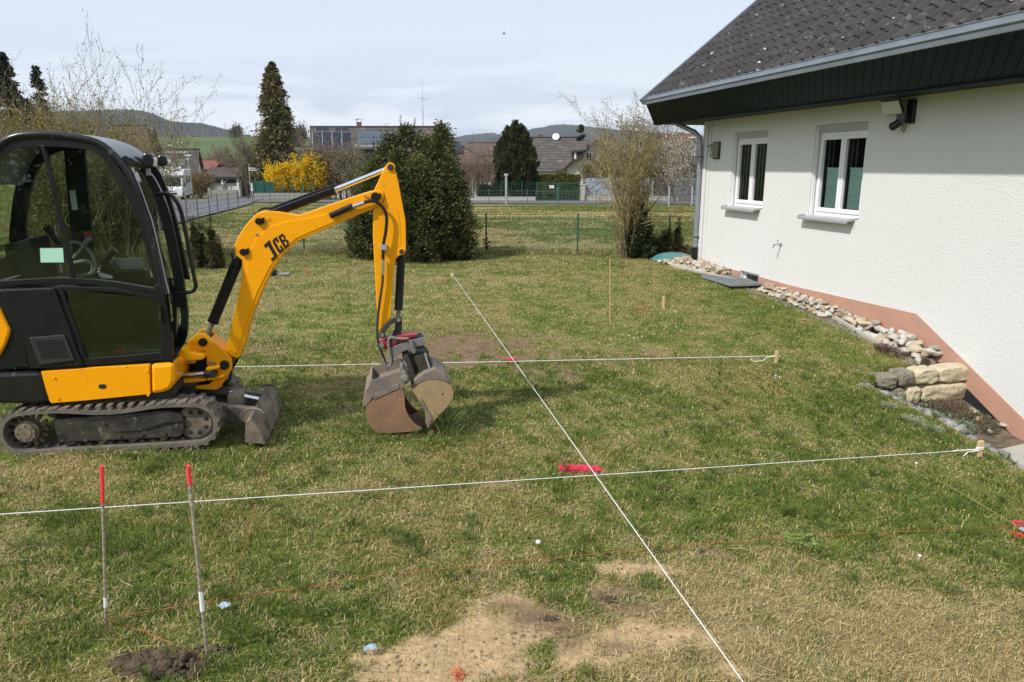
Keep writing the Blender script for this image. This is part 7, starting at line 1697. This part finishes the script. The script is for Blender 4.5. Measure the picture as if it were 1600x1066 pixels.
# bare shrubs
def bare(name, lab, px, Y, top, wpx, stems, col, seed, lev=2, r0=.02, buds=None, bud_n=1, bud_s=.03, kids=(3, 5), base_w=.25, cat='shrub', grp=None, rmin=.003, wob=.14, spread=.5, fr=1.0, shrink=.45, zbase=None, up=.2):
    x, Y, z0 = base_xy(px, Y, 330 if Y < 30 else 290); z0 = z0 if zbase is None else zbase; Ht = Z_at(top, Y)-z0; R_ = wpx*sc(Y)/2; q = random.Random(seed); r = np.random.default_rng(seed); e = empty(name, (x, Y, z0), lab, cat, grp); T_ = Twigs()
    for k in range(stems):
        a = q.uniform(0, 6.28); s_ = q.random()**.7
        T_.grow((x+math.cos(a)*base_w*s_, Y+math.sin(a)*base_w*s_, z0-.05), (math.cos(a)*R_*s_/Ht, math.sin(a)*R_*s_/Ht*.7, 1), Ht*q.uniform(.62, .98)*fr, r0*q.uniform(.5, 1.1), lev, tuple(np.array(col)*q.uniform(.7, 1.25)), q, up, wob, 7, kids, spread, shrink, rmin)
    T_.build('stems', e)
    if buds is not None:
        P = np.array(T_.tips); L_ = Leaves()
        for k in range(bud_n): L_.add(P+r.normal(size=P.shape)*bud_s*1.2, bud_s*r.uniform(.6, 1.4, len(P)), buds[0]+(buds[1]-buds[0])*r.random((len(P), 1)), .5, np.tile([0, 0, 1.], (len(P), 1)), .8, r)
        L_.build('buds', e)
    return e
bare('bare_shrub', 'tall many stemmed bare shrub at the fence between lawn and meadow, right of centre', 988, 17.6, 135, 120, 11, (.34, .27, .14), 61, 2, .036, (c3(.18, .16, .06), c3(.34, .28, .12)), 2, .035, (7, 10), .2, rmin=.0034, wob=.10, spread=.6, shrink=.34, up=.12, fr=.80)
bare('bare_shrub', 'bush of dense low shoots at the foot of the tall bare shrub', 982, 17.45, 285, 50, 34, (.20, .14, .09), 62, 0, .014, None, base_w=.22, rmin=.004, wob=.05)
bare('blossoming_shrub', 'pale blossoming shrub between the bare shrub and the house corner', 1058, 53.5, 212, 130, 16, (.24, .20, .15), 63, 2, .05, (c3(.45, .40, .30), c3(.62, .58, .48)), 1, .10, (4, 6), .8, rmin=.012, wob=.12)
for i, (px, Y, top, w_, col) in enumerate([(985, 60, 222, 70, (.19, .14, .10)), (1030, 64, 216, 80, (.17, .12, .09)), (1070, 58, 236, 60, (.16, .11, .08)), (940, 60, 250, 60, (.17, .14, .07))]):
    bare('garden_shrub', ['brown bare shrub behind the stone wall left of the pale blossom', 'brown bare tree behind the stone wall below the far red roofs', 'reddish bare shrub behind the stone wall beside the downpipe', 'olive bare shrub behind the stone wall right of the gate pillar'][i], px, Y, top, w_, 26, col, 70+i, 2, .04, (np.array(col)*.8, np.array(col)*1.6), 2, .12, (4, 6), 1.0, rmin=.012)
for i, (px, Y, top, w_) in enumerate([(735, 57, 236, 30), (752, 57.5, 230, 40), (765, 57.3, 240, 26)]):
    bare('wall_shrub', ['thin bare stems against the white wall by the window of the hip roofed house', 'tall bare stems against the white wall left of the yew', 'bare stems touching the left side of the yew'][i], px, Y, top, w_, 22, (.22, .15, .11), 80+i, 1, .035, None, kids=(3, 5), base_w=.7, rmin=.012, wob=.07, spread=.3)
for i, (px, Y, top, w_, col) in enumerate([(505, 64, 236, 60, (.20, .15, .10)), (540, 64, 243, 60, (.19, .16, .10)), (575, 60, 262, 60, (.16, .15, .08)), (398, 72, 226, 50, (.17, .15, .09)), (440, 74, 228, 56, (.18, .15, .10)), (345, 110, 240, 90, (.20, .15, .11)), (310, 112, 246, 90, (.18, .15, .10)), (372, 100, 244, 60, (.17, .11, .09)), (300, 76, 276, 40, (.20, .14, .07))]):
    bare('roadside_shrub', ['bare brown shrub below the solar roof just right of the forsythia', 'bare brown shrub below the solar roof, second right of the forsythia', 'olive bare shrub left of the big arborvitae', 'olive bare shrub at the left foot of the tall conifer', 'brown bare shrub at the right foot of the tall conifer', 'reddish scrub before the green hill above the carport', 'olive scrub before the green hill left of the carport', 'dark reddish shrub between carport and conifer', 'brown shrub between motorhome and carport'][i],
         px, Y, top, w_, 26, col, 90+i, 2, .05, (np.array(col)*.7, np.array(col)*1.5), 2, .14, (4, 6), 1.2, rmin=.014)
conifer(361, 74, 291, 16, 'small dark evergreen bush behind the low grey garden wall', (c3(.015, .025, .01), c3(.05, .06, .025)), 'small_evergreen', 44, 900, .14, shape=.4, cat='bush')
conifer(353, 74, 286, 8, 'tiny pointed evergreen beside the low bush before the carport', (c3(.015, .025, .01), c3(.05, .06, .025)), 'small_evergreen', 45, 500, .12, shape=.5, cat='bush') if False else None
# dense twiggy shrubs behind the cab
OL = (c3(.13, .12, .035), c3(.38, .30, .10))
for i, (px, Y, top, w_, n_) in enumerate([(-40, 15.5, 185, 150, 90), (40, 16.5, 176, 150, 115), (105, 15.2, 172, 140, 115), (152, 16.8, 178, 104, 100), (172, 15.8, 206, 34, 50)]):
    bare('twiggy_shrub', ['leftmost dense olive twiggy shrub behind the cab, mostly cut by the left edge', 'dense olive twiggy shrub behind the cab below the dark spruces', 'middle dense olive twiggy shrub seen through the cab windows', 'dense olive shrub behind the cab roof near the work lights', 'rightmost yellowish twiggy shrub behind the work lights'][i],
         px, Y, top, w_, n_, (.21, .175, .085), 110+i, 1, .012, OL, 3, .045, (7, 10), .75, rmin=.0035, wob=.16, spread=.75, shrink=.32)
for i, (px, Y, top, w_, n_, fr) in enumerate([(60, 14.6, 48, 110, 5, 1.0), (110, 14.8, 88, 150, 6, 1.), (180, 15.0, 66, 150, 8, 1.0), (190, 15.4, 96, 70, 4, 1.0)]):
    bare('bare_branches', ['tall thin bare branches reaching highest at the far left', 'tall bare shoots with upright dark buds, left of the middle branches', 'widest crown of bare branches above the cab roof', 'rightmost bare branches leaning towards the hill'][i], px, Y, top, w_, n_, (.24, .19, .13), 121+i, 2, .02, (c3(.12, .09, .05), c3(.24, .17, .08)), 1, .035, (4, 6), .6, rmin=.0035, wob=.15, spread=.5, shrink=.4)
# trees on the far hillside
for i, (px, Y, top, w_) in enumerate([(470, 330, 205, 26), (375, 420, 203, 14), (1000, 300, 205, 20)]):
    bare('far_tree', ['bare tree on the far green slope left of the solar roof', 'small far tree at the foot of the forested hill', 'far tree top between the bare shrub and the hill'][i], px, Y, top, w_, 10, (.12, .11, .07), 130+i, 2, .3, (c3(.08, .08, .04), c3(.13, .12, .06)), 2, .9, (4, 6), .5, rmin=.06, cat='tree')
# rosette weeds, bed plants
def tuft(px, py, r_, n, L0, cols, lab, name='weed', cat='plant', flat=.35, grp=None, z=None, asp=.18):
    P = on_g(px, py) if z is None else on_z(px, py, z); r = np.random.default_rng(int(px*7+py)); e = empty(name, P, lab, cat, grp); LL = Leaves(); a = r.random(n)*6.283; rr = r.random(n)**.5*r_; x = P.x+np.cos(a)*rr; y = P.y+np.sin(a)*rr
    zz = G(x, y)+L0*.3+.012+r.random(n)*L0*1.1; d = np.stack([np.cos(a), np.sin(a), np.full(n, flat)], 1); LL.add(np.stack([x, y, zz], 1), L0*r.uniform(.6, 1.3, n), cols[0]+(cols[1]-cols[0])*r.random((n, 1)), asp, d, .35, r); LL.build('leaves', e); return e
tuft(1255, 853, .12, 170, .032, (c3(.14, .22, .05), c3(.24, .33, .09)), 'bright green clover like weed patch right of the diagonal string', asp=.5, flat=.25)
tuft(702, 676, .13, 420, .13, (c3(.14, .19, .06), c3(.24, .29, .11)), 'long grass tuft growing at the foot of the bucket', 'grass_tuft', flat=1.0, asp=.06)
tuft(1452, 650, .26, 2600, .045, (c3(.17, .22, .13), c3(.33, .38, .26)), 'mat of pale grey green ground cover in the planted bed', 'ground_cover', flat=.8, z=-.85)
tuft(1388, 640, .09, 300, .035, (c3(.22, .26, .15), c3(.38, .40, .28)), 'pale grey green ground cover spilling over the upper end of the bed edging', 'ground_cover', flat=.8)
tuft(1425, 662, .12, 420, .035, (c3(.22, .26, .15), c3(.38, .40, .28)), 'pale grey green ground cover on the lawn side halfway along the bed edging', 'ground_cover', flat=.8)
tuft(1458, 676, .10, 300, .035, (c3(.22, .26, .15), c3(.38, .40, .28)), 'pale grey green ground cover on the lawn side near the slab end of the edging', 'ground_cover', flat=.8)
tuft(1496, 667, .2, 1300, .045, (c3(.17, .22, .13), c3(.32, .37, .25)), 'grey green ground cover patch near the lower edge of the bed', 'ground_cover', flat=.8, z=-.92)
tuft(1450, 625, .22, 900, .06, (c3(.10, .07, .05), c3(.22, .15, .11)), 'dry reddish heather below the sandstone blocks', 'dry_heather', flat=.9, z=-.72)
tuft(1490, 640, .24, 900, .06, (c3(.11, .08, .05), c3(.24, .18, .12)), 'dry brown heather in the middle of the bed', 'dry_heather', flat=.9, z=-.8)
tuft(1525, 665, .24, 900, .05, (c3(.09, .09, .05), c3(.22, .18, .11)), 'sparse dry plants among the stones at the end of the bed', 'dry_heather', flat=.9, z=-.92)
tuft(1392, 552, .22, 900, .05, (c3(.10, .06, .05), c3(.18, .11, .08)), 'dark reddish trailing plant at the lawn edge above the left block', 'trailing_plant', flat=.5)
tuft(575, 392, .35, 240, .20, (c3(.07, .10, .04), c3(.14, .17, .08)), 'leafy green weed clump left of the arborvitae foot', flat=.9)
tuft(512, 398, .4, 200, .2, (c3(.22, .19, .10), c3(.34, .28, .16)), 'dry straw coloured tuft at the fence behind the boom', flat=1.2, asp=.08)

# ------------------------------------------------------------------ grass: blades as one stuff mesh
def grass(name, n, y0, y1, hmin, hmax, w0, seed, wide=1.45):
    r = np.random.default_rng(seed)
    y = y0 + (y1-y0)*r.random(n); xw = (.5*IW/FPX)*(y*CT+3*ST)*1.06+.25; x = (r.random(n)*2-1)*xw
    s, so, sa, n1, n2, n3 = lawn(x, y); s = np.where(y > 18.3, sst(.42, .60, .6*fnoise(x*.25, y*1.1, .55, 5)+.4*fnoise(x, y, 2.2, 4)), s); near = sst(21, 17, y)
    so = so*near; sa = sa*near
    clump = fnoise(x, y, 9, 2)
    pr = np.clip(1-.93*np.maximum(so, sa)**1.7, .07, 1)*np.clip(.45+1.1*clump, .2, 1)
    e = ((x-HC.x)*HN.x + (y-HC.y)*HN.y); t = ((x-HC.x)*HD.x + (y-HC.y)*HD.y)
    KX = [((k-HC).dot(HD), (k-HC).dot(HN)) for k in KE]; ke = np.interp(t, [a for a, _ in KX], [b for _, b in KX], left=.55)
    pr[(e < np.where(t < 6.7, ke+.02, .1)) & (e > -12) & (t > -1.0)] = 0; pr[in_poly(x, y, BED)] = 0
    slab = [(5.36, 6.5), (5.12, 7.1), (5.05, 7.55), (5.95, 7.95), (6.5, 6.0), (5.7, 5.6)]; pr[in_poly(x, y, slab)] = 0
    # nothing grows through the tracks
    mx_ = (x-XO.x)*XF.x+(y-XO.y)*XF.y; ml = (x-XO.x)*XL.x+(y-XO.y)*XL.y; pr[(mx_ > -.75) & (mx_ < .82) & (((ml > -.0) & (ml < .24)) | ((ml > .74) & (ml < .99)))] = 0
    pr[((x-P_pile.x)/.17)**2+((y-P_pile.y)/.08)**2 < 1] = 0
    pr[(y > 47) | ((y > 18) & (x < np.interp(y, [14, 20.5, 28.2, 35.5, 41.5, 47], [-8.6, -10.4, -12.3, -13.9, -14.9, -13])))] = 0
    k = r.random(n) < pr; x, y, s, n1, n2, n3, clump = [a_[k] for a_ in (x, y, s, n1, n2, n3, clump)]; n = len(x)
    dead = r.random(n) < np.clip(s*1.05+.05, 0, .97)
    h = hmin+(hmax-hmin)*r.random(n)**1.6; h *= .65+.7*clump; lush = np.clip((.45-s)*1.6, 0, 1); h *= 1+.35*lush
    tuftm = r.random(n) < .012*(y0 < 8); h[tuftm] *= 1.9
    a = 6.283*(fnoise(x, y, 5.0, 2)*2.2)+r.normal(0, 1.9, n); wind = 1.1+.9*(n2-.5); lean = np.where(dead, r.uniform(.9, 2.6, n), r.uniform(.15, 1.15, n)); hz = h/np.sqrt(1+lean**2)
    a = np.where(dead, a, a)
    dx, dy = np.cos(a), np.sin(a); w = w0*(.6+.8*r.random(n))*(1+y/9.)
    z = G(x, y)+.02*(fnoise(x, y, 6, 3)-.5)-.004
    z = z+np.where(dead, r.uniform(0, .018, n), 0)
    b = np.stack([x, y, z], 1); sd = np.stack([-dy, dx, np.zeros(n)], 1)*(w/2)[:, None]
    lz = lean*hz; m1 = b+np.stack([dx*lz*.38, dy*lz*.38, hz*.62], 1); tip = b+np.stack([dx*lz, dy*lz, hz*np.where(dead, .72, .95)], 1)
    V = np.stack([b-sd, b+sd, m1+sd*.8, m1-sd*.8, tip], 1).reshape(-1, 3)
    i = (np.arange(n)*5)[:, None]; T = np.concatenate([i+np.array([[0, 1, 2]]), i+np.array([[0, 2, 3]]), i+np.array([[3, 2, 4]])])
    gcol = GREEN*1.0+(GREEN2*1.35-GREEN*1.0)*(np.clip(r.normal(.42, .32, n)+(n1-.5)*1.2, 0, 1))[:, None]
    blue = r.random(n) < .12; gcol[blue] = np.array([.06, .10, .035])
    moss = (sst(.55, .68, n1)*.7)[:, None]; gcol = gcol*(1-moss)+MOSS*1.15*moss
    yfar = sst(6, 12, y)[:, None]; gcol = gcol*(1-yfar*.45)+np.array([.15, .145, .04])*yfar*.45
    scol = STRAW*r.uniform(.55, 1.35, n)[:, None]*np.where((r.random(n) < .3)[:, None], np.array([.85, .72, .6]), 1.0)
    c = np.where(dead[:, None], scol, gcol); c5 = np.repeat(c, 5, axis=0)
    o = tri_mesh(name, V, T, M['blade'], cols=c5); settag(o, 'short patchy lawn grass with green blades and dry straw', 'grass', None, 'stuff'); print(name, n); return o
P_pile = on_g(252, 1040)
grass('grass', 230000, 2.2, 4.6, .014, .050, .0030, 201)
grass('grass', 340000, 4.6, 9.0, .014, .048, .0034, 202)
grass('grass', 270000, 9.0, 18.4, .016, .046, .0044, 203)
grass('grass', 260000, 18.4, 47.5, .03, .07, .008, 204)
# taller unmown fringe along the fence
r_ = np.random.default_rng(9); L_ = Leaves(); n = 9000; x = r_.uniform(-9, 4.4, n); y = FY_+r_.normal(0, .18, n); hgt = r_.uniform(.05, .2, n)
L_.add(np.stack([x, y, G(x, y)+hgt*.4], 1), hgt, np.where((r_.random(n) < .45)[:, None], STRAW*.9, GREEN2*1.1)*r_.uniform(.7, 1.2, (n, 1)), .07, np.tile([0, 0, 1.], (n, 1)), .4, r_)
o = L_.build('tall_grass', None, M['blade']); settag(o, 'taller unmown grass fringe along the chain link fence', 'grass', None, 'stuff')
# fallen dry stalks lying over the lawn near the camera
L_ = Leaves(); n = 9000; y = r_.uniform(2.3, 7, n); x = r_.uniform(-1, 1, n)*(y*.75+.3); s, so, sa, *_ = lawn(x, y); k = (r_.random(n) < np.clip(s*1.1+sa*.3, .06, 1)) & ~in_poly(x, y, BED); x, y = x[k], y[k]; n = len(x)
a = r_.random(n)*6.283; L_.add(np.stack([x, y, G(x, y)+r_.uniform(.012, .035, n)], 1), r_.uniform(.04, .13, n), STRAW*r_.uniform(.7, 1.35, (n, 1)), .03, np.stack([np.cos(a), np.sin(a), r_.normal(0, .12, n)], 1), .05, r_)
o = L_.build('dry_stalks', None, M['blade']); settag(o, 'fallen dry grass stalks lying on the near lawn', 'dry grass', None, 'stuff')
# broad leaved weeds and clover in the turf, and longer grass clumps
rw = np.random.default_rng(400)
def scatter(name, lab, ncl, per, rad, size, asp, cols, flat, dens_s, y1=9.0):
    LL = Leaves(); cy = 2.3+(y1-2.3)*rw.random(ncl)**.8; cx = (rw.random(ncl)*2-1)*(cy*.74+.3); s, so, sa, *_ = lawn(cx, cy); k = (s < dens_s) & (so < .2) & (sa < .2) & ~in_poly(cx, cy, BED); cx, cy = cx[k], cy[k]
    e_ = ((cx-HC.x)*HN.x+(cy-HC.y)*HN.y); mx_ = (cx-XO.x)*XF.x+(cy-XO.y)*XF.y; ml = (cx-XO.x)*XL.x+(cy-XO.y)*XL.y; k = (e_ > .9) & ~((mx_ > -.8) & (mx_ < .9) & (ml > -.06) & (ml < 1.05)); cx, cy = cx[k], cy[k]
    m = len(cx); a = rw.random((m, per))*6.283; rr = rw.random((m, per))**.7*rad*(.4+rw.random((m, 1))); x = (cx[:, None]+np.cos(a)*rr).ravel(); y = (cy[:, None]+np.sin(a)*rr).ravel(); a = a.ravel(); n = len(x)
    tone = np.repeat(rw.random(m), per)[:, None]*.7+.3*rw.random((n, 1)); d = np.stack([np.cos(a), np.sin(a), np.full(n, flat)], 1); sz = size*rw.uniform(.6, 1.4, n)
    LL.add(np.stack([x, y, G(x, y)+.012+sz*.35*min(1, flat)+rw.random(n)*.018], 1), sz, cols[0]+(cols[1]-cols[0])*tone, asp, d, .3, rw); o = LL.build(name, None, M['blade']); settag(o, lab, 'ground plants', None, 'stuff')
scatter('clover', 'small round leaved clover and weeds scattered through the turf', 420, 26, .07, .016, .85, (c3(.10, .16, .04), c3(.20, .26, .08)), .15, .6)
scatter('grass_clumps', 'longer darker grass clumps standing out of the short turf', 620, 34, .045, .085, .045, (c3(.09, .15, .03), c3(.19, .24, .06)), 1.3, .55)
scatter('dead_leaves', 'curled brown dead leaves lying in the turf', 260, 2, .05, .022, .5, (c3(.16, .10, .05), c3(.34, .24, .13)), .1, 2)
# small clods on the bare soil and sand
V = []; mb = MB(); n = 0; q = random.Random(77)
while n < 900:
    y = q.uniform(2.3, 5.2); x = q.uniform(-2.2, 2.6); s, so, sa, *_ = lawn(np.array([x]), np.array([y]))
    if max(so[0], sa[0]) < .45: continue
    if fnoise(np.array([x]), np.array([y]), 7, 3)[0] < .5 and q.random() < .8: n += .2; continue
    s_ = .0018+.009*q.random()**4; mb.blob((x, y, g(x, y)+s_*.3), (s_, s_*.9, s_*.7), int(n*5), 5, 4, .3); n += 1
mb.build('clods', mat('clod', (.26, .19, .12), .95, var=(40, .9, (.12, .09, .06))), tag=('small clods and crumbs of soil on the bare sandy patch', 'soil', None, 'stuff'))

# ------------------------------------------------------------------ trees behind the photographer, seen mirrored in the cab glass
for i, (x, y, h) in enumerate([(-13, -13, 5.5), (-9.5, -15, 6.5), (-6, -14, 5), (-2.5, -15.5, 6), (1.5, -14.5, 5.2), (5, -15, 6)]):
    r = np.random.default_rng(300+i); e = empty('reflected_tree', (x, y, 0), 'dark leafy tree behind the photographer, seen only as a reflection in the cab glass', 'tree', 'trees mirrored in the cab glass'); LL = Leaves(); n = 5000
    t = r.random(n); a = r.random(n)*6.283; rr = 2.3*np.interp(t, [0, .15, .5, 1], [.6, 1, .9, .15])*r.random(n)**.4*(1+.3*np.sin(3*a+t*8))
    LL.add(np.stack([x+np.cos(a)*rr, y+np.sin(a)*rr, .2+h*t], 1), .3, c3(.02, .035, .012)+(c3(.07, .09, .03)-c3(.02, .035, .012))*r.random((n, 1)), .5, None, .5, r)
    mb = MB(); mb.tube([(x, y, -.2), (x, y, h*.9)], [.18, .04], 8); mb.build('trunk', M['bark'], e); LL.build('crown', e)

# ------------------------------------------------------------------ air: thin haze round the whole scene
mb = MB(); mb.abox(-2800, -75, -45, 2800, 2720, 420)
hz = mb.build('haze', mat('haze', (1, 1, 1)), loc=(0, 0, 0)); settag(hz, kind='stuff')
hm = bpy.data.materials.new('haze_volume'); hm.use_nodes = True; nt = hm.node_tree; nt.nodes.clear()
ho = N(nt, 'ShaderNodeOutputMaterial'); hv = N(nt, 'ShaderNodeVolumePrincipled'); hv.inputs['Color'].default_value = (.72, .82, 1.0, 1); hv.inputs['Density'].default_value = 0.00013; hv.inputs['Anisotropy'].default_value = 0.0
nt.links.new(hv.outputs[0], ho.inputs['Volume']); hz.data.materials.clear(); hz.data.materials.append(hm)
